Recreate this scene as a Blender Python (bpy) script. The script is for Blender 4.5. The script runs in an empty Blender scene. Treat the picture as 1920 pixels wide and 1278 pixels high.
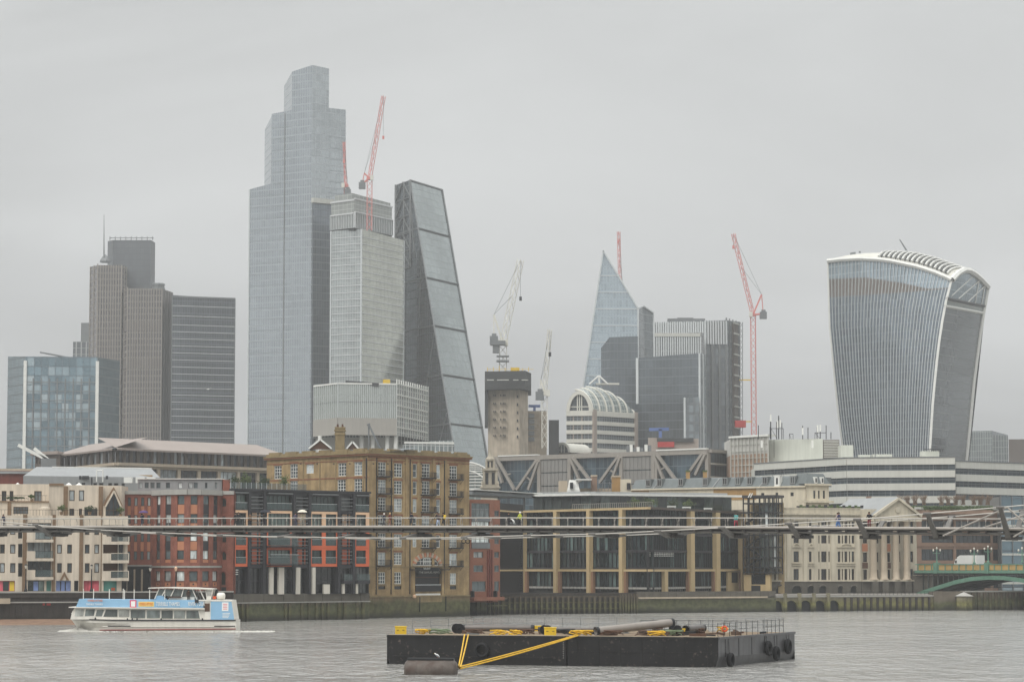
import bpy, bmesh, math, random
from mathutils import Vector, Matrix
random.seed(11)
sc = bpy.context.scene
COL = sc.collection
# ---------------------------------------------------------------- camera, sky, sun, exposure
FPX, HZ, CAMZ = 5100.0, 1062.0, 9.1        # focal length and horizon row in photo pixels, eye height above low water
TILT = math.atan((HZ - 639) / FPX)
cam = bpy.data.cameras.new("camera"); camo = bpy.data.objects.new("camera", cam); COL.objects.link(camo)
cam.sensor_width = 36.0; cam.lens = 36.0 * FPX / 1920.0
cam.clip_start = 1.0; cam.clip_end = 20000.0
camo.location = (0, 0, CAMZ); camo.rotation_euler = (math.pi / 2 + TILT, 0, 0)
sc.camera = camo

SUN_EL, SUN_AZ = math.radians(48), math.radians(215)      # sun high behind the camera, veiled by cloud
world = bpy.data.worlds.new("World"); sc.world = world; world.use_nodes = True
wn, wl = world.node_tree.nodes, world.node_tree.links
wn.clear()
def wnode(t, **kw):
    n = wn.new(t)
    for k, v in kw.items(): setattr(n, k, v)
    return n
w_out = wnode('ShaderNodeOutputWorld'); w_bg = wnode('ShaderNodeBackground'); w_bg.inputs['Strength'].default_value = 0.1
sky = wnode('ShaderNodeTexSky'); sky.sky_type = 'NISHITA'; sky.sun_disc = False
sky.sun_elevation = SUN_EL; sky.sun_rotation = SUN_AZ; sky.air_density = 2.0; sky.dust_density = 6.0
hsv = wnode('ShaderNodeHueSaturation'); hsv.inputs['Saturation'].default_value = 0.12; hsv.inputs['Value'].default_value = 0.5
wl.new(sky.outputs[0], hsv.inputs['Color'])
tc = wnode('ShaderNodeTexCoord'); sep = wnode('ShaderNodeSeparateXYZ'); wl.new(tc.outputs['Generated'], sep.inputs[0])
def wmath(op, a, b=None, clamp=False):
    n = wnode('ShaderNodeMath', operation=op); n.use_clamp = clamp
    for i, v in enumerate((a, b)):
        if v is None: continue
        if isinstance(v, (int, float)): n.inputs[i].default_value = v
        else: wl.new(v, n.inputs[i])
    return n.outputs[0]
zc = wmath('MAXIMUM', sep.outputs['Z'], 0.0)
grad = wmath('ADD', 1.0, wmath('MULTIPLY', 2.8, wmath('POWER', zc, 1.7)))   # overcast: brighter overhead
mp = wnode('ShaderNodeMapping'); mp.inputs['Scale'].default_value = (3.2, 3.2, 11.0); mp.inputs['Rotation'].default_value = (0, 0.12, 0)
mp.inputs['Location'].default_value = (8.8, 2.7, 1.2)
wl.new(tc.outputs['Generated'], mp.inputs['Vector'])
cn = wnode('ShaderNodeTexNoise'); cn.inputs['Scale'].default_value = 1.0; cn.inputs['Detail'].default_value = 5.0
cn.inputs['Roughness'].default_value = 0.5; cn.inputs['Distortion'].default_value = 0.6
wl.new(mp.outputs[0], cn.inputs['Vector'])
cl = wnode('ShaderNodeMapRange'); cl.inputs['From Min'].default_value = 0.3; cl.inputs['From Max'].default_value = 0.7
cl.inputs['To Min'].default_value = 0.84; cl.inputs['To Max'].default_value = 1.14
wl.new(cn.outputs['Fac'], cl.inputs['Value'])
amp = wmath('MULTIPLY', grad, cl.outputs[0])
ov = wnode('ShaderNodeMix', data_type='RGBA', blend_type='MULTIPLY'); ov.inputs['Factor'].default_value = 1.0
ov.inputs['A'].default_value = (5.08, 5.19, 5.2, 1)
wl.new(amp, ov.inputs['B'])
mx = wnode('ShaderNodeMix', data_type='RGBA'); mx.inputs['Factor'].default_value = 0.1
wl.new(ov.outputs['Result'], mx.inputs['A']); wl.new(hsv.outputs[0], mx.inputs['B'])
wl.new(mx.outputs['Result'], w_bg.inputs['Color']); wl.new(w_bg.outputs[0], w_out.inputs['Surface'])

sun = bpy.data.lights.new("sun", 'SUN'); suno = bpy.data.objects.new("sun", sun); COL.objects.link(suno)
sun.energy = 1.5; sun.angle = math.radians(40); sun.color = (1.0, 0.975, 0.94)
sd = Vector((math.sin(SUN_AZ) * math.cos(SUN_EL), math.cos(SUN_AZ) * math.cos(SUN_EL), math.sin(SUN_EL)))
suno.rotation_euler = sd.to_track_quat('Z', 'Y').to_euler(); suno.location = (0, 0, 500)

sc.view_settings.view_transform = 'Standard'; sc.view_settings.look = 'None'
sc.view_settings.exposure = 0.2; sc.view_settings.gamma = 1.0; sc.view_settings.use_curve_mapping = False
sc.render.engine = 'CYCLES'
cy = sc.cycles
cy.max_bounces = 6; cy.diffuse_bounces = 2; cy.glossy_bounces = 3; cy.transmission_bounces = 3; cy.volume_bounces = 2
cy.use_denoising = True; cy.caustics_reflective = False; cy.caustics_refractive = False
try: cy.denoiser = 'OPENIMAGEDENOISE'
except Exception: pass

# ---------------------------------------------------------------- geometry helpers
cT, sT = math.cos(TILT), math.sin(TILT)
def rdir(px, py):
    x, y = (px - 960) / FPX, (639 - py) / FPX
    return Vector((x, cT - sT * y, sT + cT * y))
def at(px, py, Y):
    d = rdir(px, py); return Vector((0, 0, CAMZ)) + d * (Y / d.y)
def X(px, Y, py=HZ): return at(px, py, Y).x
def Z(py, Y, px=960): return at(px, py, Y).z
def P2(px, Y, py=HZ): return Vector((X(px, Y, py), Y, 0))

WM = {}
def put(name, me, M=None, parent=None):
    o = bpy.data.objects.new(name, me); COL.objects.link(o)
    M = M if M is not None else Matrix.Identity(4)
    if parent is not None:
        o.parent = parent; o.matrix_parent_inverse = WM[parent.name].inverted()
    o.matrix_basis = M
    WM[o.name] = M.copy()
    return o
def tag(o, label, cat, group=None, kind=None):
    o['label'] = label; o['category'] = cat
    if group: o['group'] = group
    if kind: o['kind'] = kind
    return o
def thing(name, label, cat, loc=(0, 0, 0), group=None):
    return tag(put(name, None, Matrix.Translation(Vector(loc))), label, cat, group)
def structure(o):
    o['kind'] = 'structure'; return o
def stuff(o):
    o['kind'] = 'stuff'; return o

class MB:
    """collects faces for one mesh; uv in metres on every face"""
    def __init__(s): s.v = []; s.f = []; s.m = []
    def face(s, pts, m=0):
        b = len(s.v); s.v += [tuple(p) for p in pts]; s.f.append(tuple(range(b, b + len(pts)))); s.m.append(m)
    def box(s, x0, y0, z0, x1, y1, z1, m=0):
        a = [(x0, y0, z0), (x1, y0, z0), (x1, y1, z0), (x0, y1, z0), (x0, y0, z1), (x1, y0, z1), (x1, y1, z1), (x0, y1, z1)]
        b = len(s.v); s.v += a
        for q in ((3, 2, 1, 0), (4, 5, 6, 7), (0, 1, 5, 4), (1, 2, 6, 5), (2, 3, 7, 6), (3, 0, 4, 7)):
            s.f.append(tuple(b + i for i in q)); s.m.append(m)
    def prism(s, pts, z0, z1, m=0, top=None, ztop=None):
        """vertical prism over footprint pts (Vectors or tuples), z1 may be a list per corner"""
        n = len(pts); zt = z1 if isinstance(z1, (list, tuple)) else [z1] * n
        area = sum(pts[i][0] * pts[(i + 1) % n][1] - pts[(i + 1) % n][0] * pts[i][1] for i in range(n))
        idx = list(range(n))
        if area < 0: idx.reverse()
        B = [(pts[i][0], pts[i][1], z0) for i in idx]; T = [(pts[i][0], pts[i][1], zt[i]) for i in idx]
        for i in range(n):
            j = (i + 1) % n
            s.face([B[i], B[j], T[j], T[i]], m)
        s.face(T, m if top is None else top); s.face(B[::-1], m)
    def tube(s, p, q, r, n=6, r2=None, m=0, caps=True):
        p, q = Vector(p), Vector(q); d = (q - p)
        if d.length < 1e-6: return
        d.normalize(); a = d.orthogonal().normalized(); b = d.cross(a); r2 = r if r2 is None else r2
        k = len(s.v)
        for c, rr in ((p, r), (q, r2)):
            for i in range(n):
                t = 2 * math.pi * i / n; s.v.append(tuple(c + a * (rr * math.cos(t)) + b * (rr * math.sin(t))))
        for i in range(n):
            j = (i + 1) % n; s.f.append((k + i, k + j, k + n + j, k + n + i)); s.m.append(m)
        if caps:
            s.f.append(tuple(k + i for i in range(n - 1, -1, -1))); s.m.append(m)
            s.f.append(tuple(k + n + i for i in range(n))); s.m.append(m)
    def path(s, pts, r, n=6, m=0):
        pts = [Vector(p) for p in pts]; k = len(s.v)
        for i, p in enumerate(pts):
            d = (pts[min(i + 1, len(pts) - 1)] - pts[max(i - 1, 0)]).normalized()
            a = d.cross(Vector((0.013, 0.02, 1))).normalized(); b = d.cross(a)
            for j in range(n):
                t = 2 * math.pi * j / n; s.v.append(tuple(p + a * (r * math.cos(t)) + b * (r * math.sin(t))))
        for i in range(len(pts) - 1):
            for j in range(n):
                l = (j + 1) % n
                s.f.append((k + i * n + j, k + (i + 1) * n + j, k + (i + 1) * n + l, k + i * n + l)); s.m.append(m)
    def lathe(s, prof, n=12, c=(0, 0, 0), m=0, a0=0.0, a1=2 * math.pi):
        k = len(s.v); full = abs(a1 - a0 - 2 * math.pi) < 1e-4; nn = n if full else n + 1
        for r, z in prof:
            for i in range(nn):
                t = a0 + (a1 - a0) * i / n; s.v.append((c[0] + r * math.cos(t), c[1] + r * math.sin(t), c[2] + z))
        for i in range(len(prof) - 1):
            for j in range(n):
                l = (j + 1) % nn
                s.f.append((k + i * nn + j, k + i * nn + l, k + (i + 1) * nn + l, k + (i + 1) * nn + j)); s.m.append(m)
    def bar(s, p, q, w, h, m=0, up=(0, 0, 1)):
        p, q = Vector(p), Vector(q); d = (q - p).normalized(); a = d.cross(Vector(up))
        if a.length < 1e-4: a = d.cross(Vector((0, 1, 0)))
        a.normalize(); b = a.cross(d).normalized(); a *= w / 2; b *= h / 2
        k = len(s.v); s.v += [tuple(x) for x in (p - a - b, p + a - b, p + a + b, p - a + b, q - a - b, q + a - b, q + a + b, q - a + b)]
        for f in ((0, 1, 2, 3), (7, 6, 5, 4), (4, 5, 1, 0), (5, 6, 2, 1), (6, 7, 3, 2), (7, 4, 0, 3)):
            s.f.append(tuple(k + i for i in f)); s.m.append(m)
    def mesh(s, name, mats, smooth=False, uv=True):
        me = bpy.data.meshes.new(name); me.from_pydata(s.v, [], s.f)
        for x in (mats if isinstance(mats, (list, tuple)) else [mats]): me.materials.append(x)
        if any(s.m): me.polygons.foreach_set('material_index', s.m)
        if smooth: me.polygons.foreach_set('use_smooth', [True] * len(s.f))
        me.update()
        if uv:
            L = me.uv_layers.new(name='UVMap').data
            for p in me.polygons:
                nrm = p.normal
                t = Vector((-nrm.y, nrm.x, 0))
                if t.length < 0.05: t = Vector((1, 0, 0)); b = Vector((0, 1, 0))
                else: t.normalize(); b = nrm.cross(t)
                for li in p.loop_indices:
                    co = me.vertices[me.loops[li].vertex_index].co
                    L[li].uv = (co.dot(t), co.dot(b))
        return me
    def build(s, name, mats, parent=None, M=None, smooth=False, uv=True):
        return put(name, s.mesh(name, mats, smooth, uv), M, parent)

_cube = {}
def cube(mat):
    if mat.name not in _cube:
        b = MB(); b.box(0, 0, 0, 1, 1, 1); _cube[mat.name] = b.mesh('box_' + mat.name, mat, uv=False)
    return _cube[mat.name]
def bx(name, mat, x0, y0, z0, x1, y1, z1, parent=None):
    """axis aligned box sharing one mesh per material"""
    return put(name, cube(mat), Matrix.Translation((x0, y0, z0)) @ Matrix.Diagonal((x1 - x0, y1 - y0, z1 - z0, 1)), parent)

class Fac:
    """vertical facade plane between two points given as photo column + depth; local x along it, y inwards, z up"""
    def __init__(s, pa, Ya, pb, Yb, py=HZ):
        s.A, s.B = P2(pa, Ya, py), P2(pb, Yb, py)
        s.L = (s.B - s.A).length; s.t = (s.B - s.A).normalized(); s.n = Vector((-s.t.y, s.t.x, 0))   # n points away from camera
        s.R = Matrix(((s.t.x, s.n.x, 0, s.A.x), (s.t.y, s.n.y, 0, s.A.y), (0, 0, 1, 0), (0, 0, 0, 1)))
    def uv(s, px, py):
        d = rdir(px, py); o = Vector((0, 0, CAMZ)); k = (s.A - o).dot(s.n) / d.dot(s.n); p = o + d * k
        return (p - s.A).dot(s.t), p.z
    def z(s, py, px=None):
        return s.uv(px, py)[1] if px is not None else s.uv(960 + FPX * (s.A.x + s.B.x) / (s.A.y + s.B.y), py)[1]
    def s_(s, px, py=HZ): return s.uv(px, py)[0]
    def w(s, a, y, z): return s.A + s.t * a + s.n * y + Vector((0, 0, z))
    def M(s, a, y, z, sx=1, sy=1, sz=1): return s.R @ Matrix.Translation((a, y, z)) @ Matrix.Diagonal((sx, sy, sz, 1))
    def box(s, name, mat, a0, a1, z0, z1, y0, y1, parent):
        return put(name, cube(mat), s.M(a0, y0, z0, a1 - a0, y1 - y0, z1 - z0), parent)
    def pbox(s, name, mat, px0, py0, px1, py1, y0, y1, parent):
        mx, my = (px0 + px1) / 2, (py0 + py1) / 2
        return s.box(name, mat, s.s_(px0, my), s.s_(px1, my), s.z(py1, mx), s.z(py0, mx), y0, y1, parent)
    def rect(s, px0, py0, px1, py1):
        mx, my = (px0 + px1) / 2, (py0 + py1) / 2
        return (s.s_(px0, my), s.s_(px1, my), s.z(py1, mx), s.z(py0, mx))
    def wall(s, name, mat, a0, a1, z0, z1, holes, depth, parent, ztop=None, back=True):
        """wall skin with real openings and reveals"""
        b = MB(); hs = [h for h in holes if h[1] > a0 and h[0] < a1 and h[3] > z0 and h[2] < z1]
        hs = [(max(h[0], a0), min(h[1], a1), max(h[2], z0), min(h[3], z1)) for h in hs]
        zs = sorted({z0, z1, *[h[2] for h in hs], *[h[3] for h in hs]})
        for k in range(len(zs) - 1):
            za, zb = zs[k], zs[k + 1]
            if zb - za < 1e-5: continue
            row = sorted((h[0], h[1]) for h in hs if h[2] < zb - 1e-6 and h[3] > za + 1e-6); x = a0
            for h0, h1 in row:
                if h0 > x + 1e-5: b.face([(x, 0, za), (h0, 0, za), (h0, 0, zb), (x, 0, zb)])
                x = max(x, h1)
            if a1 > x + 1e-5: b.face([(x, 0, za), (a1, 0, za), (a1, 0, zb), (x, 0, zb)])
        for h in hs:
            p, q, r, t = h
            b.face([(p, 0, r), (p, depth, r), (p, depth, t), (p, 0, t)]); b.face([(q, 0, r), (q, 0, t), (q, depth, t), (q, depth, r)])
            b.face([(p, 0, r), (q, 0, r), (q, depth, r), (p, depth, r)]); b.face([(p, 0, t), (p, depth, t), (q, depth, t), (q, 0, t)])
        if back: b.face([(a0, depth + .02, z0), (a1, depth + .02, z0), (a1, depth + .02, z1), (a0, depth + .02, z1)])
        return b.build(name, mat, parent, s.R)

# ---------------------------------------------------------------- materials
MT = {}
def lin(c): return tuple(((x / 255 + 0.055) / 1.055) ** 2.4 if x > 10 else x / 255 / 12.92 for x in c) + (1,)
def nt_new(name):
    m = bpy.data.materials.new(name); m.use_nodes = True
    nt = m.node_tree; bs = nt.nodes['Principled BSDF']; MT[name] = m
    return m, nt, bs
def mth(nt, op, a, b=None, c=None):
    n = nt.nodes.new('ShaderNodeMath'); n.operation = op
    for i, v in enumerate((a, b, c)):
        if v is None: continue
        if isinstance(v, (int, float)): n.inputs[i].default_value = v
        else: nt.links.new(v, n.inputs[i])
    return n.outputs[0]
def noise(nt, scale, detail=3, stretch=(1, 1, 1), rough=0.55):
    g = nt.nodes.new('ShaderNodeNewGeometry'); mpn = nt.nodes.new('ShaderNodeMapping'); mpn.inputs['Scale'].default_value = tuple(scale * x for x in stretch)
    nt.links.new(g.outputs['Position'], mpn.inputs['Vector'])
    n = nt.nodes.new('ShaderNodeTexNoise'); n.inputs['Scale'].default_value = 1.0; n.inputs['Detail'].default_value = detail; n.inputs['Roughness'].default_value = rough
    nt.links.new(mpn.outputs[0], n.inputs['Vector']); return n.outputs['Fac']
def rng(nt, v, a, b, c, d):
    n = nt.nodes.new('ShaderNodeMapRange'); nt.links.new(v, n.inputs['Value'])
    for k, x in zip(('From Min', 'From Max', 'To Min', 'To Max'), (a, b, c, d)): n.inputs[k].default_value = x
    return n.outputs[0]
def mul(nt, col, fac):
    n = nt.nodes.new('ShaderNodeMix'); n.data_type = 'RGBA'; n.blend_type = 'MULTIPLY'; n.inputs['Factor'].default_value = 1
    if isinstance(col, tuple): n.inputs['A'].default_value = col
    else: nt.links.new(col, n.inputs['A'])
    nt.links.new(fac, n.inputs['B']); return n.outputs['Result']
def mixc(nt, f, a, b):
    n = nt.nodes.new('ShaderNodeMix'); n.data_type = 'RGBA'
    if isinstance(f, (int, float)): n.inputs['Factor'].default_value = f
    else: nt.links.new(f, n.inputs['Factor'])
    for k, v in (('A', a), ('B', b)):
        if isinstance(v, tuple): n.inputs[k].default_value = v
        else: nt.links.new(v, n.inputs[k])
    return n.outputs['Result']
def mat(name, c, rough=0.8, var=0.12, scale=0.6, streak=0.0, metal=0.0, spec=0.3, bump=0.0, fine=0.0, stain=None):
    """surface paint/stone/metal: colour c (sRGB albedo), patchy variation, rain streaks, fine grain"""
    m, nt, bs = nt_new(name)
    f = rng(nt, noise(nt, scale, 4), 0.3, 0.7, 1 - var, 1 + var); col = mul(nt, lin(c), f)
    if fine: col = mul(nt, col, rng(nt, noise(nt, 9.0, 2, (1, 1, 3)), 0.3, 0.7, 1 - fine, 1 + fine))
    if streak: col = mul(nt, col, rng(nt, noise(nt, 1.6, 4, (1, 1, 0.07)), 0.35, 0.7, 1.0, 1 - streak))
    if stain: col = mixc(nt, rng(nt, noise(nt, stain[1], 5), stain[3] if len(stain) > 3 else 0.5, (stain[3] if len(stain) > 3 else 0.5) + 0.18, 0, stain[2]), col, lin(stain[0]))
    nt.links.new(col, bs.inputs['Base Color'])
    bs.inputs['Roughness'].default_value = rough; bs.inputs['Metallic'].default_value = metal; bs.inputs['Specular IOR Level'].default_value = spec
    if bump:
        bn = nt.nodes.new('ShaderNodeBump'); bn.inputs['Strength'].default_value = bump; bn.inputs['Distance'].default_value = 0.05
        nt.links.new(noise(nt, 4.0, 4), bn.inputs['Height']); nt.links.new(bn.outputs[0], bs.inputs['Normal'])
    return m
def glass(name, dark=(34, 38, 42), light=(120, 125, 125), p=0.25, rough=0.06, spec=0.6):
    """window panes: dark room behind, some with blinds or curtains, chosen per pane"""
    m, nt, bs = nt_new(name)
    oi = nt.nodes.new('ShaderNodeObjectInfo')
    f = rng(nt, oi.outputs['Random'], 1 - p, 1 - p * 0.4, 0, 1)
    col = mixc(nt, f, lin(dark), lin(light))
    g = mth(nt, 'FRACT', mth(nt, 'MULTIPLY', oi.outputs['Random'], 17.3))
    col = mul(nt, col, rng(nt, g, 0, 1, 0.6, 1.4))
    col = mul(nt, col, rng(nt, noise(nt, 1.2, 3, (1, 1, 0.4)), 0.3, 0.7, 0.55, 1.5))
    nt.links.new(col, bs.inputs['Base Color']); bs.inputs['Roughness'].default_value = rough; bs.inputs['Specular IOR Level'].default_value = spec
    return m
def curtain(name, cw, ch, gl, fr, mf=0.08, bf=0.12, var=0.35, rough=0.1, refl=0.25, frough=0.5, big=0.12, blinds=0.0, tint2=None, cellz=1):
    """glazed curtain wall: cells cw x ch metres with mullions and floor bands, uneven panes"""
    m, nt, bs = nt_new(name)
    uv = nt.nodes.new('ShaderNodeUVMap'); sp = nt.nodes.new('ShaderNodeSeparateXYZ'); nt.links.new(uv.outputs[0], sp.inputs[0])
    u = mth(nt, 'DIVIDE', sp.outputs[0], cw); v = mth(nt, 'DIVIDE', sp.outputs[1], ch)
    mu = mth(nt, 'LESS_THAN', mth(nt, 'FRACT', u), mf); mv = mth(nt, 'LESS_THAN', mth(nt, 'FRACT', v), bf)
    fac = mth(nt, 'MAXIMUM', mu, mv)
    cb = nt.nodes.new('ShaderNodeCombineXYZ'); nt.links.new(mth(nt, 'FLOOR', u), cb.inputs[0]); nt.links.new(mth(nt, 'FLOOR', mth(nt, 'DIVIDE', v, cellz)), cb.inputs[1])
    wn_ = nt.nodes.new('ShaderNodeTexWhiteNoise'); wn_.noise_dimensions = '2D'; nt.links.new(cb.outputs[0], wn_.inputs['Vector'])
    cell = rng(nt, wn_.outputs['Value'], 0, 1, 1 - var, 1 + var)
    col = mul(nt, lin(gl), cell)
    if blinds: col = mixc(nt, rng(nt, wn_.outputs['Value'], 1 - blinds, 1.0, 0, 0.75), col, lin(tint2 or (170, 172, 168)))
    col = mul(nt, col, rng(nt, noise(nt, 0.03, 4), 0.3, 0.7, 1 - big, 1 + big))
    nt.links.new(mixc(nt, fac, col, lin(fr)), bs.inputs['Base Color'])
    nt.links.new(mth(nt, 'MULTIPLY', mth(nt, 'SUBTRACT', 1.0, fac), refl), bs.inputs['Metallic'])
    nt.links.new(rng(nt, fac, 0, 1, rough, frough), bs.inputs['Roughness'])
    bs.inputs['Specular IOR Level'].default_value = 0.5
    return m
# ---------------------------------------------------------------- river and land
def make_water():
    m, nt, bs = nt_new('river_water')
    bs.inputs['Roughness'].default_value = 0.16
    col = mixc(nt, rng(nt, noise(nt, 0.012, 3, (1, 2.2, 1)), 0.35, 0.65, 0, 1), lin((134, 133, 128)), lin((154, 152, 147)))
    nt.links.new(col, bs.inputs['Base Color']); bs.inputs['IOR'].default_value = 1.33; bs.inputs['Specular IOR Level'].default_value = 0.5
    a = noise(nt, 0.9, 3, (1.0, 0.33, 1), 0.6); b = noise(nt, 0.42, 3, (1.0, 0.3, 1)); c = noise(nt, 0.05, 2, (1, .5, 1))
    h = mth(nt, 'ADD', mth(nt, 'MULTIPLY', a, 0.6), mth(nt, 'ADD', mth(nt, 'MULTIPLY', b, 2.0), mth(nt, 'MULTIPLY', c, 2.0)))
    bn = nt.nodes.new('ShaderNodeBump'); bn.inputs['Strength'].default_value = 0.8; bn.inputs['Distance'].default_value = 1.0
    nt.links.new(h, bn.inputs['Height']); nt.links.new(bn.outputs[0], bs.inputs['Normal'])
    return m
M_water = make_water()
M_land = mat('city_ground', (92, 90, 86), 0.95, 0.15, 0.05)
b = MB(); b.face([(-6000, -300, 0), (6000, -300, 0), (6000, 640, 0), (-6000, 640, 0)])
structure(b.build('river_water', M_water))
b = MB(); b.face([(-9000, 612, 2.6), (9000, 612, 2.6), (9000, 16000, 3.4), (-9000, 16000, 3.4)])
b.face([(-9000, 612, -1), (9000, 612, -1), (9000, 612, 2.6), (-9000, 612, 2.6)])
structure(b.build('city_ground', M_land))

# ---------------------------------------------------------------- skyline materials; tower glass paled, part of the distance haze is in its colour
G_t1a = curtain('glass_pale_blue_grid', 3.2, 4.2, (118, 140, 150), (84, 96, 104), 0.09, 0.1, 0.3, 0.12, 0.55, blinds=0.25, tint2=(186, 196, 198))
G_t1b = curtain('glass_blue_grey_side', 1.6, 4.2, (104, 120, 126), (88, 98, 102), 0.16, 0.16, 0.2, 0.15, 0.35)
M_t42 = mat('bronze_grey_cladding', (98, 93, 90), 0.55, 0.1, 0.1, 0.1)
G_t42 = curtain('dark_bronze_strip_glazing', 1.9, 3.7, (92, 90, 90), (116, 110, 106), 0.12, 0.28, 0.2, 0.2, 0.2)
M_t42rib = mat('pale_steel_mullion', (150, 142, 134), 0.45, 0.06, 0.1, 0.1, 0.2)
G_t42core = curtain('dark_core_cladding', 2.4, 3.7, (86, 90, 94), (78, 82, 86), 0.06, 0.1, 0.08, 0.5, 0.05)
G_t3 = curtain('dark_slab_glass', 1.5, 3.6, (104, 110, 116), (92, 98, 102), 0.14, 0.1, 0.18, 0.12, 0.55, blinds=0.05, tint2=(120, 122, 120))
M_line = mat('white_floor_band', (196, 198, 198), 0.5, 0.05, 0.3)
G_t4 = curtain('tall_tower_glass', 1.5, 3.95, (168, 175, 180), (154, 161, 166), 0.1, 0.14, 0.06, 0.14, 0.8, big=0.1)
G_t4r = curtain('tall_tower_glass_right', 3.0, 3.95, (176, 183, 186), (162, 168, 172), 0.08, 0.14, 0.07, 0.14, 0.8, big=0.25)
G_t4d = curtain('tall_tower_painted_reflection', 1.5, 3.95, (120, 128, 136), (104, 110, 116), 0.12, 0.14, 0.2, 0.14, 0.6, big=0.15)  # darker colour paints the reflection of neighbouring towers onto this face
M_t4b = mat('thin_spandrel_line', (150, 156, 160), 0.4, 0.03, 0.1, 0, 0.4)
M_t4w = mat('pale_screen_panel', (206, 212, 212), 0.4, 0.03, 0.1)
G_t5 = curtain('banded_tower_glass', 1.5, 3.45, (166, 172, 172), (170, 174, 170), 0.12, 0.04, 0.14, 0.14, 0.65, big=0.1)
G_t5r = curtain('banded_tower_glass_right', 1.5, 3.45, (182, 185, 174), (190, 190, 182), 0.12, 0.04, 0.18, 0.14, 0.65, big=0.18)
G_t5u = curtain('upper_screen_glass', 3.0, 2.2, (150, 154, 150), (170, 172, 168), 0.06, 0.1, 0.1, 0.2, 0.4)
G_t6s = curtain('wedge_south_glass', 1.5, 4.0, (144, 153, 153), (126, 135, 135), 0.06, 0.06, 0.16, 0.12, 0.72, big=0.22)
G_t6w = curtain('wedge_west_glass', 3.0, 4.0, (104, 112, 116), (84, 92, 96), 0.08, 0.1, 0.3, 0.14, 0.6, big=0.15)
M_steeldk = mat('dark_steel', (60, 62, 64), 0.5, 0.08, 0.3, 0, 0.3)
M_steelgr = mat('grey_steel', (120, 123, 124), 0.45, 0.06, 0.3, 0.08, 0.3)
M_white = mat('white_paint', (222, 222, 216), 0.5, 0.05, 0.4, 0.08)
M_offwhite = mat('offwhite_panel', (190, 190, 182), 0.6, 0.06, 0.2, 0.12)
G_t7 = curtain('pale_ribbed_glass', 1.5, 15.0, (168, 174, 168), (150, 156, 152), 0.14, 0.02, 0.12, 0.2, 0.4)
G_t7r = curtain('white_gridded_glass', 1.5, 2.1, (120, 128, 128), (196, 198, 194), 0.16, 0.12, 0.35, 0.15, 0.3)
M_t7b = mat('beige_soffit_panel', (160, 156, 148), 0.6, 0.05, 0.1, 0.1)
M_conc = mat('raw_concrete', (176, 164, 146), 0.9, 0.16, 0.25, 0.25, stain=((120, 108, 92), 0.15, 0.5))
M_jump = mat('dark_formwork_screen', (58, 60, 60), 0.7, 0.1, 0.3)
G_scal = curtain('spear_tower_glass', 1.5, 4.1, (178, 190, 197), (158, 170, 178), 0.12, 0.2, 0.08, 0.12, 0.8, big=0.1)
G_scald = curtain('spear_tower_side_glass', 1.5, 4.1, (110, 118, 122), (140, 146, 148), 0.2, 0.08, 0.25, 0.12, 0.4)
M_edge = mat('pale_metal_edge', (200, 204, 204), 0.4, 0.03, 0.2, 0, 0.3)
G_dark = curtain('dark_glass_block', 1.5, 3.7, (108, 115, 120), (98, 104, 108), 0.05, 0.08, 0.12, 0.14, 0.55)
G_rib = curtain('striped_tower_glazing', 3.2, 4.0, (96, 102, 106), (166, 168, 166), 0.22, 0.06, 0.2, 0.2, 0.3)
G_grid = curtain('grey_glass_strips', 2.6, 4.0, (124, 132, 136), (98, 103, 106), 0.3, 0.3, 0.25, 0.2, 0.3)
M_redbox = mat('red_board', (170, 54, 50), 0.6, 0.06)
G_band = curtain('strip_window_glass', 1.6, 2.4, (62, 72, 78), (84, 92, 96), 0.06, 0.08, 0.35, 0.12, 0.3)
G_vault = curtain('vault_glass', 1.6, 1.6, (132, 142, 140), (176, 178, 172), 0.12, 0.12, 0.12, 0.15, 0.4)
M_stonew = mat('pale_stone_band', (204, 202, 192), 0.7, 0.05, 0.2, 0.08)
M_pinkst = mat('pinkish_stone', (158, 146, 136), 0.75, 0.06, 0.2, 0.1)
G_wt = curtain('flared_tower_glass', 1.5, 3.9, (110, 122, 132), (96, 106, 114), 0.08, 0.12, 0.22, 0.12, 0.5, big=0.1, blinds=0.05, tint2=(150, 155, 158))
G_wtd = curtain('flared_tower_end_glass', 1.5, 3.9, (108, 114, 118), (118, 124, 126), 0.18, 0.06, 0.12, 0.16, 0.5)
G_sky = curtain('roof_garden_glass', 3.0, 4.0, (150, 166, 176), (170, 180, 186), 0.06, 0.06, 0.1, 0.1, 0.5)
M_taupe = mat('taupe_cladding_band', (98, 90, 84), 0.6, 0.05, 0.1)
M_red = mat('hazed_crane_red', (204, 126, 120), 0.5, 0.08, 0.4)  # red paled towards pink, distance haze put into the paint
M_cream = mat('crane_white', (206, 204, 194), 0.5, 0.08, 0.4)
M_yel = mat('safety_yellow', (214, 178, 40), 0.55, 0.1, 0.6)
M_bluep = mat('blue_steel', (84, 106, 158), 0.5, 0.08, 0.4)

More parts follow.
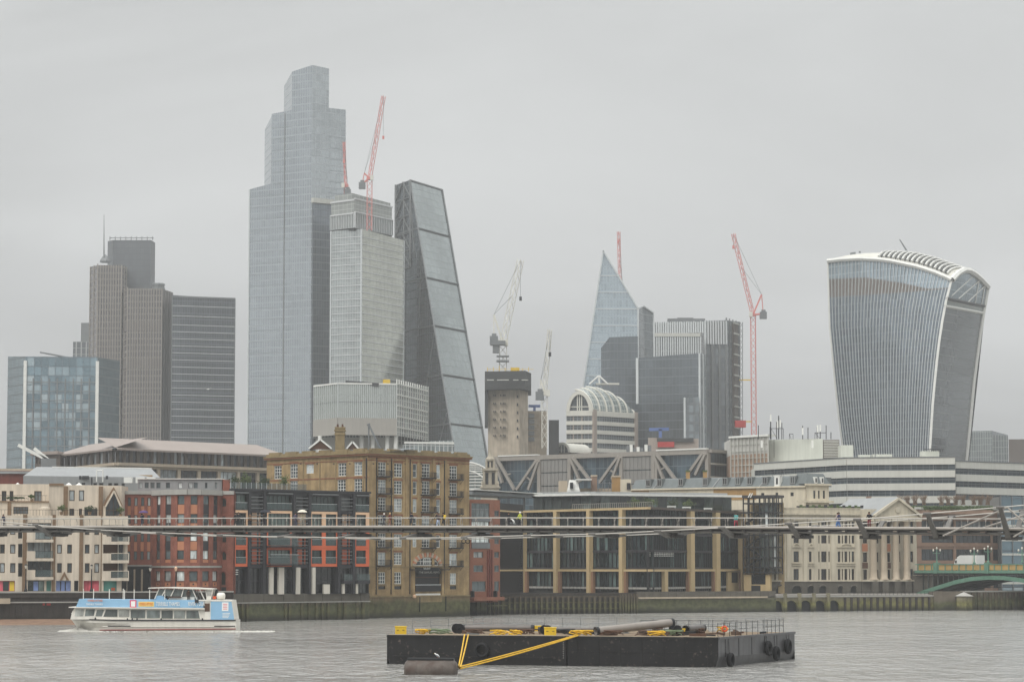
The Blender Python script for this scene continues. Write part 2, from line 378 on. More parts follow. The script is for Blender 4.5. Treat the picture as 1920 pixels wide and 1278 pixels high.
def tower(name, label, pts, depth, mats, cat='tower', z0=3.0, base=None, roofmat=None):
    """glazed block: pts = visible corners (photo column, depth, roof row) from left to right"""
    Q = [P2(px, Y, py) for px, Y, py in pts]; zs = [at(px, py, Y).z for px, Y, py in pts]
    r = thing(name, label, cat, (Q[0].x, Q[0].y, z0)) if label else base
    for k in range(len(Q) - 1):
        b = MB(); a, c = Q[k], Q[k + 1]
        b.face([(a.x, a.y, z0), (c.x, c.y, z0), (c.x, c.y, zs[k + 1]), (a.x, a.y, zs[k])])
        b.build('facade', mats[min(k, len(mats) - 1)], r)
    b = MB(); A, B = Q[0], Q[-1]; DA, DB = A.normalized() * depth, B.normalized() * depth
    b.face([(B.x, B.y, z0), tuple(B + DB)[:2] + (z0,), tuple(B + DB)[:2] + (zs[-1],), (B.x, B.y, zs[-1])])
    b.face([tuple(A + DA)[:2] + (z0,), (A.x, A.y, z0), (A.x, A.y, zs[0]), tuple(A + DA)[:2] + (zs[0],)])
    b.face([tuple(B + DB)[:2] + (z0,), tuple(A + DA)[:2] + (z0,), tuple(A + DA)[:2] + (zs[0],), tuple(B + DB)[:2] + (zs[-1],)])
    b.build('rear_wall', mats[-1], r)
    b = MB(); b.face([(q.x, q.y, z) for q, z in zip(Q, zs)] + [tuple(B + DB)[:2] + (zs[-1],), tuple(A + DA)[:2] + (zs[0],)])
    b.build('roof', roofmat or M_steelgr, r)
    F = []
    for k in range(len(Q) - 1):
        f = Fac(0, 1, 1, 1); f.A, f.B = Q[k].copy(), Q[k + 1].copy(); f.L = (f.B - f.A).length; f.t = (f.B - f.A).normalized(); f.n = Vector((-f.t.y, f.t.x, 0))
        f.R = Matrix(((f.t.x, f.n.x, 0, f.A.x), (f.t.y, f.n.y, 0, f.A.y), (0, 0, 1, 0), (0, 0, 0, 1))); F.append(f)
    return r, F, Q, zs
def bands(F, mat_, z0, z1, step, h, out, parent, name='floor_band', a0=0.0, a1=None):
    z = z0
    while z < z1 - h:
        F.box(name, mat_, a0, F.L if a1 is None else a1, z, z + h, -out, 0.05, parent); z += step
def ribs(F, mat_, n, w, z0, z1, out, parent, name='mullion', a0=0.0, a1=None):
    L = (F.L if a1 is None else a1) - a0
    for i in range(n + 1):
        c = a0 + L * i / n; F.box(name, mat_, c - w / 2, c + w / 2, z0, z1, -out, 0.05, parent)

# --- pale blue gridded glass block, far left
r, F, Q, zs = tower('glass_office_block', 'pale blue gridded glass block at the far left with two white corner columns', [(15, 1270, 668), (48, 1250, 668), (183, 1252, 669), (225, 1278, 676)], 50, [G_t1b, G_t1a, G_t1b], 'office block')
for k, px in ((1, 48), (2, 183)):
    F[1].box('corner_column', M_white, (0 if k == 1 else F[1].L) - 0.7, (0 if k == 1 else F[1].L) + 0.7, 3, zs[k] - 2, -1.2, 0.3, r)
ribs(F[1], M_steelgr, 9, 0.5, 3, zs[1] - 10, 0.35, r)
for i in range(14): F[1].box('floor_band', M_steelgr, 0.8, F[1].L - 0.8, zs[1] - 12 - i * 4.2, zs[1] - 11.6 - i * 4.2, -0.2, 0.05, r)
b = MB(); p = at(75, 660, 1252); q = at(140, 672, 1252); b.tube(p, q, 0.4); b.tube(q, at(140, 678, 1252), 0.3); b.tube(at(110, 667, 1252), at(112, 676, 1252), 0.35); b.build('maintenance_arm', M_steelgr, r)
# --- stepped tower behind
r, F, Q, zs = tower('stepped_stone_block', 'small stepped grey block peeking out left of the ribbed bronze tower', [(137, 1730, 640), (171, 1730, 640)], 30, [G_rib], 'office block')
bx('upper_step', M_steelgr, X(152, 1731, 605), 1731, zs[0], X(171, 1731, 605), 1750, Z(605, 1731), r)
# --- ribbed bronze tower with three lobes and mast
r, F, Q, zs = tower('ribbed_bronze_tower', 'tall bronze tower of rounded ribbed lobes with dark core and thin mast', [(170, 1648, 500), (184, 1632, 497), (228, 1632, 497), (237, 1642, 498)], 30, [G_t42], 'tower')
ribs(F[0], M_t42rib, 2, 0.45, 3, zs[0], 0.5, r); ribs(F[1], M_t42rib, 9, 0.5, 3, zs[1], 0.6, r); ribs(F[2], M_t42rib, 2, 0.4, 3, zs[2], 0.5, r)
_, F, Q, z2 = tower('', None, [(234, 1630, 541), (240, 1620, 541), (304, 1620, 541), (323, 1642, 548)], 30, [G_t42, G_t42, M_t42], base=r)
ribs(F[0], M_t42rib, 1, 0.5, 3, z2[0], 0.5, r); ribs(F[1], M_t42rib, 13, 0.5, 3, z2[1], 0.6, r); ribs(F[2], M_t42, 4, 0.6, 3, z2[3], 0.4, r)
for f in F[:2]:
    for zz in (Z(690, 1620), Z(620, 1620)): f.box('plant_floor_band', M_t42, 0, f.L, zz, zz + 6, -0.3, 0.05, r)
_, F, Q, z3 = tower('', None, [(202, 1670, 452), (212, 1658, 450), (283, 1658, 450), (291, 1670, 455)], 34, [G_t42core], base=r)
b = MB()
for i in range(9): p = at(206 + i * 10, 450, 1662); b.tube(p, p + Vector((0, 0, 2.2)), 0.25)
b.tube(at(206, 446, 1662), at(288, 446, 1662), 0.25); b.build('roof_railing', M_steelgr, r)
b = MB(); p = at(195, 492, 1646); b.tube(p, at(195, 402, 1646), 0.55, r2=0.12); b.build('mast', M_steelgr, r)
b = MB(); b.lathe([(0.1, 5), (1.8, 3.5), (3.2, 1.2), (3.2, 0)], 10, tuple(at(197, 492, 1648))); b.build('mast_housing', M_steelgr, r)
b = MB(); b.lathe([(4, 0), (4, 1.2), (3.6, 1.2), (3.6, 2.4), (4, 2.4), (4, 3.4), (3, 4)], 12, tuple(at(297, 543, 1632))); b.build('lift_housing', M_steelgr, r)
# --- dark glass slab with white floor lines
r, F, Q, zs = tower('dark_glass_slab', 'dark glass slab tower crossed by thin white floor lines', [(323, 1600, 553), (441, 1614, 560)], 40, [G_t3], 'tower')
L = F[0].L; zt = min(zs)
for i in range(21):
    F[0].box('floor_line', M_line, 0.3, L, zt - 5.5 - (i * 4.15 if i > 1 else i * 6) - (3 if i > 1 else 0), zt - 5.2 - (i * 4.15 if i > 1 else i * 6) - (3 if i > 1 else 0), -0.25, 0.05, r)
ribs(F[0], M_steelgr, 1, 0.4, 3, zt, 0.3, r, 'corner_trim')
F[0].box('parapet', M_steelgr, 0, L, zt - 0.4, zt + 0.5, -0.3, 0.3, r)
# --- the tallest glass tower
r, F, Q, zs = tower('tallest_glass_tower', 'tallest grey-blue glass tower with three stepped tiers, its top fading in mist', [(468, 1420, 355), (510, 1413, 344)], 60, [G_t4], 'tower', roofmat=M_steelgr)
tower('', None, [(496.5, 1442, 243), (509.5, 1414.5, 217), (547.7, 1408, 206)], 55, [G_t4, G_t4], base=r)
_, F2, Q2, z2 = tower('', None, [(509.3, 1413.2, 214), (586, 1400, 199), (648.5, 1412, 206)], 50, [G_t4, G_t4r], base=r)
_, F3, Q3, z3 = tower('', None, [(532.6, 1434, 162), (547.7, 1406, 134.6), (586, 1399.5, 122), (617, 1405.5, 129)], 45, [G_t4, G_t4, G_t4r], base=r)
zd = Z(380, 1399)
f = F2[1]; f.box('painted_reflection_facade', G_t4d, 0, f.L, 3, zd, -1.2, 0.05, r)
b = MB(); b.face([f.w(0, -1.25, 3), f.w(f.L, -1.25, 3), f.w(f.L, -1.25, zd - .5), f.w(0, -1.25, zd - .5)]); b.build('painted_reflection_glazing', G_t4d, r)
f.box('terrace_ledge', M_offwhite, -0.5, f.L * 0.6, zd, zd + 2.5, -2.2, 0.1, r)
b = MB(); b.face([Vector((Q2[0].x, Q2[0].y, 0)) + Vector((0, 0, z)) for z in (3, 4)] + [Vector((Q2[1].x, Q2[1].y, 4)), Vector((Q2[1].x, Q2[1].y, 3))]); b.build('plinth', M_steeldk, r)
f = F2[0]
for i in range(44): f.box('floor_band', M_t4b, 0, f.L, 8 + i * 5.9, 8.3 + i * 5.9, -0.12, 0.03, r) if 8 + i * 5.9 < z2[0] - 4 else None
f = F[0]
for i in range(36): f.box('floor_band', M_t4b, 0, f.L, 8 + i * 5.9, 8.3 + i * 5.9, -0.12, 0.03, r) if 8 + i * 5.9 < zs[0] - 3 else None
for s in (0.33, 0.66): F2[0].box('vertical_joint', M_steelgr, F2[0].L * s - .25, F2[0].L * s + .25, 3, z2[0], -0.2, 0.03, r)
F[0].box('corner_trim', M_edge, -0.3, 0.4, 3, zs[0], -0.3, 0.1, r); F2[0].box('corner_trim', M_edge, F2[0].L - 0.4, F2[0].L + 0.1, 3, z2[1], -0.3, 0.1, r)
f = F2[1]
for i in range(16): f.box('floor_band', M_t4b, 0.5, f.L, zd + 6 + i * 5.9, zd + 6.3 + i * 5.9, -0.12, 0.03, r) if zd + 6 + i * 5.9 < z2[2] - 12 else None
# --- stacked box tower under construction
r, F, Q, zs = tower('stacked_box_tower', 'pale glass tower of stacked boxes with white floor lines, still being built', [(621, 1339, 433.5), (678, 1330, 429), (757, 1372, 450.5)], 40, [G_t5, G_t5r], 'tower')
for f, zt in ((F[0], zs[0]), (F[1], zs[2])):
    z = 10.0
    while z < zt - 2: f.box('floor_line', M_line, 0, f.L, z, z + 0.35, -0.25, 0.05, r); z += 3.42
for f, s in ((F[0], 0), (F[0], F[0].L), (F[1], F[1].L)): f.box('corner_trim', M_edge, s - 0.35, s + 0.35, 3, zs[0] if f is F[0] else zs[2], -0.35, 0.2, r)
b = MB(); Qa = [P2(621, 1342, 380), P2(664.6, 1331, 370), P2(735, 1360, 387)]
_, F, Qu, zu = tower('', None, [(621, 1341, 380), (664.6, 1330, 372), (735, 1362, 388)], 30, [G_t5u], base=r, z0=Z(427, 1330))
for f, zt in ((F[0], zu[0]), (F[1], zu[2])):
    ribs(f, M_edge, 14 if f is F[0] else 22, 0.35, Z(427, 1330), zt - 7, 0.7, r, 'fin'); f.box('floor_line', M_line, 0, f.L, zt - 7, zt - 6.4, -0.8, 0.05, r); f.box('floor_line', M_line, 0, f.L, zt - 0.5, zt + 0.3, -0.5, 0.05, r)
    f.box('shadow_gap', M_steeldk, 0.5, f.L - 0.5, Z(427, 1330) - 1.2, Z(427, 1330), 0.8, 1.5, r)
_, F, Qu, zv = tower('', None, [(628, 1352, 367), (660, 1345, 362), (732, 1366, 381)], 20, [G_t5u], base=r, z0=zu[0] - 0.5)
# --- leaning wedge tower
NWp, SWb = P2(743, 1432, 338), P2(851.5, 1360, 850); zb = Z(850, 1360); zt = Z(338, 1414)
def on_w(px, py):
    d = rdir(px, py); t = (SWb - NWp).normalized(); n = Vector((-t.y, t.x, 0)); k = NWp.dot(n) / d.dot(n); return Vector((0, 0, CAMZ)) + d * k
SWt = on_w(768, 338); SW0 = on_w(851.5, 850); sl = (SW0 - SWt); SWg = SWt + sl * ((SWt.z - 3) / -sl.z)
SEt = Vector((X(828.7, 1452, 359.6), 1452, SWt.z)); SEg = SEt + (SWg - SWt)
NW = Vector((NWp.x, NWp.y, SWt.z))
r = thing('leaning_wedge_tower', 'wedge-shaped glass tower with one slanting face and a latticed spine', 'tower', (SWg.x, SWg.y, 3))
b = MB(); b.face([SWg, SEg, SEt, SWt]); b.build('slanted_facade', G_t6s, r)
b = MB(); b.face([(NW.x, NW.y, 3), SWg, SWt, NW]); b.build('side_facade', G_t6w, r)
NE = SEt + (NW - SWt)
b = MB(); b.face([SEg, (NE.x, NE.y, 3), NE, SEt]); b.face([(NE.x, NE.y, 3), (NW.x, NW.y, 3), NW, NE]); b.face([SWt, SEt, NE, NW]); b.build('rear_wall', G_t6w, r)
nS = (SEg - SWg).cross(SWt - SWg).normalized()
if nS.y > 0: nS = -nS
ztot = SWt.z - 3
for py in (428, 520, 610, 702, 794):
    t = (SWt.z - on_w(768 + (py - 338) * 83.5 / 512, py).z) / ztot
    p, q = SWt.lerp(SWg, t) + nS * 0.3, SEt.lerp(SEg, t) + nS * 0.3
    b = MB(); b.bar(p, q, 0.6, 0.7); b.build('mega_frame_belt', M_steeldk, r)
    p2 = on_w(768 + (py - 338) * 83.5 / 512, py); b = MB(); b.bar(Vector((NW.x, NW.y, p2.z)), p2, 0.7, 0.8); b.build('side_belt', M_steelgr, r)
for p, q in ((SWt, SWg), (SEt, SEg), (SWt, SEt)): b = MB(); b.bar(p + nS * .3, q + nS * .3, 0.6, 0.6); b.build('edge_trim', M_steelgr, r)
nW = Vector((-(SWb - NWp).normalized().y, (SWb - NWp).normalized().x, 0))
if nW.y > 0: nW = -nW
tw = (SWb - NWp).normalized()
for i in range(17):
    za, zc = SWt.z - i * 9.2, SWt.z - (i + 1) * 9.2; o = Vector((NW.x, NW.y, 0)) + nW * 0.5; w = 21.0 if i < 5 else 12.0
    b = MB(); A0, A1 = o + Vector((0, 0, zc)), o + tw * w + Vector((0, 0, zc)); C = o + tw * w / 2 + Vector((0, 0, za))
    b.bar(A0, C, .6, .6); b.bar(C, A1, .6, .6); b.bar(A0, A1, .5, .5); b.build('spine_brace', M_steelgr, r)
for w in (0, 12, 21):
    b = MB(); o = Vector((NW.x, NW.y, 0)) + nW * 0.5 + tw * w; b.bar(o + Vector((0, 0, 3 if w < 15 else SWt.z - 46)), o + Vector((0, 0, SWt.z)), .8, .8); b.build('spine_column', M_steelgr, r)
for k in range(5):
    t0, t1 = k / 5, (k + 1) / 5; b = MB(); e0, e1 = SWt.lerp(SWg, t0), SWt.lerp(SWg, t1); o = Vector((NW.x, NW.y, 0)) + tw * 21
    b.bar(e0 + nW * .3, Vector((o.x + tw.x * (e1 - SWt).length * 0.12, o.y + tw.y * (e1 - SWt).length * 0.12, e1.z)) + nW * .3, .5, .5); b.build('mega_frame_diagonal', M_steelgr, r)
# --- low white building in front
r, F, Q, zs = tower('white_ribbed_block', 'low white ribbed glass block with a beige underside in front of the towers', [(589, 1062, 721), (634, 1045, 718), (743.5, 1050, 719.5), (802, 1095, 724.7)], 40, [G_t7, G_t7, G_t7r], 'office block', z0=Z(816, 1050))
zj = Z(755, 1050); zp = Z(784, 1050); zz0 = Z(816, 1050)
for f in F[:2]:
    f.box('panel_joint', M_steelgr, 0, f.L, zj, zj + .3, -.15, .05, r); f.box('beige_soffit_band', M_t7b, 0, f.L, zz0, zp, -.4, .05, r); f.box('roof_edge', M_white, 0, f.L, zs[1] - .4, zs[1] + .2, -.4, .2, r)
    ribs(f, M_edge, 12 if f is F[0] else 30, 0.18, zp, zs[1], 0.3, r, 'glass_fin')
ribs(F[2], M_white, 14, 0.3, zz0, zs[3], 0.3, r); bands(F[2], M_white, zz0 + 3, zs[3], 4.2, 0.3, 0.32, r, 'grid_rail')
for px in (600, 640, 678, 699, 726, 742): p = P2(px, 1052, 830); b = MB(); b.tube((p.x, p.y, 3), (p.x, p.y, zz0), 0.8, 8); b.build('column', M_white, r)
bx('recessed_base', G_t5r, X(592, 1066, 830), 1066, 3, X(742, 1066, 830), 1090, zz0, r)
b = MB(); b.bar(at(648, 716, 1048), at(710, 721, 1048), 1, 1.2); b.build('roof_hatch', M_steeldk, r)
bx('yellow_tank', M_yel, X(718, 1060, 715), 1060, Z(719, 1060), X(731, 1060, 715), 1064, Z(711, 1060), r)
r, F, Q, zs = tower('pale_plant_block', 'pale gridded plant block low at the foot of the wedge tower', [(758, 930, 829), (851, 935, 825)], 30, [G_t7r], 'office block')
F[0].box('roof_edge', M_white, 0, F[0].L, zs[0] - .4, zs[0] + .3, -.3, .2, r)
# --- concrete core with formwork
r = thing('concrete_lift_core', 'bare concrete lift core topped by dark climbing formwork', 'lift core', (X(950, 1050), 1050, 3))
zt, zc = Z(697, 1050), Z(731, 1050)
b = MB(); pts = [P2(915, 1052, 780), P2(974, 1048, 780), P2(990, 1062, 780), P2(990, 1080, 780), P2(915, 1080, 780)]
b.prism(pts, 3, zc + 1); b.build('shaft', M_conc, r)
b = MB(); pts = [P2(909, 1047, 700), P2(985, 1043, 700), P2(996, 1058, 700), P2(996, 1084, 700), P2(909, 1084, 700)]
b.prism(pts, zc, zt); b.build('formwork_screen', M_jump, r)
b = MB(); pts = [P2(909, 1049, 700), P2(915, 1049, 700), P2(915, 1060, 700), P2(909, 1060, 700)]; b.prism(pts, Z(800, 1050), zc); b.build('side_screen', M_jump, r)
for i, (a, c) in enumerate(((913, 926), (932, 954), (962, 972), (978, 990))): bx('walkway_slot', M_offwhite, X(a, 1042.6, 712), 1042.5, Z(712.5, 1042), X(c, 1042.6, 712), 1042.9, Z(711, 1042), r)
for row in range(6):
    for px in (925, 928, 938, 943, 946): bx('tie_hole', M_steeldk, X(px, 1048, 750), 1047.5 + (951 - px) * .05, Z(742 + row * 15, 1049), X(px + 1.6, 1048, 750), 1052.5, Z(739.5 + row * 15, 1049), r)
    p = P2(978, 1050.6, 750); bx('tie_hole', M_steeldk, X(969, 1047, 750), 1047.6, Z(746 + row * 15, 1049), X(971.5, 1047, 750), 1052, Z(741 + row * 15, 1049), r)
for i in range(8):
    px = 914 + i * 11; p = at(px, 696, 1050); b = MB(); b.tube(p, p + Vector((0, 0, random.uniform(1, 2.2))), .12); b.tube(p + Vector((0, 0, .8)), p + Vector((2, 0, .8)), .08); b.build('guard_rail', M_yel, r)
bx('yellow_platform', M_yel, X(958, 1050, 692), 1050, Z(695, 1050), X(974, 1050, 692), 1054, Z(689, 1050), r)
for nm, lab, px0, px1, py, m in (('grey_lift_shaft', 'short grey concrete shaft with stair slots beside the core', 990, 1025, 770, M_conc), ('dark_plant_tower', 'small dark box building right of the white crane', 1029, 1048, 787, M_jump)):
    b = MB(); b.prism([P2(px0, 1075, py), P2(px1, 1075, py), P2(px1, 1090, py), P2(px0, 1090, py)], 3, Z(py, 1075)); o = b.build(nm, m); tag(o, lab, 'lift core' if m is M_conc else 'building')
    if m is M_conc:
        for k in range(5): bx('stair_slot', M_steelgr, X(991, 1074.7, 800), 1074.5, Z(783 + k * 11, 1075), X(1002, 1074.7, 800), 1075.1, Z(775 + k * 11, 1075), o)
        b = MB(); b.bar(at(991, 761, 1078), at(1013, 761, 1078), 1.2, 1); b.bar(at(1002, 770, 1078), at(1002, 761, 1078), 1, 1); b.bar(at(1012, 772, 1078), at(1024, 772, 1078), 1.2, 1); b.build('blue_gantry', M_bluep, o)
# --- spear-shaped tower
r = thing('spear_shaped_tower', 'blue glass tower sharpened to a single slanting point', 'tower', (X(1150, 1330), 1330, 3))
ap = at(1131, 470, 1330); bl = at(1094, 722, 1330); dl = bl - ap; BL = ap + dl * ((ap.z - 3) / -dl.z); kr = at(1197, 578, 1330); BR = Vector((X(1197, 1330, 760), 1330, 3))
kr.x = BR.x
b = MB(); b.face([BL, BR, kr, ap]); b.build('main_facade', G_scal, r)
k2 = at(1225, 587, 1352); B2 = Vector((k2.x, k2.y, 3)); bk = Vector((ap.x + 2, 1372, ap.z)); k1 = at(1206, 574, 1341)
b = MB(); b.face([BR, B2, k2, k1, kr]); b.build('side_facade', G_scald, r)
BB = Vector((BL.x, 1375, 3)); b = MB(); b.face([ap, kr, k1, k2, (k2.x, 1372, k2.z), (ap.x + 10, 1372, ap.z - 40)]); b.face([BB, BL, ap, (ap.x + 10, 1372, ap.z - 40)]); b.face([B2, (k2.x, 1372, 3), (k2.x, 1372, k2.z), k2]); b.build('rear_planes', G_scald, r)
for p, q in ((ap, BL), (ap, kr), (kr, BR), (k2, B2), (kr, k1), (k1, k2)): b = MB(); b.bar(p + Vector((0, -.3, 0)), q + Vector((0, -.3, 0)), .7, .7); b.build('edge_trim', M_edge, r)
z = 12.0
while z < ap.z - 8:
    t = (z - 3) / (ap.z - 3); x0 = BL.x + (ap.x - BL.x) * t; x1 = BR.x if z < kr.z else kr.x + (ap.x - kr.x) * (z - kr.z) / (ap.z - kr.z)
    bx('floor_band', M_edge, x0 + .3, 1329.7, z, x1 - .3, 1330.05, z + 0.35, r); z += 8.2
# dark buildings in front of it
r, F, Q, zs = tower('dark_stepped_block', 'dark stepped block at the foot of the spear-shaped tower', [(1127, 1200, 652), (1143, 1196, 632), (1196, 1196, 630)], 30, [G_dark], 'office block')
r, F, Q, zs = tower('striped_grey_tower', 'grey tower of dark and pale vertical stripes beside a red crane', [(1227, 1290, 604), (1322, 1286, 601), (1361, 1288, 600), (1385, 1310, 603)], 40, [G_rib, G_grid, G_grid], 'tower')
ribs(F[0], M_edge, 22, 0.75, 3, zs[0], 0.8, r, 'fin'); ribs(F[1], M_edge, 8, 0.75, Z(645, 1286), zs[1], 0.8, r, 'fin'); ribs(F[1], M_steelgr, 3, 1.0, 3, Z(645, 1286), 0.6, r, 'fin'); ribs(F[2], M_steelgr, 4, 0.7, 3, zs[3], 0.5, r, 'fin')
F[2].box('scaffold_strip', M_taupe, F[2].L * .45, F[2].L * .75, 3, zs[3] - 2, -1.2, 0.1, r)
for i in range(22): F[2].box('scaffold_deck', M_offwhite, F[2].L * .4, F[2].L * .8, 20 + i * 5, 20.7 + i * 5, -1.6, -1.25, r)
bx('roof_cradle', M_steelgr, X(1252, 1295, 600), 1295, zs[0], X(1322, 1295, 600), 1299, Z(597, 1295), r); bx('roof_cradle_top', M_steelgr, X(1270, 1296, 600), 1296, Z(598, 1295), X(1300, 1296, 600), 1299, Z(595, 1295), r)
r, F, Q, zs = tower('striped_low_wing', 'lower striped wing with pale parapet in front of the striped tower', [(1227, 1250, 627), (1313, 1250, 623), (1320, 1258, 625)], 25, [G_rib], 'office block')
ribs(F[0], M_edge, 20, 0.6, 3, zs[0] - 1, 0.7, r, 'fin'); F[0].box('parapet', M_offwhite, 0, F[0].L, zs[0] - 1, zs[0] + .6, -.9, .2, r)
r, F, Q, zs = tower('black_glass_box', 'black glass box with pale metal edge fins, right of the domed block', [(1195, 1150, 671), (1311, 1140, 662), (1323, 1150, 664)], 30, [G_dark, G_grid], 'office block')
F[0].box('edge_fin', M_edge, -0.5, 0.6, Z(757, 1150), zs[0], -.6, .2, r); F[1].box('edge_fin', M_edge, -0.5, 0.5, 3, zs[1], -.5, .2, r); F[1].box('edge_fin', M_edge, F[1].L * .45, F[1].L * .6, 3, zs[1], -.4, .2, r)
_, F, Q, z2 = tower('', None, [(1283, 1130, 745), (1311, 1130, 744)], 8, [G_grid], base=r); F[0].box('edge_fin', M_edge, -.3, .5, 3, z2[0], -.4, .2, r)
r, F, Q, zs = tower('low_grey_box', 'low grey box with a blue roof gantry and red hoarding', [(1215, 1080, 820), (1310, 1080, 822)], 20, [M_pinkst], 'building')
F[0].pbox('red_hoarding', M_redbox, 1233, 828, 1264, 838, -1, 0, r); F[0].pbox('dark_hoarding', M_jump, 1232, 821, 1300, 828, -1, 0, r)
b = MB(); b.bar(at(1217, 805, 1082), at(1254, 804, 1082), 1.2, 1.2); b.bar(at(1238, 820, 1082), at(1238, 804, 1082), 1.2, 1.2); b.build('blue_gantry', M_bluep, r)
# --- white banded building with vaulted glass roof
r = thing('vaulted_banded_block', 'white banded stone block under a big barrel-vaulted glass roof', 'office block', (X(1120, 1120), 1120, 3))
fa, fb = Fac(1062, 1122, 1111, 1120, 800), Fac(1111, 1120, 1189, 1140, 800)
zt = fb.z(772, 1112); 
for f, m in ((fa, G_wtd), (fb, G_wtd)):
    b = MB(); b.face([(0, 0, 3), (f.L, 0, 3), (f.L, 0, zt), (0, 0, zt)]); b.build('strip_glazing', m, r, f.R)
    for k in range(8): f.box('stone_band', M_stonew, 0, f.L, zt - 1.6 - k * 3.7, zt - k * 3.7 + (0.6 if k == 0 else 0), -.5, .1, r)
fb.box('corner_pier', M_pinkst, -0.2, 1.8, 3, zt + 1, -.9, .1, r); fb.box('end_pier', M_pinkst, fb.L - 0.2, fb.L + 1.6, 3, zt + 1, -.9, 6, r)
for s in (.25, .58): fa.box('window_post', M_pinkst, fa.L * s, fa.L * s + .4, 3, zt - 2, -.3, .1, r)
def vault(f, R, z0, depth, mt, parent, name, n=14, a0=None, a1=None):
    """half barrel whose round end lies on facade f"""
    b = MB(); c = f.L / 2; w = f.L / 2
    for i in range(n):
        t0, t1 = math.pi * i / n, math.pi * (i + 1) / n
        p = [(c - w * math.cos(t0), 0, z0 + R * math.sin(t0)), (c - w * math.cos(t1), 0, z0 + R * math.sin(t1))]
        b.face([p[0], p[1], (p[1][0], depth, p[1][2]), (p[0][0], depth, p[0][2])])
    return b.build(name, mt, parent, f.R)
def arch_ring(f, R, z0, y0, y1, th, mt, parent, name, n=16, w=None):
    b = MB(); c = f.L / 2; w = w or f.L / 2
    for i in range(n):
        t0, t1 = math.pi * i / n, math.pi * (i + 1) / n; k = (w - th) / w; kr = (R - th) / R
        o = [(c - w * math.cos(t), z0 + R * math.sin(t)) for t in (t0, t1)]; q = [(c - w * k * math.cos(t), z0 + R * kr * math.sin(t)) for t in (t0, t1)]
        b.face([(o[0][0], y0, o[0][1]), (q[0][0], y0, q[0][1]), (q[1][0], y0, q[1][1]), (o[1][0], y0, o[1][1])])
        b.face([(o[0][0], y0, o[0][1]), (o[1][0], y0, o[1][1]), (o[1][0], y1, o[1][1]), (o[0][0], y1, o[0][1])])
        b.face([(q[0][0], y0, q[0][1]), (q[0][0], y1, q[0][1]), (q[1][0], y1, q[1][1]), (q[1][0], y0, q[1][1])])
    return b.build(name, mt, parent, f.R)
def disc(f, R, z0, y, mt, parent, name, n=16, k=1.0):
    b = MB(); c = f.L / 2; b.face([(c - f.L / 2 * k * math.cos(math.pi * i / n), y, z0 + R * k * math.sin(math.pi * i / n)) for i in range(n, -1, -1)]); return b.build(name, mt, parent, f.R)
Rv = Z(733, 1121) - zt
arch_ring(fa, Rv, zt, -.6, 3.2, 1.4, M_stonew, r, 'arch_surround'); disc(fa, Rv, zt, 0.6, G_dark, r, 'arch_window', k=.9)
for s in (-1.0, 0, 1.0): fa.box('arch_mullion', M_stonew, fa.L / 2 + s * .9 - .2, fa.L / 2 + s * .9 + .2, zt, zt + Rv * .9, .2, .6, r)
fa.box('arch_transom', M_stonew, 1.5, fa.L - 1.5, zt + 2, zt + 2.4, .2, .58, r)
# big glass vault: axis runs away behind the right facade; quarter-round skin rising from facade b
Rg = Z(722, 1125) - zt; segs = 10; Lb = fb.L
def vrad(a): u = a / Lb; return Rg * (math.sqrt(max(.03, 1 - ((u - .35) / .65) ** 2)) if u > .35 else .84 + .16 * u / .35)
for k in range(6):
    a0, a1 = Lb * k / 6, Lb * (k + 1) / 6; b = MB()
    for i in range(segs):
        t0, t1 = math.pi / 2 * i / segs, math.pi / 2 * (i + 1) / segs
        def pt(a, t):
            rr = vrad(a); return (a, rr * (1 - math.cos(t)) * 1.0, zt + rr * math.sin(t))
        for j in range(4):
            c0, c1 = a0 + (a1 - a0) * j / 4, a0 + (a1 - a0) * (j + 1) / 4
            b.face([pt(c0, t0), pt(c1, t0), pt(c1, t1), pt(c0, t1)])
    b.build('vault_glazing', G_vault, r, fb.R)
for k in range(7):
    a = Lb * k / 6; rr = vrad(a); b = MB()
    b.path([(a, rr * (1 - math.cos(math.pi / 2 * i / 10)) - .15, zt + rr * math.sin(math.pi / 2 * i / 10)) for i in range(11)], 0.42, 5); b.build('vault_rib', M_stonew, r, fb.R)
bx('vault_back', M_pinkst, X(1070, 1135, 760), 1150, 3, X(1180, 1135, 760), 1170, zt + 1, r)
b = MB(); apx = at(1123, 704, 1126)
for px, py in ((1105, 720), (1124, 720), (1140, 720)): b.tube(apx, at(px, py, 1126), .35)
b.build('roof_tripod', M_white, r)
bx('roof_walkway', M_stonew, X(1118, 1128, 718), 1127, Z(721, 1128), X(1161, 1128, 718), 1130, Z(718, 1128), r)
r = thing('small_vaulted_porch', 'small white barrel vault with arched window below the domed block', 'building', (X(1070, 1090), 1090, 3))
fc = Fac(1040, 1090, 1070, 1086, 840); z0 = fc.z(848, 1055); Rs = fc.z(830, 1055) - z0
bx('podium', M_pinkst, X(1036, 1092, 845), 1092, 3, X(1110, 1092, 845), 1110, z0, r)
vault(fc, Rs, z0, 16, M_stonew, r, 'vault_roof'); arch_ring(fc, Rs * 1.08, z0, -.5, .6, 1.0, M_stonew, r, 'arch_surround'); disc(fc, Rs, z0, .3, G_dark, r, 'arch_window', k=.85)
for s in (-.7, .7): fc.box('arch_mullion', M_stonew, fc.L / 2 + s - .15, fc.L / 2 + s + .15, z0, z0 + Rs * .8, 0, .28, r)
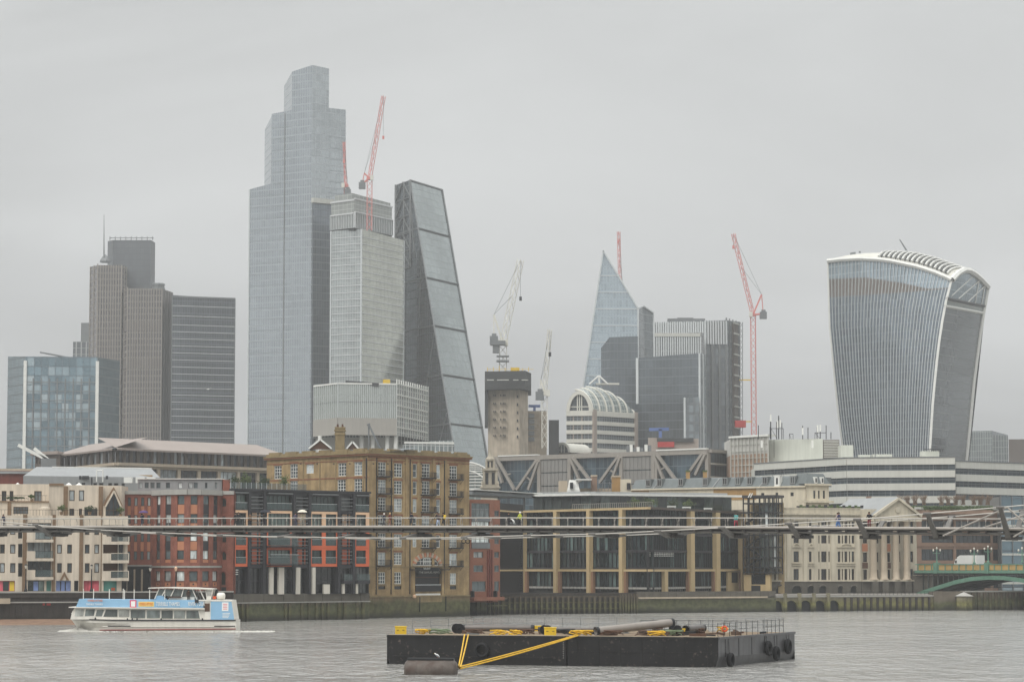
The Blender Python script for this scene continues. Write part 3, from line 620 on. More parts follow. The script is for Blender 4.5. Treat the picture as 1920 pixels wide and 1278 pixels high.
# --- flared tower with curved top
def interp(tab, v):
    for (a, x), (c, y) in zip(tab, tab[1:]):
        if a <= v <= c: return x + (y - x) * (v - a) / (c - a)
    return tab[0][1] if v < tab[0][0] else tab[-1][1]
EL = [(475, 1552), (490, 1552.6), (608, 1555.7), (690, 1563.5), (784, 1573.3), (842, 1581), (900, 1589), (1070, 1612)]
EC = [(505, 1789), (524, 1784.6), (576, 1771), (655, 1759), (752, 1749.4), (846, 1743.6), (900, 1740), (1070, 1734)]
ER = [(505, 1853), (537, 1852), (608, 1839.5), (710, 1825.8), (854, 1812), (900, 1807), (1070, 1795)]
TOP = [(0, 490), (.12, 487), (.25, 485.5), (.4, 487), (.5, 490), (.7, 500), (.85, 511), (.96, 521), (1, 525)]
TOPE = [(0, 525), (.12, 513), (.28, 506.5), (.42, 507), (.6, 513), (.8, 524), (1, 538)]
def wt_front(t, py): return at(interp(EL, py) + (interp(EC, py) - interp(EL, py)) * t, py, 1335 + (1282 - 1335) * t - 22 * t * (1 - t))
def wt_end(t, py): return at(interp(EC, py) + (interp(ER, py) - interp(EC, py)) * t, py, 1282 + 46 * t - 8 * t * (1 - t))
r = thing('flared_top_tower', 'top-heavy curved tower flaring outward with white vertical fins', 'tower', (X(1690, 1300), 1300, 3))
BOT = 1066
def strip(fun, p0, p1, t0, t1, nt_, nv, mt, name, smooth=True):
    """surface patch between two row functions of t"""
    b = MB(); base = 0; V = []
    for i in range(nt_ + 1):
        t = t0 + (t1 - t0) * i / nt_
        for j in range(nv + 1): V.append(fun(t, p0(t) + (p1(t) - p0(t)) * j / nv))
    F_ = [(i * (nv + 1) + j, (i + 1) * (nv + 1) + j, (i + 1) * (nv + 1) + j + 1, i * (nv + 1) + j + 1) for i in range(nt_) for j in range(nv)]
    b.v = [tuple(v) for v in V]; b.f = F_; b.m = [0] * len(F_); me = b.mesh(name, mt, False)
    L = me.uv_layers[0].data; w = (fun(t1, 700) - fun(t0, 700)).length
    for p in me.polygons:
        for li in p.loop_indices:
            vi = me.loops[li].vertex_index; L[li].uv = (w * (vi // (nv + 1)) / nt_, me.vertices[vi].co.z)
    return put(name, me, None, r)
top = lambda t: interp(TOP, t)
b1 = lambda t: interp([(0, 523), (.3, 520), (.6, 530), (.82, 541), (1, 539)], t)
b2 = lambda t: interp([(0, 557), (.3, 553), (.7, 547), (1, 541)], t)
strip(wt_front, lambda t: BOT, b2, 0, 1, 24, 16, G_wt, 'lower_glazing'); strip(wt_front, b2, b1, 0, 1, 24, 2, M_taupe, 'taupe_band'); strip(wt_front, b1, top, 0, 1, 24, 3, G_sky, 'roof_garden_glazing')
n = 36
for i in range(n + 1):
    t = i / n; b = MB(); rows = [BOT + (top(t) - BOT) * j / 14 for j in range(15)]
    nrm = (wt_front(min(1, t + .02), 700) - wt_front(max(0, t - .02), 700)).normalized(); o = Vector((nrm.y, -nrm.x, 0))
    w = 0.32 if 0 < i < n else 1.2
    for j in range(14):
        p, q = wt_front(t, rows[j]), wt_front(t, rows[j + 1]); b.bar(p + o * .15, q + o * .15, w, .3, up=tuple(o))
    b.build('fin' if 0 < i < n else 'edge_rib', M_edge if 0 < i < n else M_white, r)
ct = lambda t: interp([(0, 577), (1, 590)], t); cg = lambda t: interp([(0, 560), (1, 574)], t); te = lambda t: interp(TOPE, t)
strip(wt_end, lambda t: BOT, ct, 0, 1, 8, 16, G_wtd, 'end_glazing'); strip(wt_end, ct, cg, 0, 1, 8, 1, G_vault, 'end_balustrade'); strip(wt_end, cg, te, 0, 1, 10, 4, G_sky, 'end_roof_garden_glazing')
b = MB(); b.path([wt_end(t, ct(t) - 3) + Vector((0, -.6, 0)) for t in (0, .25, .5, .75, 1)], .7, 5); b.build('terrace_edge', M_white, r)
b = MB(); b.path([wt_end(t, cg(t)) + Vector((0, -.6, 0)) for t in (0, .25, .5, .75, 1)], .8, 5); b.build('floor_edge', M_steeldk, r)
b = MB(); b.path([wt_end(i / 14, te(i / 14)) + Vector((0, -.6, 0)) for i in range(15)], 1.5, 6); b.build('arch_edge', M_white, r)
b = MB(); b.path([wt_end(1, BOT + (538 - BOT) * j / 12) + Vector((0, -.3, 0)) for j in range(13)], 1.2, 6); b.build('edge_rib', M_white, r)
for t0, y0, t1, y1 in ((.1, 555, .55, 520), (.3, 560, .75, 527), (.55, 567, .92, 536), (.75, 570, .75, 524), (.92, 572, .92, 534)): b = MB(); b.tube(wt_end(t0, y0) + Vector((0, -.8, 0)), wt_end(t1, y1) + Vector((0, -.8, 0)), .3); b.build('roof_truss_member', M_white, r)
b = MB(); b.path([wt_front(i / 24, top(i / 24)) + Vector((0, -.4, .2)) for i in range(25)], 1.2, 6); b.build('parapet_edge', M_white, r)
RID = [(0, 489), (.15, 481), (.3, 477), (.5, 476), (.65, 479), (.8, 489), (1, 507)]
def wt_roof(t, v):
    f0 = wt_front(t, top(t)); pxr = 1553 + (1815 - 1553) * t; rd = at(pxr, interp(RID, t), 1352 - 40 * t); a = math.pi / 2 * v
    return Vector((f0.x + (rd.x - f0.x) * (1 - math.cos(a)), f0.y + (rd.y - f0.y) * (1 - math.cos(a)), f0.z + (rd.z - f0.z) * math.sin(a)))
b = MB()
for i in range(24):
    for j in range(5): b.face([wt_roof(i / 24, j / 5), wt_roof((i + 1) / 24, j / 5), wt_roof((i + 1) / 24, (j + 1) / 5), wt_roof(i / 24, (j + 1) / 5)])
for i in range(24):
    p, q = wt_roof(i / 24, 1), wt_roof((i + 1) / 24, 1); b.face([p, q, q + Vector((6, 30, -16)), p + Vector((6, 30, -16))])
b.build('roof', M_stonew, r, smooth=True)
for i in range(15):
    t = .42 + i * .037; b = MB(); b.path([wt_roof(t + .05 * v / 6, .12 + .88 * v / 6) + Vector((0, -.3, .5)) for v in range(7)], .4, 5); b.build('roof_louvre', M_steeldk if i % 1 == 0 else M_white, r)
b = MB()
for i in range(16):
    t = .40 + i * .037; b.path([wt_roof(t + .05 * v / 6, .12 + .88 * v / 6) + Vector((0, -.3, .7)) for v in range(7)], .45, 5)
b.build('roof_louvre_frames', M_white, r)
b = MB(); p = at(1705, 478, 1330); b.tube(p, at(1687, 449, 1330), .45, r2=.3); b.tube(p - Vector((0, 0, 1)), p + Vector((3, 0, 1)), .9); b.build('roof_maintenance_arm', M_steelgr, r)
b = MB(); b.bar(at(1594, 476, 1345), at(1604, 474, 1345), 1, 1); b.tube(at(1612, 474, 1345), at(1612, 471, 1345), .5); b.build('roof_gear', M_steelgr, r)
b = MB(); b.face([wt_end(1, BOT), wt_end(1, BOT) + Vector((-8, 40, 0)), wt_end(1, 540) + Vector((-8, 40, 0)), wt_end(1, 540)]); b.face([wt_front(0, BOT) + Vector((6, 40, 0)), wt_front(0, BOT), wt_front(0, 490), wt_front(0, 490) + Vector((6, 40, 0))]); b.face([wt_front(0, BOT) + Vector((6, 40, 0)), wt_end(1, BOT) + Vector((-8, 40, 0)), wt_end(1, 540) + Vector((-8, 40, 0)), wt_front(0, 490) + Vector((6, 40, 0))]); b.build('rear_wall', G_wtd, r)
# --- small glass blocks far right
for lab, pts in (('plain grey-green glass block right of the flared tower', [(1815, 1500, 808), (1860, 1490, 807), (1890, 1520, 815)]), ('thin pale glass block farthest right behind the banded office', [(1860, 1450, 815), (1890, 1446, 816)]), ('flat grey box at the right edge of the skyline', [(1891, 1300, 823), (1930, 1300, 823)])):
    tower('far_glass_block', lab, pts, 30, [G_t5, G_grid] if 'flat' not in lab else [M_taupe], 'office block')
# ---------------------------------------------------------------- cranes
def lattice(b, p, q, w, r, step, tri=False, up=None):
    p, q = Vector(p), Vector(q); d = (q - p); L = d.length; d.normalize()
    a = d.cross(Vector((0, 1, 0)) if abs(d.y) < .9 else Vector((1, 0, 0))).normalized(); c = d.cross(a)
    cs = [(-1, -1), (1, -1), (1, 1), (-1, 1)] if not tri else [(-1, -.8), (1, -.8), (0, 1)]
    off = [a * (x * w / 2) + c * (y * w / 2) for x, y in cs]; n = max(2, int(L / step))
    for o in off: b.bar(p + o, q + o, r * 2, r * 2)
    for i in range(n):
        for k in range(len(off)):
            o1, o2 = off[k], off[(k + 1) % len(off)]
            if i % 2: o1, o2 = o2, o1
            b.bar(p + d * (L * i / n) + o1, p + d * (L * (i + 1) / n) + o2, r * 1.4, r * 1.4)
def crane(label, Y, base, slew, tip, ctr, col, mast_w=2.2, jib_w=1.6, hook=None, apex=None, dark=False):
    """luffing tower crane: mast base, slewing point, jib tip, counterweight end, A-frame apex in photo pixels"""
    r = thing('tower_crane', label, 'crane', tuple(at(base[0], base[1], Y)), 'tower cranes on the skyline')
    S = at(slew[0], slew[1], Y); B = at(base[0], base[1], Y); T = at(tip[0], tip[1], Y); K = at(ctr[0], ctr[1], Y)
    B.x = S.x if abs(base[0] - slew[0]) < 6 else B.x
    b = MB(); lattice(b, B, S, mast_w, .13, 3.0); b.build('mast', col, r)
    b = MB(); lattice(b, S + Vector((0, 0, 1)), T, jib_w, .12, 2.6, True); b.build('jib', col, r)
    b = MB(); b.bar(S + Vector((0, 0, 1)), K, 2.2, .7); b.tube(S + Vector((0, 0, .2)), S + Vector((0, 0, 1.6)), 1.5, 10); b.build('counter_jib', col, r)
    b = MB(); b.box(K.x - 1.6, K.y - 1.4, K.z - 2.4, K.x + 1.6, K.y + 1.4, K.z + .8); b.box(K.x - .8, K.y - 1.2, K.z + .8, K.x + 1.0, K.y + 1.2, K.z + 1.8); b.build('counterweight', M_steelgr, r)
    b = MB(); s = 1 if T.x > S.x else -1; b.box(S.x + s * 1.2 - .8, S.y - 2.6, S.z - .2, S.x + s * 1.2 + .8, S.y - 1, S.z + 2.2); b.build('cab', M_cream, r)
    A = at(apex[0], apex[1], Y) if apex else S.lerp(K, .5) + Vector((0, 0, 8))
    b = MB(); b.bar(S + Vector((0, 0, 1)), A, .7, .7); b.bar(K, A, .4, .4); b.build('a_frame', col, r)
    b = MB(); b.tube(A, T, .09, 4); b.tube(A, S.lerp(T, .6), .09, 4); b.build('pendant_rope', M_steelgr, r)
    H = at(hook[0], hook[1], Y) if hook else T - Vector((0, 0, 18)); H.x = T.x
    b = MB(); b.tube(T, H, .1, 4); b.build('hoist_rope', M_steelgr, r); b = MB(); b.box(H.x - .5, H.y - .4, H.z - 1.6, H.x + .5, H.y + .4, H.z); b.build('hook_block', M_red if not dark else M_steeldk, r)
    return r
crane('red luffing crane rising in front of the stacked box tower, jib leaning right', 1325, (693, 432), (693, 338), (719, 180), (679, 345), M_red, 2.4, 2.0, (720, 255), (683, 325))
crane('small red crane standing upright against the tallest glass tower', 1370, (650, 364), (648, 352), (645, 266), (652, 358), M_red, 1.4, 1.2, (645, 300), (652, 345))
r = crane('white crane with grey winch deck standing on the concrete core', 1062, (945, 695), (943, 648), (976, 487), (926, 634), M_cream, 2.8, 2.6, (978, 556), (926, 590), True)
b = MB(); S = at(943, 640, 1060); b.box(S.x - 5, S.y - 2, S.z - 1.5, S.x + 1, S.y + 2, S.z + .2); b.box(S.x - 4, S.y - 1.5, S.z - 4.5, S.x - 1.5, S.y + 1.5, S.z - 1.5); b.box(S.x - 2.5, S.y - 2.2, S.z - 8, S.x + 2.4, S.y + 2.2, S.z - 7.4); b.box(S.x - 2.5, S.y - 2.2, S.z - 6, S.x + 2.4, S.y + 2.2, S.z - 5.6); b.build('winch_deck', M_steelgr, r)
crane('slim white crane right of the concrete core', 1030, (1020, 840), (1021, 742), (1031, 617), (1012, 738), M_cream, 2.0, 1.6, (1031, 660), (1014, 712), True)
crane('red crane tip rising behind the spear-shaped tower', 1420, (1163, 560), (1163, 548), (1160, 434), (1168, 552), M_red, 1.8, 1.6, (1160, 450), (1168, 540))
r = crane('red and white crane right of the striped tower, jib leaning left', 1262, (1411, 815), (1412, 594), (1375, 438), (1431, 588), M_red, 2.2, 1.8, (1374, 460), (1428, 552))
for py in (712, 790): p = at(1386, py, 1262); b = MB(); b.bar(p, at(1409, py, 1262), .5, .5); b.build('tie_beam', M_yel, r)
b = MB(); lattice(b, at(1390, 815, 1262), at(1390, 604, 1262), 1.2, .1, 2.5); b.build('hoist_mast', M_steelgr, r); p = at(1388, 801, 1262); bx('hoist_cage', M_redbox, p.x - 2.5, p.y - 1.5, p.z, p.x + 2.5, p.y + 1.5, p.z + 3.2, r)
# ---------------------------------------------------------------- facade kit
_win = {}
def window(F, a0, a1, z0, z1, fm, gm, parent, y=.16, nx=2, nz=2, fw=.09, sub=True, name='window'):
    """framed window: frame with glazing bars, pane behind it"""
    w, h = a1 - a0, z1 - z0; kw, kh = max(.3, round(w, 1)), max(.3, round(h, 1)); key = (kw, kh, fm.name, nx, nz, fw)
    if key not in _win:
        b = MB(); t = fw
        b.box(0, 0, 0, t, .08, kh); b.box(kw - t, 0, 0, kw, .08, kh); b.box(t, 0, 0, kw - t, .08, t); b.box(t, 0, kh - t, kw - t, .08, kh)
        for i in range(1, nx): x = kw * i / nx; b.box(x - t * .4, .01, t, x + t * .4, .07, kh - t)
        for j in range(1, nz): z = kh * j / nz; b.box(t, .015, z - t * .4, kw - t, .065, z + t * .4)
        _win[key] = b.mesh('window_frame', fm, uv=False)
    o = put(name, _win[key], F.M(a0, y, z0, w / kw, 1, h / kh), parent)
    put('pane', cube(gm), F.M(a0 + .02, y + .09, z0 + .02, w - .04, .03, h - .04), o)
    return o
def grid(F, cols, rows, ref):
    out = []
    for r0, r1 in rows:
        z1, z0 = F.z(r0, ref), F.z(r1, ref); my = (r0 + r1) / 2
        for c0, c1 in cols: out.append((F.s_(c0, my), F.s_(c1, my), z0, z1))
    return out
def even(p0, p1, n, fill=.6):
    st = (p1 - p0) / n; return [(p0 + st * (i + .5 - fill / 2), p0 + st * (i + .5 + fill / 2)) for i in range(n)]
def body(name, mt, pts, z0, z1, parent, top=None):
    b = MB(); b.prism(pts, z0, z1, 0, 1 if top else None); return b.build(name, [mt, top] if top else mt, parent)
def back(F, d, a0=0, a1=None, y=0.4):
    """footprint behind a facade"""
    a1 = F.L if a1 is None else a1; return [F.w(a0, y, 0), F.w(a1, y, 0), F.w(a1, y, 0) + Vector((0, d, 0)), F.w(a0, y, 0) + Vector((0, d, 0))]
# ---------------------------------------------------------------- middle distance materials
M_bronze = mat('bronze_fin', (88, 78, 70), 0.5, 0.08, 0.3, 0.1, 0.3)
M_roofpk = mat('pinkish_metal_roof', (148, 136, 128), 0.5, 0.06, 0.1, 0.1)
M_sandst = mat('sandstone', (178, 164, 144), 0.8, 0.08, 0.3, 0.15, fine=.06)
G_dim = glass('dim_window_glass', (44, 50, 54), (150, 158, 160), 0.35)
G_blk = glass('black_window_glass', (26, 28, 31), (70, 74, 74), 0.3)
M_zinc = mat('zinc_sheet', (150, 152, 152), 0.5, 0.06, 0.3, 0.12, 0.2)
M_zincd = mat('dull_lead_roof', (112, 116, 118), 0.6, 0.07, 0.4, 0.12)
M_brickr = mat('dark_red_brick', (112, 58, 48), 0.9, 0.16, 0.8, 0.15, fine=.14)
M_truss = mat('truss_steel', (152, 146, 138), 0.5, 0.06, 0.3, 0.12, 0.15)
M_mesh = mat('grey_louvre_panel', (130, 128, 124), 0.6, 0.06, 0.3, 0.1, fine=.08)
G_truss = curtain('blue_grey_hall_glass', 1.5, 3.4, (76, 92, 102), (96, 104, 108), 0.06, 0.06, 0.4, 0.12, 0.3, big=.25)
M_slate = mat('grey_slate', (104, 110, 110), 0.7, 0.08, 0.8, 0.1, fine=.08)
M_creamst = mat('cream_stucco', (210, 200, 178), 0.8, 0.06, 0.4, 0.18, fine=.04)
M_ochre = mat('ochre_brick', (166, 132, 84), 0.9, 0.1, 0.6, 0.15, fine=.12)
M_plant = mat('pale_plant_cladding', (196, 198, 188), 0.6, 0.05, 0.15, 0.12)
M_bandw = mat('pale_grey_spandrel', (196, 196, 188), 0.55, 0.04, 0.2, 0.1)
M_scafp = mat('pale_scaffold_sheet', (188, 186, 180), 0.8, 0.08, 0.3, 0.1)
M_scafb = mat('brown_scaffold_sheet', (158, 132, 112), 0.85, 0.1, 0.4, 0.15)
M_church = mat('old_portland_stone', (166, 158, 142), 0.85, 0.14, 0.5, 0.2)
M_gold = mat('gilded_finial', (190, 170, 90), 0.5, 0.05)
M_brnbr = mat('brown_brick', (140, 116, 100), 0.85, 0.1, 0.6, 0.12, fine=.12)
M_hedge = mat('hedge_leaf', (70, 88, 48), 0.8, 0.25, 1.5)
M_twig = mat('bare_twig', (126, 106, 88), 0.85, 0.15, 1.0)
# --- long bronze office with wide eaves
r = thing('long_bronze_office', 'long low office with pinkish overhanging roof and bronze window fins', 'office block', (X(220, 760), 760, 3))
fa, fb = Fac(113, 806, 220, 760, 850), Fac(220, 760, 520, 806, 850)
zt, ze, zl, zm = fb.z(826, 221), fb.z(841, 221), fb.z(868, 221), fb.z(874, 221)
for f, n in ((fa, 9), (fb, 24)):
    ref = 221; st = f.L / n; hs = [(st * (i + .22), st * (i + .78), zl + .3, ze - .3) for i in range(n)]
    n2 = n // 3; s2 = f.L / n2; hl = [(s2 * (i + .07), s2 * (i + .93), zl - 6, zm - .4) for i in range(n2)]
    f.wall('upper_wall', M_bronze, 0, f.L, zl, ze + .1, hs, .5, r); f.wall('lower_wall', M_sandst, 0, f.L, 3, zl, hl, .9, r)
    for h in hs: window(f, *h, M_bronze, G_dim, r, .3, 1, 1)
    for h in hl: window(f, *h, M_bronze, G_dim, r, .6, 4, 1)
    f.box('stone_ledge', M_sandst, -.4, f.L + .4, zl - .6, zl + .2, -1.0, .1, r)
    b = MB(); b.face([(-2, -2.2, ze), (f.L + 2, -2.2, ze), (f.L, 9, zt + 1.2), (0, 9, zt + 1.2)]); b.face([(-2, -2.2, ze - .5), (f.L + 2, -2.2, ze - .5), (f.L + 2, -2.2, ze), (-2, -2.2, ze)]); b.face([(-2, -2.2, ze - .5), (-2, 2, ze - .3), (f.L + 2, 2, ze - .3), (f.L + 2, -2.2, ze - .5)]); b.build('roof', M_roofpk, r, f.R)
body('core', M_bronze, [fa.A + Vector((0, 2.5, 0)), fa.B + Vector((0, 2.5, 0)), fb.B + Vector((0, 2.5, 0)), fb.B + Vector((0, 40, 0)), fa.A + Vector((0, 40, 0))], 3, ze - .5, r)
r2 = thing('low_bronze_wing', 'low dark wing with pinkish roof left of the bronze office', 'office block', (X(90, 790), 790, 3))
f = Fac(66, 800, 113, 792, 860); f.wall('wall', M_bronze, 0, f.L, 3, f.z(852, 90), [(i * 1.7 + .4, i * 1.7 + 1.3, f.z(868, 90), f.z(856, 90)) for i in range(4)], .4, r2)
body('roof', M_roofpk, back(f, 20, -1, None, -1), f.z(852, 90), f.z(846, 90), r2)
r = thing('rooftop_davit', 'pale twin-beam maintenance davit slanting over the far left roofs', 'davit', tuple(at(92, 880, 700)))
for d in (0, 6): b = MB(); b.bar(at(34 + d * 5, 834 + d, 700), at(90 + d * 1.4, 862 + d, 700), .6, .8); b.build('beam', M_white, r)
p = at(92, 878, 700); b = MB(); b.prism([p + Vector((-2, -1, 0)), p + Vector((2, -1, 0)), p + Vector((1.6, 1, 0)), p + Vector((-1.6, 1, 0))], p.z - 3, p.z + 2.6); b.build('base', M_steelgr, r)
# --- red brick curved parapet and tan terrace at the far left
r = thing('round_brick_drum', 'dark red brick drum with pale coping behind the beige flats', 'building', (X(15, 600), 600, 3))
b = MB(); c = (X(5, 612), 618, 0); b.lathe([(9.2, 3), (9.2, Z(886, 609)), (9.6, Z(886, 609)), (9.6, Z(882, 609)), (0.1, Z(881, 609))], 28, c); b.build('drum', M_brickr, r)
b = MB(); b.lathe([(9.8, Z(887.5, 609)), (9.8, Z(883, 609)), (8, Z(882, 609))], 28, c); b.build('coping', M_zinc, r)
body('tan_terrace', M_sandst, [P2(-20, 640), P2(122, 640), P2(122, 660), P2(-20, 660)], 3, Z(878, 640), r)
# --- grey zinc attic block
r = thing('zinc_attic_block', 'long grey zinc roof with small square windows behind the beige flats', 'building', (X(150, 520), 520, 3))
f = Fac(44, 520, 300, 530, 910); zt = f.z(893, 170); hs = [q for q in grid(f, [(143, 150), (153, 160), (175, 182), (186, 194), (203, 210), (214, 222), (228, 234)], [(905, 911)], 190)]
f.wall('wall', M_zinc, 0, f.L, 3, zt, hs, .3, r)
for h in hs: window(f, *h, M_steeldk, G_blk, r, .15, 1, 1)
b = MB(); b.face([(0, 0, zt), (f.L, 0, zt), (f.L, 7, zt + 2.0), (4, 7, zt + 2.0)]); b.face([(0, 0, zt), (4, 7, zt + 2), (4, 7, 3), (0, 0, 3)]); b.build('sloped_roof', M_zinc, r, f.R)
f.box('eaves_strip', M_white, 7, f.L, zt + 1.7, zt + 2.1, 6.6, 7.2, r)
for px in (94, 98, 103, 150, 156, 160, 164, 200): p = at(px, 893, 524); bx('roof_vent', M_steeldk, p.x - .2, p.y, p.z - .5, p.x + .25, p.y + .4, p.z + .15, r)
p = at(187, 893, 524); b = MB(); b.tube((p.x - .6, p.y, p.z - 1), (p.x - .6, p.y, p.z + 1.4), .12); b.tube((p.x + .6, p.y, p.z - 1), (p.x + .6, p.y, p.z + 1.4), .12); b.tube((p.x - .6, p.y, p.z + 1.2), (p.x + .6, p.y, p.z + 1.2), .1); b.build('vent_frame', M_white, r)
p = at(172, 905, 515); b = MB(); b.tube(p - Vector((0, 0, 1)), p + Vector((0, 0, 1.1)), .16); b.build('flue', M_steeldk, r)
for px in (240, 262, 283): p = at(px, 899, 522); bx('plant_box', M_white, p.x - .8, p.y, p.z - .6, p.x + .8, p.y + 1.2, p.z + .5, r)
p = at(262, 893, 530); bx('ochre_plant_screen', M_ochre, p.x - 2.4, p.y, p.z - 1, p.x + 2.4, p.y + 1, p.z + .3, r)
# --- arched glass station roof and church tower
r = thing('arched_glass_roof', 'curved glazed shed roof with white glazing bars beside the brick warehouse', 'roof', (X(890, 700), 700, 3))
cx, cr, Yr = X(872, 700), X(934, 700) - X(872, 700), 700; zc = Z(922, 700); hh = Z(866, 700) - zc
b = MB(); Np = 14; pr = [(cx + cr * math.cos(math.pi / 2 * i / Np) * 1.0, zc + hh * math.sin(math.pi / 2 * i / Np)) for i in range(Np + 1)]
for i in range(Np): b.face([(pr[i][0], Yr, pr[i][1]), (pr[i][0], Yr + 60, pr[i][1]), (pr[i + 1][0], Yr + 60, pr[i + 1][1]), (pr[i + 1][0], Yr, pr[i + 1][1])])
b.face([(cx, Yr + .1, 3)] + [(pr[0][0], Yr + .1, 3)] + [(x, Yr + .1, z) for x, z in pr]); b.build('glazing', G_vault, r)
for i in range(1, Np): b = MB(); b.bar((cx, Yr - .2, pr[i][1]), (pr[i][0], Yr - .2, pr[i][1]), .25, .22); b.build('glazing_bar', M_white, r)
for k in (1.0, .72): b = MB(); b.path([(cx + (x - cx) * k, Yr - .3, zc + (z - zc) * k) for x, z in pr], .22, 5); b.build('arch_rib', M_white, r)
r = thing('church_tower', 'weathered stone church tower with pillared lantern and thin spire', 'church tower', (X(919, 640), 640, 3))
cx_, Yc = X(919, 640), 640
def ch(name, w, py0, py1, mt=M_church): return bx(name, mt, cx_ - w, Yc - w, Z(py0, Yc), cx_ + w, Yc + w, Z(py1, Yc), r)
ch('tower_stage', 2.1, 1060, 915); ch('cornice', 2.4, 915, 912); ch('belfry_core', 1.3, 912, 882); ch('belfry_cornice', 1.9, 882, 878); ch('lantern_core', .75, 878, 862); ch('lantern_cornice', 1.1, 863, 860)
for w_, a_, c_, e_ in ((.75, 908, 886, 1.32), (.4, 876, 865, .77)):
    for g in (-1, 1): bx('belfry_opening', M_steeldk, cx_ + g * w_ - w_ * .45, Yc - e_, Z(a_, Yc), cx_ + g * w_ + w_ * .45, Yc - e_ + .1, Z(c_, Yc), r)
for sx in (-1, 1):
    for sy in (-1, 1):
        bx('pillar', M_church, cx_ + sx * 1.5 - .25, Yc + sy * 1.5 - .25, Z(912, Yc), cx_ + sx * 1.5 + .25, Yc + sy * 1.5 + .25, Z(882, Yc), r); bx('lantern_pillar', M_church, cx_ + sx * .9 - .2, Yc + sy * .9 - .2, Z(878, Yc), cx_ + sx * .9 + .2, Yc + sy * .9 + .2, Z(863, Yc), r)
    bx('pillar', M_church, cx_ + sx * .12 - .16, Yc - 1.6, Z(912, Yc), cx_ + sx * .12 + .16, Yc - 1.3, Z(882, Yc), r) if sx > 0 else None
b = MB(); b.lathe([(1.1, 0), (.6, .6), (.3, 1.5), (.1, 2.6)], 10, (cx_, Yc, Z(860, Yc))); b.build('spire', M_church, r); b = MB(); b.tube((cx_, Yc, Z(850, Yc)), (cx_, Yc, Z(840, Yc)), .08); b.lathe([(.01, -.2), (.2, 0), (.01, .2)], 8, (cx_, Yc, Z(846, Yc))); b.build('finial', M_gold, r)
for sx in (-1.9, 1.9): b = MB(); b.lathe([(.3, 0), (.15, .4), (.25, .7), (.02, 1.4)], 8, (cx_ + sx, Yc - 1.9, Z(912, Yc))); b.build('urn', M_church, r)
# --- hall with exposed steel trusses
r = thing('truss_fronted_hall', 'wide grey office with big slanting steel trusses over blue glass', 'office block', (X(1130, 780), 780, 3))
f = Fac(926, 815, 1329, 762, 860); fe = Fac(1331, 762, 1369, 772, 860); zt = f.z(842, 1325); zb = 3
b = MB(); b.face([(0, .5, zb), (f.L, .5, zb), (f.L, .5, zt), (0, .5, zt)]); b.build('hall_glazing', G_truss, r, f.R)
b = MB(); b.face([(0, .3, zb), (fe.L, .3, zb), (fe.L, .3, zt), (0, .3, zt)]); b.build('end_glazing', G_truss, r, fe.R)
body('core', M_mesh, [f.A + Vector((0, 2, 0)), f.B + Vector((0, 2, 0)), fe.B + Vector((0, 1, 0)), fe.B + Vector((0, 30, 0)), f.A + Vector((0, 30, 0))], 3, zt - .3, r)
f.box('top_beam', M_truss, 0, f.L, zt - 1.3, zt, -.8, .4, r); fe.box('top_beam', M_truss, 0, fe.L, zt - .9, zt, -.6, .4, r)
f.box('roof_edge', M_white, f.s_(1234, 842), f.L, zt, zt + .35, -1, 0, r); f.box('roof_edge', M_white, f.s_(938, 858), f.s_(1012, 853), zt, zt + .3, -1, 0, r)
for a, c in ((1014, 1071), (1168, 1228)):
    a0, a1 = f.s_(a, 870), f.s_(c, 870); n = 8; st = (a1 - a0) / n
    for k in range(3):
        z1 = zt - 1.5 - k * 3.9
        for i in range(n): f.box('louvre_panel', M_mesh, a0 + st * i + .06, a0 + st * (i + 1) - .06, z1 - 3.6, z1, -.5, .2, r)
    for e in (a0, a1): f.box('pylon', M_truss, e - .7, e + .5, zb, zt - 1.3, -.9, .3, r)
def diag(p, q, w=.7): b = MB(); b.bar(f.w(f.s_(*p), -1.0, f.uv(*p)[1]), f.w(f.s_(*q), -1.0, f.uv(*q)[1]), w, w); b.build('truss_diagonal', M_truss, r)
for p, q in (((936, 860), (969, 918)), ((932, 862), (946, 905)), ((1011, 862), (973, 918)), ((1014, 864), (995, 918)), ((1078, 857), (1110, 900)), ((1074, 859), (1092, 903)), ((1164, 855), (1128, 905)), ((1167, 857), (1152, 898)), ((1236, 852), (1276, 906)), ((1231, 854), (1250, 903)), ((1322, 849), (1292, 892)), ((1327, 850), (1308, 890)), ((952, 890), (962, 888)), ((990, 892), (1000, 901)), ((1088, 880), (1097, 876)), ((1146, 880), (1157, 886)), ((1243, 880), (1254, 874))): diag(p, q, .8 if abs(p[1] - q[1]) > 20 else .4)
for px in (928, 1232, 1328): f.box('column', M_truss, f.s_(px, 870) - .6, f.s_(px, 870) + .6, zb, zt - 1.3, -.8, .3, r)
for k in range(3): fe.box('floor_edge', M_bandw, 0, fe.L, zt - 4.2 - k * 3.7, zt - 3.8 - k * 3.7, -.3, .28, r)
for i, px in enumerate((1178, 1184, 1190, 1197, 1204, 1212, 1219)): p = at(px, 838, 790); bx('roof_plant', M_white if i % 2 else M_steelgr, p.x - .5, p.y, zt, p.x + .35, p.y + 2, p.z + random.uniform(-.3, 1), r)
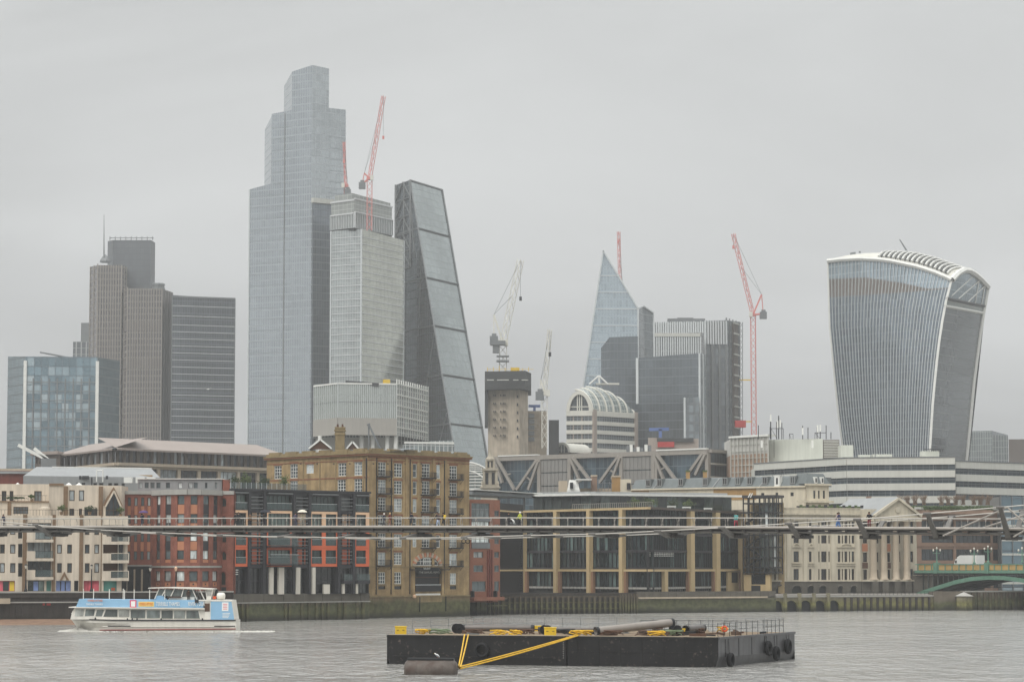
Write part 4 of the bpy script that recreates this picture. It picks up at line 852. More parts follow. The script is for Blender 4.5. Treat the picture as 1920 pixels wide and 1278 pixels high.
# --- scaffolded block, plant room with masts, banded office
r = thing('scaffold_wrapped_block', 'square block wrapped in pale and brown scaffold sheeting', 'building', (X(1400, 745), 745, 3))
fs = Fac(1370, 752, 1440, 740, 860); zt, zj = fs.z(820, 1400), fs.z(851, 1400)
body('upper_sheeting', M_scafp, back(fs, 25, 0, None, .3), zj, zt, r); body('lower_sheeting', M_scafb, back(fs, 25, 0, None, .35), 3, zj, r)
for i in range(11): fs.box('scaffold_pole', M_offwhite, fs.L * i / 10 - .07, fs.L * i / 10 + .07, 3, zt + .5, -.1, .25, r)
for k in range(9): fs.box('scaffold_rail', M_offwhite, 0, fs.L, zt - k * 1.9, zt - k * 1.9 + .14, -.05, .2, r)
fs.box('roof_edge', M_white, -.4, fs.L + .4, zt + .05, zt + .6, -.4, 3, r)
r = thing('banded_office', 'long pale office with dark ribbon windows along the right', 'office block', (X(1590, 690), 690, 3))
fa, fb, fc = Fac(1415, 735, 1588, 695, 880), Fac(1588, 695, 1791, 690, 880), Fac(1791, 692, 1960, 715, 880)
zt = fb.z(858.5, 1589)
for f, dz in ((fa, 0), (fb, 0), (fc, -.9)):
    n = max(6, int(f.L / 1.6))
    for k in range(4):
        z1 = zt + dz - k * 3.25
        f.box('spandrel', M_bandw, 0, f.L, z1 - 1.75, z1, -.25, .3, r)
        zg0, zg1 = z1 - 3.25, z1 - 1.75
        b = MB(); b.face([(0, .12, zg0), (f.L, .12, zg0), (f.L, .12, zg1), (0, .12, zg1)]); b.build('ribbon_window', G_band, r, f.R)
        f.box('transom', M_steelgr, 0, f.L, zg0 + .8, zg0 + .88, .02, .11, r)
        m_ = n // 3
        for i in range(m_ + 1): f.box('mullion', M_steelgr, f.L * i / m_ - .06, f.L * i / m_ + .06, zg0, zg1, 0, .11, r)
    f.box('lower_wall', M_bandw, 0, f.L, 3, zt + dz - 13, .02, .3, r); f.box('coping', M_zincd, 0, f.L, zt + dz + .02, zt + dz + .25, -.4, 1.2, r)
body('core', M_bandw, [fa.A + Vector((0, 1, 0)), fa.B + Vector((0, 1, 0)), fc.A + Vector((0, 1, 0)), fc.B + Vector((0, 1, 0)), fc.B + Vector((0, 40, 0)), fa.A + Vector((0, 40, 0))], 3, zt - 1.2, r)
for px, w, py in ((1622, 20, 852), (1655, 36, 851), (1745, 32, 845)): p = at(px, py, 712); bx('roof_plant', M_plant, p.x - w * .07, p.y, zt - .5, p.x + w * .07, p.y + 4, p.z, r)
for i in range(11): p = at(1733 + i * 3.4, 842, 711); b = MB(); b.tube(p - Vector((0, 0, .6)), p, .08, 5); b.tube(p, p + Vector((.35, 0, .12)), .14, 5); b.build('cooling_fan', M_steeldk, r)
p = at(1641, 852, 706); b = MB(); b.tube(p - Vector((0, 0, 1)), p + Vector((0, 0, 2.6)), .12); b.build('flue', M_steelgr, r)
r = thing('white_plant_room', 'plain pale plant room bristling with antenna masts on its roof', 'plant room', (X(1520, 735), 735, 3))
fp = Fac(1437, 745, 1543, 738, 840); zt = fp.z(823, 1490); body('box', M_plant, back(fp, 18, 0, None, 0), 3, zt, r)
f2 = Fac(1544, 738, 1574, 737, 840); body('louvred_box', M_taupe, back(f2, 18, 0, None, 0), 3, f2.z(824, 1555), r)
for k in range(11): f2.box('louvre', M_bandw, .1, f2.L - .1, f2.z(826 + k * 3, 1558) - .1, f2.z(826 + k * 3, 1558) + .08, -.15, .02, r)
f3 = Fac(1577, 730, 1600, 730, 850); body('small_box', M_plant, back(f3, 10, 0, None, 0), 3, f3.z(834, 1588), r)
for px in (1451,): fp.box('panel_joint', M_taupe, fp.s_(px, 840), fp.s_(px, 840) + .12, zt - 5, zt, -.05, .05, r)
def mast(px, py0, py1, Y=739, t=.1): b = MB(); b.tube(at(px, py0, Y), at(px, py1, Y), t, 5); b.build('antenna_mast', M_steeldk, r)
for px, py in ((1422, 797), (1445, 781), (1460, 779), (1456, 790), (1466, 792), (1505, 798), (1515, 801), (1532, 800), (1538, 799), (1549, 797), (1558, 810), (1444, 800)): mast(px, 823, py, 739, .12 if py > 785 else .16)
for a, c, py in ((1446, 1469, 803), (1528, 1549, 811), (1480, 1487, 813)): b = MB(); b.bar(at(a, py, 739), at(c, py, 739), .15, .15); b.bar(at(a, py, 739), at(a, 823, 739), .12, .12); b.bar(at(c, py, 739), at(c, 823, 739), .12, .12); b.bar(at(a, py, 739), at((a + c) / 2, 823, 739), .1, .1); b.build('antenna_frame', M_steeldk, r)
for px, py in ((1445, 783), (1458, 795), (1463, 793), (1533, 803), (1538, 802), (1505, 808)): p = at(px, py, 738.6); bx('antenna_panel', M_white, p.x - .2, p.y - .15, p.z - 1.0, p.x + .2, p.y + .1, p.z + .9, r)
for px, py in ((1428, 832), (1523, 832)): p = at(px, py, 737); bx('dish_cabinet', M_white, p.x - .25, p.y - .3, p.z - 1, p.x + .3, p.y + .3, p.z + 1, r)
# --- mansard roofed cream building
r = thing('mansard_roofed_hotel', 'cream stucco building with grey slate mansard roof and dormers', 'hotel', (X(1400, 640), 640, 3))
f = Fac(1184, 660, 1512, 632, 910); fp_ = Fac(1512, 631, 1554, 634, 910); zc = f.z(911, 1480)
hs = grid(f, [(1254, 1260), (1270, 1276), (1286, 1291), (1344, 1350), (1356, 1360), (1370, 1376), (1380, 1386), (1395, 1400), (1427, 1433), (1454, 1459), (1482, 1488)], [(924, 931)], 1400)
f.wall('wall', M_creamst, 0, f.L, 3, zc, hs, .3, r)
for h in hs: window(f, *h, M_steeldk, G_blk, r, .15, 2, 1)
for a, c in ((1184, 1217), (1338, 1418)): f.box('brick_panel', M_ochre, f.s_(a, 930), f.s_(c, 930), zc - 3, zc - .25, -.06, .02, r)
b = MB(); mh = f.z(893, 1480) - zc; b.face([(0, 0, zc), (f.L, 0, zc), (f.L, 1.8, zc + mh), (0, 1.8, zc + mh)]); b.face([(0, 1.8, zc + mh), (f.L, 1.8, zc + mh), (f.L, 12, zc + mh + .6), (0, 12, zc + mh + .6)]); b.face([(f.L, 0, zc), (f.L, 12, zc), (f.L, 12, zc + mh), (f.L, 1.8, zc + mh)]); b.build('mansard_roof', M_slate, r, f.R)
f.box('cornice', M_creamst, -.3, f.L, zc - .3, zc + .05, -.5, .1, r)
for px in (1225, 1336, 1424): a = f.s_(px, 905); b = MB(); b.bar(f.w(a, -.1, zc), f.w(a + .9, 1.75, zc + mh), .35, .12); b.build('lead_hip', M_zinc, r)
for px in (1214, 1235, 1275, 1321, 1358, 1382, 1404, 1433, 1485):
    a = f.s_(px, 905); window(f, a - .65, a + .65, zc + .6, zc + .6 + 1.7, M_zinc, G_blk, r, .2, 2, 1, .16, name='dormer_window'); f.box('dormer_cheek', M_slate, a - .75, a + .75, zc + .5, zc + 2.4, .32, 1.9, r)
a = f.s_(1458, 902); f.box('stone_dormer', M_white, a - .7, a + .7, zc, zc + 2.4, -.3, 1, r); b = MB(); b.prism([f.w(a - .8, -.35, 0), f.w(a + .8, -.35, 0), f.w(a + .8, .5, 0), f.w(a - .8, .5, 0)], zc + 2.4, zc + 2.6); b.build('stone_dormer_cap', M_white, r); f.box('stone_dormer_window', G_blk, a - .25, a + .25, zc + .5, zc + 2, -.33, -.2, r)
hs = grid(fp_, [(1525, 1529), (1534, 1537), (1543, 1547)], [(919, 934)], 1530); fp_.wall('pavilion_wall', M_creamst, 0, fp_.L, 3, zc + .2, hs, .3, r)
for h in hs: window(fp_, *h, M_steeldk, G_blk, r, .15, 1, 2)
fp_.box('pavilion_cornice', M_creamst, -.4, fp_.L + .4, zc + .1, zc + .5, -.6, .1, r); fp_.box('lower_cornice', M_creamst, -3, fp_.L + .9, fp_.z(942, 1530), fp_.z(938, 1530), -.7, .1, r)
b = MB(); q = [(-.2, -.2), (fp_.L + .2, -.2), (fp_.L + .2, 6), (-.2, 6)]; t_ = [(.9, 1), (fp_.L - .9, 1), (fp_.L - .9, 5), (.9, 5)]
for i in range(4): j = (i + 1) % 4; b.face([(*q[i], zc + .5), (*q[j], zc + .5), (*t_[j], zc + 2.9), (*t_[i], zc + 2.9)])
b.face([(*p, zc + 2.9) for p in t_]); b.build('pavilion_roof', M_slate, r, fp_.R)
for px in (1529, 1541): a = fp_.s_(px, 900); fp_.box('pavilion_dormer', M_white, a - .35, a + .35, zc + .6, zc + 2.1, -.25, 1, r); fp_.box('pavilion_dormer_pane', G_blk, a - .2, a + .2, zc + .8, zc + 1.8, -.28, -.2, r)
body('core', M_creamst, [f.A + Vector((0, 2, 0)), f.B + Vector((0, 2, 0)), fp_.B + Vector((0, .6, 0)), fp_.B + Vector((0, 18, 0)), f.A + Vector((0, 18, 0))], 3, zc, r)
for px, py0, py1, w in ((1290, 896, 881, 7), (1322, 895, 881, 7)):
    p = at(px, py0, 655); bx('chimney', M_ochre, p.x - w * .065, 655, p.z - 1, p.x + w * .065, 656, Z(py1 + 2, 655), r); bx('chimney_cap', M_hedge, p.x - w * .08, 654.9, Z(py1 + 3, 655), p.x + w * .08, 656.1, Z(py1, 655), r)
for i in range(7): p = at(1448 + i * 3.6, 889, 640); b = MB(); b.tube(p - Vector((0, 0, .5)), p + Vector((0, 0, .3 + .3 * (i % 2))), .06, 4); b.build('roof_finial', M_steeldk, r)
# --- old chimneys and dormer left of it
r = thing('brick_chimney_row', 'old tan brick chimney stacks and white dormer above the glass office roof', 'building', (X(1110, 640), 640, 3))
bx('rear_wall', M_sandst, X(1048, 642), 642, 3, X(1184, 642), 650, Z(915, 642), r)
for a, c, py in ((1109, 1120, 890), (1148, 1164, 891)): bx('chimney_stack', M_brnbr if a == 1109 else M_ochre, X(a, 640), 640, 3, X(c, 640), 643, Z(py + 2, 640), r); bx('chimney_cap', M_sandst, X(a - .6, 640), 639.8, Z(py + 3, 640), X(c + .6, 640), 643.2, Z(py, 640), r)
bx('tan_block', M_sandst, X(1048, 639), 639, 3, X(1064, 639), 645, Z(901, 639), r)
b = MB(); b.prism([P2(1063, 637), P2(1088, 637), P2(1088, 641), P2(1063, 641)], 3, Z(918, 637)); k = len(b.v)
p0, p1, p2, p3 = P2(1064, 637), P2(1087, 637), P2(1084, 637), P2(1068, 637); zA, zB = Z(918, 637), Z(899, 637)
b.face([(p0.x, 637, zA), (p1.x, 637, zA), (p2.x, 638, zB), (p3.x, 638, zB)]); b.face([(p3.x, 638, zB), (p2.x, 638, zB), (p2.x, 641, zB), (p3.x, 641, zB)]); b.face([(p1.x, 637, zA), (p1.x, 641, zA), (p2.x, 641, zB), (p2.x, 638, zB)]); b.face([(p0.x, 641, zA), (p0.x, 637, zA), (p3.x, 638, zB), (p3.x, 641, zB)]); b.build('white_dormer', M_white, r)
bx('dormer_window', G_blk, X(1069, 636), 636.4, Z(915, 637), X(1075, 636), 637.6, Z(904, 637), r); b = MB(); b.tube(at(1077, 899, 638), at(1077, 892, 638), .12); b.build('dormer_finial', M_steelgr, r)
bx('flat_canopy', M_white, X(1080, 636), 636, Z(899.5, 636), X(1110, 636), 641, Z(897.5, 636), r); bx('white_screen', M_creamst, X(1164, 638), 638, 3, X(1184, 638), 641, Z(898, 638), r); bx('screen_window', G_blk, X(1176, 637), 637.6, Z(917, 638), X(1183, 637), 638.1, Z(905, 638), r)
b = MB()
for i in range(5): b.bar(at(1122 + i * 6, 920, 638), at(1122 + i * 6 + (i % 2) * 3, 897 + i * 2, 638), .15, .15)
b.bar(at(1121, 905, 638), at(1150, 905, 638), .12, .12); b.build('roof_steps', M_steelgr, r)
# --- brown office behind the road bridge, with roof terrace
r = thing('brown_brick_office', 'brown brick office with ribbon windows behind the green road bridge', 'office block', (X(1800, 650), 650, 3))
f = Fac(1716, 640, 1876, 652, 1000); zt = f.z(955, 1800); rows = [(1078, 1102), (1029, 1050), (1003, 1017), (976, 990)]
hs = grid(f, [(1728, 1788), (1792, 1858)], rows, 1790) + grid(f, [(1861, 1875)], rows, 1790)
f.wall('wall', M_brnbr, 0, f.L, 2.7, zt, hs, .5, r)
for h in hs: window(f, *h, M_steeldk, G_dim, r, .25, max(2, int((h[1] - h[0]) / 1.2)), 1, .12)
body('core', M_brnbr, back(f, 30, 0, None, .6), 2.7, zt - .1, r)
for k, py in enumerate((962, 972, 996, 1022, 1054)): z = f.z(py, 1790); f.box('brick_course', M_brnbr, 0, f.L, z - .25, z + .25, -.2, .02, r)
for px in (1790, 1859): a = f.s_(px, 1000); f.box('brick_pier', M_brnbr, a - .3, a + .3, 2.7, zt - 2, -.12, .02, r)
f.box('terrace_parapet', M_bandw, 0, f.L, zt, zt + .5, -.3, .2, r)
r = thing('pale_blue_glass_corner', 'pale blue glass office at the right edge behind the bridge', 'office block', (X(1900, 650), 650, 3))
f = Fac(1877, 648, 1960, 655, 1000); b = MB(); zt2 = f.z(930, 1900); b.face([(0, 0, 2.7), (f.L, 0, 2.7), (f.L, 0, zt2), (0, 0, zt2)]); b.build('glazing', G_t1a, r, f.R); bands(f, M_bandw, 5, zt2, 3.4, .5, .2, r); ribs(f, M_steelgr, 4, .2, 2.7, zt2, .2, r)
body('core', M_steelgr, back(f, 30), 2.7, zt2 - .1, r)
# terrace planting: hedge strip and bare shrubs
def twig_shrub(name, label, base, h, w, n, group, mt=None):
    rng_ = random.Random(hash(label) & 0xffff); r = thing(name, label, 'shrub', tuple(base), group); b = MB(); c = MB()
    for i in range(n):
        a, s = rng_.uniform(0, 6.28), rng_.uniform(.15, 1); tip = base + Vector((math.cos(a) * w * s, math.sin(a) * w * s, h * rng_.uniform(.6, 1)))
        mid = base.lerp(tip, .5) + Vector((rng_.uniform(-.1, .1), 0, .15 * h)); base_ = base + Vector((rng_.uniform(-.4, .4) * w, 0, 0)); b.tube(base_, mid, .05, 4, .035); b.tube(mid, tip, .035, 4, .015)
        for k in range(5): q = mid.lerp(tip, rng_.uniform(0, 1)); e = q + Vector((rng_.uniform(-.35, .35) * w, rng_.uniform(-.3, .3) * w, rng_.uniform(.05, .35) * h)); c.tube(q, e, .022, 3, .01)
    b.build('stems', mt or M_twig, r); c.build('twigs', mt or M_twig, r); return r
for i, px in enumerate((1688, 1702, 1716, 1732, 1765, 1778, 1792, 1806, 1826, 1838, 1852)):
    twig_shrub('bare_shrub', 'bare tan shrub on the brown office terrace, number %s from the left' % ('one two three four five six seven eight nine ten eleven'.split()[i]), at(px, 946, 644), 2.2, 1.35, 34, 'bare shrubs on the office terrace')
def leaf_mass(name, mt, lo, hi, n, size, parent, seed=1):
    rr = random.Random(seed); b = MB()
    for i in range(n):
        c = Vector([rr.uniform(lo[k], hi[k]) for k in range(3)]); a = Vector((rr.gauss(0, 1), rr.gauss(0, 1), rr.gauss(0, 1))).normalized() * size * rr.uniform(.5, 1.2); d = a.orthogonal().normalized() * size * rr.uniform(.4, 1)
        b.face([c - a, c + d, c + a, c - d])
    return b.build(name, mt, parent, uv=False)
r = thing('terrace_hedge', 'dark green clipped hedge strip under the bare shrubs', 'hedge', tuple(at(1770, 955, 641)))
p, q = at(1700, 956, 641), at(1862, 948, 641); leaf_mass('foliage', M_hedge, (p.x, 640.5, p.z), (q.x, 642.5, q.z), 2600, .22, r, 3); bx('planter', M_brnbr, p.x, 640.7, p.z - .8, q.x, 642.3, p.z + .1, r)
bx('clipped_core', M_hedge, p.x + .2, 640.9, p.z, q.x - .2, 642.1, q.z - .25, r)
# ---------------------------------------------------------------- riverside materials
def tidal(name, c, zg=2.6, green=(74, 78, 50), wet=(44, 43, 38), fine=.1):
    """river wall: algae up to the tide line, wet and dark at the foot"""
    m, nt, bs = nt_new(name)
    col = mul(nt, lin(c), rng(nt, noise(nt, .5, 5), .3, .7, .78, 1.2)); col = mul(nt, col, rng(nt, noise(nt, 6, 3, (1, 1, 2.5)), .3, .7, 1 - fine, 1 + fine))
    col = mul(nt, col, rng(nt, noise(nt, 1.3, 4, (1, 1, .06)), .4, .7, 1.0, .72))
    g = nt.nodes.new('ShaderNodeNewGeometry'); s = nt.nodes.new('ShaderNodeSeparateXYZ'); nt.links.new(g.outputs['Position'], s.inputs[0])
    z = mth(nt, 'ADD', s.outputs['Z'], mth(nt, 'MULTIPLY', mth(nt, 'SUBTRACT', noise(nt, .35, 4, (1, 1, .5)), .5), 1.6))
    col = mixc(nt, rng(nt, z, zg - .5, zg + .4, .85, 0), col, mul(nt, lin(green), rng(nt, noise(nt, 1.1, 4), .3, .7, .6, 1.5)))
    col = mixc(nt, rng(nt, z, .3, 1.2, .85, 0), col, lin(wet))
    nt.links.new(col, bs.inputs['Base Color']); bs.inputs['Roughness'].default_value = .75; bs.inputs['Specular IOR Level'].default_value = .3
    bn = nt.nodes.new('ShaderNodeBump'); bn.inputs['Strength'].default_value = .5; bn.inputs['Distance'].default_value = .06; nt.links.new(noise(nt, 3.5, 4), bn.inputs['Height']); nt.links.new(bn.outputs[0], bs.inputs['Normal'])
    return m
T_dark = tidal('blackened_river_brick', (62, 56, 52), 1.0, (56, 52, 40), (34, 33, 30)); T_conc = tidal('stained_river_concrete', (118, 112, 100), 3.0); T_brick = tidal('old_quay_brick', (120, 104, 78), 3.1)
T_wood = tidal('quay_timber', (84, 76, 62), 2.4, (84, 84, 54)); T_stone = tidal('quay_granite', (126, 120, 98), 2.2, (110, 108, 62))
M_foresh = mat('shingle_foreshore', (124, 100, 82), .95, .25, .8, fine=.25)
M_pave = mat('quay_paving', (120, 116, 110), .9, .1, .3)
M_beige = mat('beige_precast', (204, 192, 175), .85, .08, .3, .24, fine=.05)
M_brnp = mat('brown_pebble_pier', (122, 100, 78), .9, .12, .8, .12, fine=.15)
M_woodd = mat('dark_stained_wood', (86, 62, 48), .7, .12, .8)
M_frameb = mat('dark_brown_frame', (70, 56, 46), .6, .05)
G_win = glass('house_window_glass', (52, 60, 64), (176, 184, 186), .5)
G_blind = glass('office_pane_glass', (74, 84, 86), (190, 196, 194), .45)
G_green = glass('greenish_glass', (44, 58, 56), (110, 126, 120), .4)
M_glassp = mat('balcony_glass', (84, 98, 98), .08, .1, .5, spec=.7); M_glassp.node_tree.nodes['Principled BSDF'].inputs['Alpha'].default_value = .38
M_redbr = mat('red_brick', (134, 84, 70), .9, .22, .7, .2, fine=.24)
M_terra = mat('terracotta_spandrel', (180, 122, 92), .8, .06, .5, .06)
M_greyc = mat('grey_cornice', (160, 158, 152), .7, .06, .3, .15)
M_darkp = mat('charcoal_cladding', (48, 48, 52), .55, .08, .4, .08)
M_orange = mat('orange_panel', (200, 98, 62), .55, .05, .4, .05)
M_peach = mat('peach_panel', (222, 184, 150), .6, .04, .4, .08)
M_whtcol = mat('white_concrete_column', (206, 200, 188), .7, .05, .3, .15)
M_stock = mat('yellow_stock_brick', (158, 135, 98), .9, .28, .45, .32, fine=.3, stain=((126, 106, 76), .35, .55))
M_stockr = mat('red_dressing_brick', (130, 90, 66), .9, .14, .8, .12, fine=.16)
M_parap = mat('sooty_parapet_brick', (136, 120, 88), .9, .18, .5, .2, fine=.18)
M_iron = mat('black_iron', (34, 35, 37), .5, .1)
M_bronzec = mat('gold_sandstone_column', (188, 166, 126), .75, .06, .4, .12, fine=.05)
M_bronzes = mat('column_shade_stone', (140, 108, 84), .75, .06, .4, .1)  # darker copy of the column stone, shade put into its colour
G_off = glass('office_dark_glass', (36, 44, 46), (86, 102, 100), .5, .07)
M_portl = mat('portland_stone', (196, 187, 167), .8, .09, .3, .25, fine=.04)
M_rustic = mat('dark_rusticated_stone', (92, 88, 80), .9, .14, .6, .15, fine=.1)
M_pots = mat('painted_shop_pink', (206, 96, 110), .6, .25, .6); M_teal = mat('painted_teal', (90, 150, 140), .6, .2, .8); M_shblue = mat('painted_shop_blue', (130, 150, 200), .5, .35, .7); M_shyel = mat('painted_shop_yellow', (220, 190, 60), .6, .12, .8)
M_leaf = mat('shrub_leaf', (78, 92, 48), .8, .3, 2.0); M_leafd = mat('dark_shrub_leaf', (54, 66, 40), .8, .3, 2.0)
# ---------------------------------------------------------------- quay, walls
LINE = [(-60, 436), (437, 452), (437.2, 457), (692, 479), (692.2, 487), (881, 507), (881.2, 519), (937, 526), (1195, 538), (1455, 556), (1580, 564), (1750, 573), (1808, 575), (1990, 585)]
b = MB(); b.prism([P2(px, Y + .6, 1130) for px, Y in LINE] + [Vector((140, 620, 0)), Vector((-120, 620, 0))], -1, 3.3); structure(b.build('quay_ground', M_pave))
def quay(name, label, i, z1, mt, group='river wall sections'):
    """a stretch of river wall between two points of the quay line"""
    (pa, Ya), (pb, Yb) = LINE[i], LINE[i + 1]; f = Fac(pa, Ya, pb, Yb, 1140); r = thing(name, label, 'river wall', tuple(f.A), group); return r, f
# left blackened wall and promenade
r, f = quay('blackened_river_wall', 'blackened brick river wall below the beige flats', 0, 0, T_dark); zp = f.z(1109, 100)
f.box('wall_face', T_dark, 0, f.L, -1, zp - .9, 0, 1.2, r); f.box('upper_course', T_dark, 0, f.L, zp - .9, zp - .15, -.25, 1, r); f.box('coping', M_greyc, -.3, f.L, zp - .15, zp + .05, -.45, 1.2, r); f.box('string_course', M_greyc, 0, f.L, zp - 1.75, zp - 1.55, -.3, .1, r)
n = 46
for i in range(n): f.box('wall_pier', T_dark, f.L * i / n, f.L * i / n + .25, -1, zp - 1.75, -.12, .1, r)
for px, w in ((5, 26), (150, 6)): p = f.s_(px, 1125); f.box('mossy_outfall', M_sandst if px < 20 else T_conc, p - w * .04, p + w * .04, f.z(1131, px), f.z(1121, px), -.9, .1, r)
body('promenade', M_pave, back(f, 30, 0, None, 1.3), 2, zp - .1, r)
f.box('graffiti_patch', M_redbox, f.s_(80, 1132), f.s_(95, 1132), f.z(1134, 88), f.z(1130, 88), -.012, .01, r)
b = MB(); A, B = f.A, f.B; b.face([A + Vector((0, 0, .75)), P2(150, 441, 1130) + Vector((0, 0, .75)), P2(140, 430, 1130) + Vector((0, 0, -.15)), P2(-60, 426, 1130) + Vector((0, 0, -.15))]); structure(b.build('foreshore', M_foresh))
# stone wall with sheet piles below the dark flats
r, f = quay('panelled_river_wall', 'grey panelled parapet over green timber fenders below the orange flats', 2, 0, T_conc); z1, z0 = f.z(1112, 560), f.z(1129, 560)
f.box('wall_face', T_conc, 0, f.L, -1, z0, 0, 1.2, r); f.box('ledge', M_greyc, 0, f.L, z0, z0 + .16, -.35, 1, r)
for i in range(14): f.box('parapet_panel', M_rustic, f.L * i / 14 + .03, f.L * (i + 1) / 14 - .03, z0 + .16, z1, -.1 - .05 * (i % 2), .4, r)
for px in (442, 453, 462, 534, 541, 565, 578, 592, 603, 614, 634, 645, 668, 679): s = f.s_(px, 1140); f.box('timber_fender', T_wood, s - .25, s + .25, -1, z0 - .1, -.4, .02, r)
r, f = quay('old_brick_quay', 'mossy old brick quay under the yellow brick warehouse', 4, 0, T_brick); z1 = f.z(1119, 700)
f.box('wall_face', T_brick, 0, f.L, -1, z1, 0, 1, r); f.box('coping', M_parap, 0, f.L, z1, z1 + .25, -.2, .8, r); f.box('slipway_stain', M_parap, f.s_(782, 1125), f.s_(828, 1125), z1 - 1.0, z1 - .02, -.05, .1, r)
for px in (786, 835): s = f.s_(px, 1135); f.box('drain_pipe', M_iron, s, s + .15, 1, z1, -.15, .02, r)
r, f = quay('shadowed_dock', 'dark dock recess on timber posts below the narrow brick house', 6, 0, T_dark); f.box('wall_face', T_dark, 0, f.L, -1, 4.0, 0, 1, r)
for i in range(7): f.box('dock_post', T_wood, f.L * (i + .1) / 7, f.L * (i + .1) / 7 + .32, -1, 3.6, -1.6, -1.2, r)
for z in (1.6, 2.9): f.box('dock_beam', T_wood, f.L * .35, f.L, z, z + .25, -1.9, -1.6, r)
f.box('dock_buttress', T_conc, .3, 3.0, -1, 3.4, -1.4, 0, r)
r, f = quay('timber_fender_wall', 'dark river wall faced with rows of timber piles and rails', 7, 0, T_dark); z1 = f.z(1111, 1100); f.box('wall_face', T_dark, 0, f.L, -1, z1, 0, 1, r)
n = 26
for i in range(n):
    s = f.L * (i + .5) / n; f.box('timber_pile', T_wood, s - .2, s + .2, -1, z1 - .6 - .3 * ((i * 7) % 3) / 3, -.9, -.5, r)
for z in (.9, 2.1, 3.2): f.box('timber_rail', T_wood, .5, f.L - .3, z, z + .22, -.5, -.25, r)
for i in range(7): s = f.L - .6 - i * .62; f.box('timber_pile', T_wood, s - .16, s + .16, -1, z1 - .2, -1.25, -.95, r)
r, f = quay('green_stained_wall', 'wide river wall with pale ledge and green algae below the glass office', 8, 0, T_conc); z1, z0 = f.z(1108, 1300), f.z(1121, 1300)
f.box('wall_face', T_conc, 0, f.L, -1, z0, 0, 1.4, r); f.box('ledge', M_sandst, .1, f.L * .93, z0, z0 + .3, -.4, 1.2, r)
for i in range(18): f.box('parapet_panel', M_rustic, f.L * i / 18 + .03, f.L * (i + 1) / 18 - .03, z0 + .3, z1, .1, .7, r)
r, f = quay('arched_river_wall', 'yellow-stained river wall with dark arches and posts', 9, 0, T_stone); z0 = f.z(1119, 1500)
ar = [(f.s_(a, 1135), f.s_(c, 1135)) for a, c in ((1446, 1468), (1472, 1495), (1499, 1522), (1526, 1548), (1552, 1574))]
zsp, R_ = .9, 1.35
b = MB(); xs = 0.0
for a, c in ar:
    b.face([(xs, 0, -1), (a, 0, -1), (a, 0, z0), (xs, 0, z0)]); m_ = (a + c) / 2; w = (c - a) / 2
    for i in range(8):
        t0, t1 = math.pi - math.pi * i / 8, math.pi - math.pi * (i + 1) / 8; x0, x1 = m_ + w * math.cos(t0), m_ + w * math.cos(t1); za, zb_ = zsp + R_ * math.sin(t0), zsp + R_ * math.sin(t1)
        b.face([(x0, 0, za), (x1, 0, zb_), (x1, 0, z0), (x0, 0, z0)]); b.face([(x0, 0, za), (x0, .45, za), (x1, .45, zb_), (x1, 0, zb_)])
    b.face([(a, 0, -1), (a, 2, -1), (a, 2, zsp), (a, 0, zsp)]); b.face([(c, 0, -1), (c, 0, zsp), (c, 2, zsp), (c, 2, -1)]); xs = c
b.face([(xs, 0, -1), (f.L, 0, -1), (f.L, 0, z0), (xs, 0, z0)]); b.build('wall_face', T_stone, r, f.R)
f.box('arch_backing', M_iron, 0, f.L, -1, z0 - .2, .46, .56, r); f.box('coping', M_greyc, 0, f.L, z0, z0 + .25, -.3, 2.6, r)
for px in (1470, 1497, 1524, 1551): s = f.s_(px, 1130); f.box('mooring_post', T_stone, s - .3, s + .3, -1, f.z(1111, px), -.7, -.1, r)
r, f = quay('striped_river_wall', 'river wall with evenly spaced dark fenders below the columned house', 10, 0, T_stone); z0 = f.z(1118, 1660); f.box('wall_face', T_stone, 0, f.L, -1, z0, 0, 1.5, r); f.box('coping', M_greyc, 0, f.L, z0, z0 + .3, -.3, 1.5, r); f.box('promenade_rail', M_iron, 0, f.L, z0 + 1.0, z0 + 1.06, .2, .26, r)
for i in range(14): s = f.L * (i + .3) / 14; f.box('timber_fender', T_dark, s - .2, s + .2, -1, z0 - .15, -.35, .02, r)
for i in range(24): s = f.L * i / 23; f.box('rail_post', M_iron, s - .03, s + .03, z0 + .3, z0 + 1.05, .2, .26, r)
r, f = quay('bridge_abutment', 'rough stone abutment with pointed cap under the green bridge', 11, 0, M_rustic); f.box('wall_face', tidal('abutment_stone', (104, 96, 84), 2.0), 0, f.L, -1, f.z(1108, 1780), -.6, 2, r)
c = f.w(f.L * .9, -1.4, 0); b = MB(); b.prism([c + Vector((-1.6, -.9, 0)), c + Vector((0, -2.4, 0)), c + Vector((1.6, -.9, 0)), c + Vector((1.6, 2, 0)), c + Vector((-1.6, 2, 0))], -1, Z(1117, 572)); b.build('cutwater', T_stone, r)
b = MB(); zc_ = Z(1117, 572); ap_ = (c.x, c.y, Z(1109, 572)); q = [(c.x - 1.9, c.y - 1, zc_), (c.x, c.y - 2.7, zc_), (c.x + 1.9, c.y - 1, zc_), (c.x + 1.9, c.y + 1.5, zc_), (c.x - 1.9, c.y + 1.5, zc_)]
for i in range(5): b.face([q[i], q[(i + 1) % 5], ap_])
b.build('cutwater_cap', M_greyc, r)
r, f = quay('piled_river_wall', 'grey river wall with close-set piles beyond the bridge arch', 12, 0, T_conc); z0 = f.z(1109, 1860); f.box('wall_face', T_conc, 0, f.L, -1, z0, 0, 1.5, r)
for i in range(17): s = f.L * (i + .4) / 17; f.box('pile', T_wood, s - .28, s + .28, -1, z0 - .1, -.5, .02, r)
f.box('coping', M_greyc, 0, f.L, z0, z0 + .25, -.4, 1.5, r); f.box('railing', M_iron, 0, f.L, z0 + .95, z0 + 1.02, .3, .36, r)
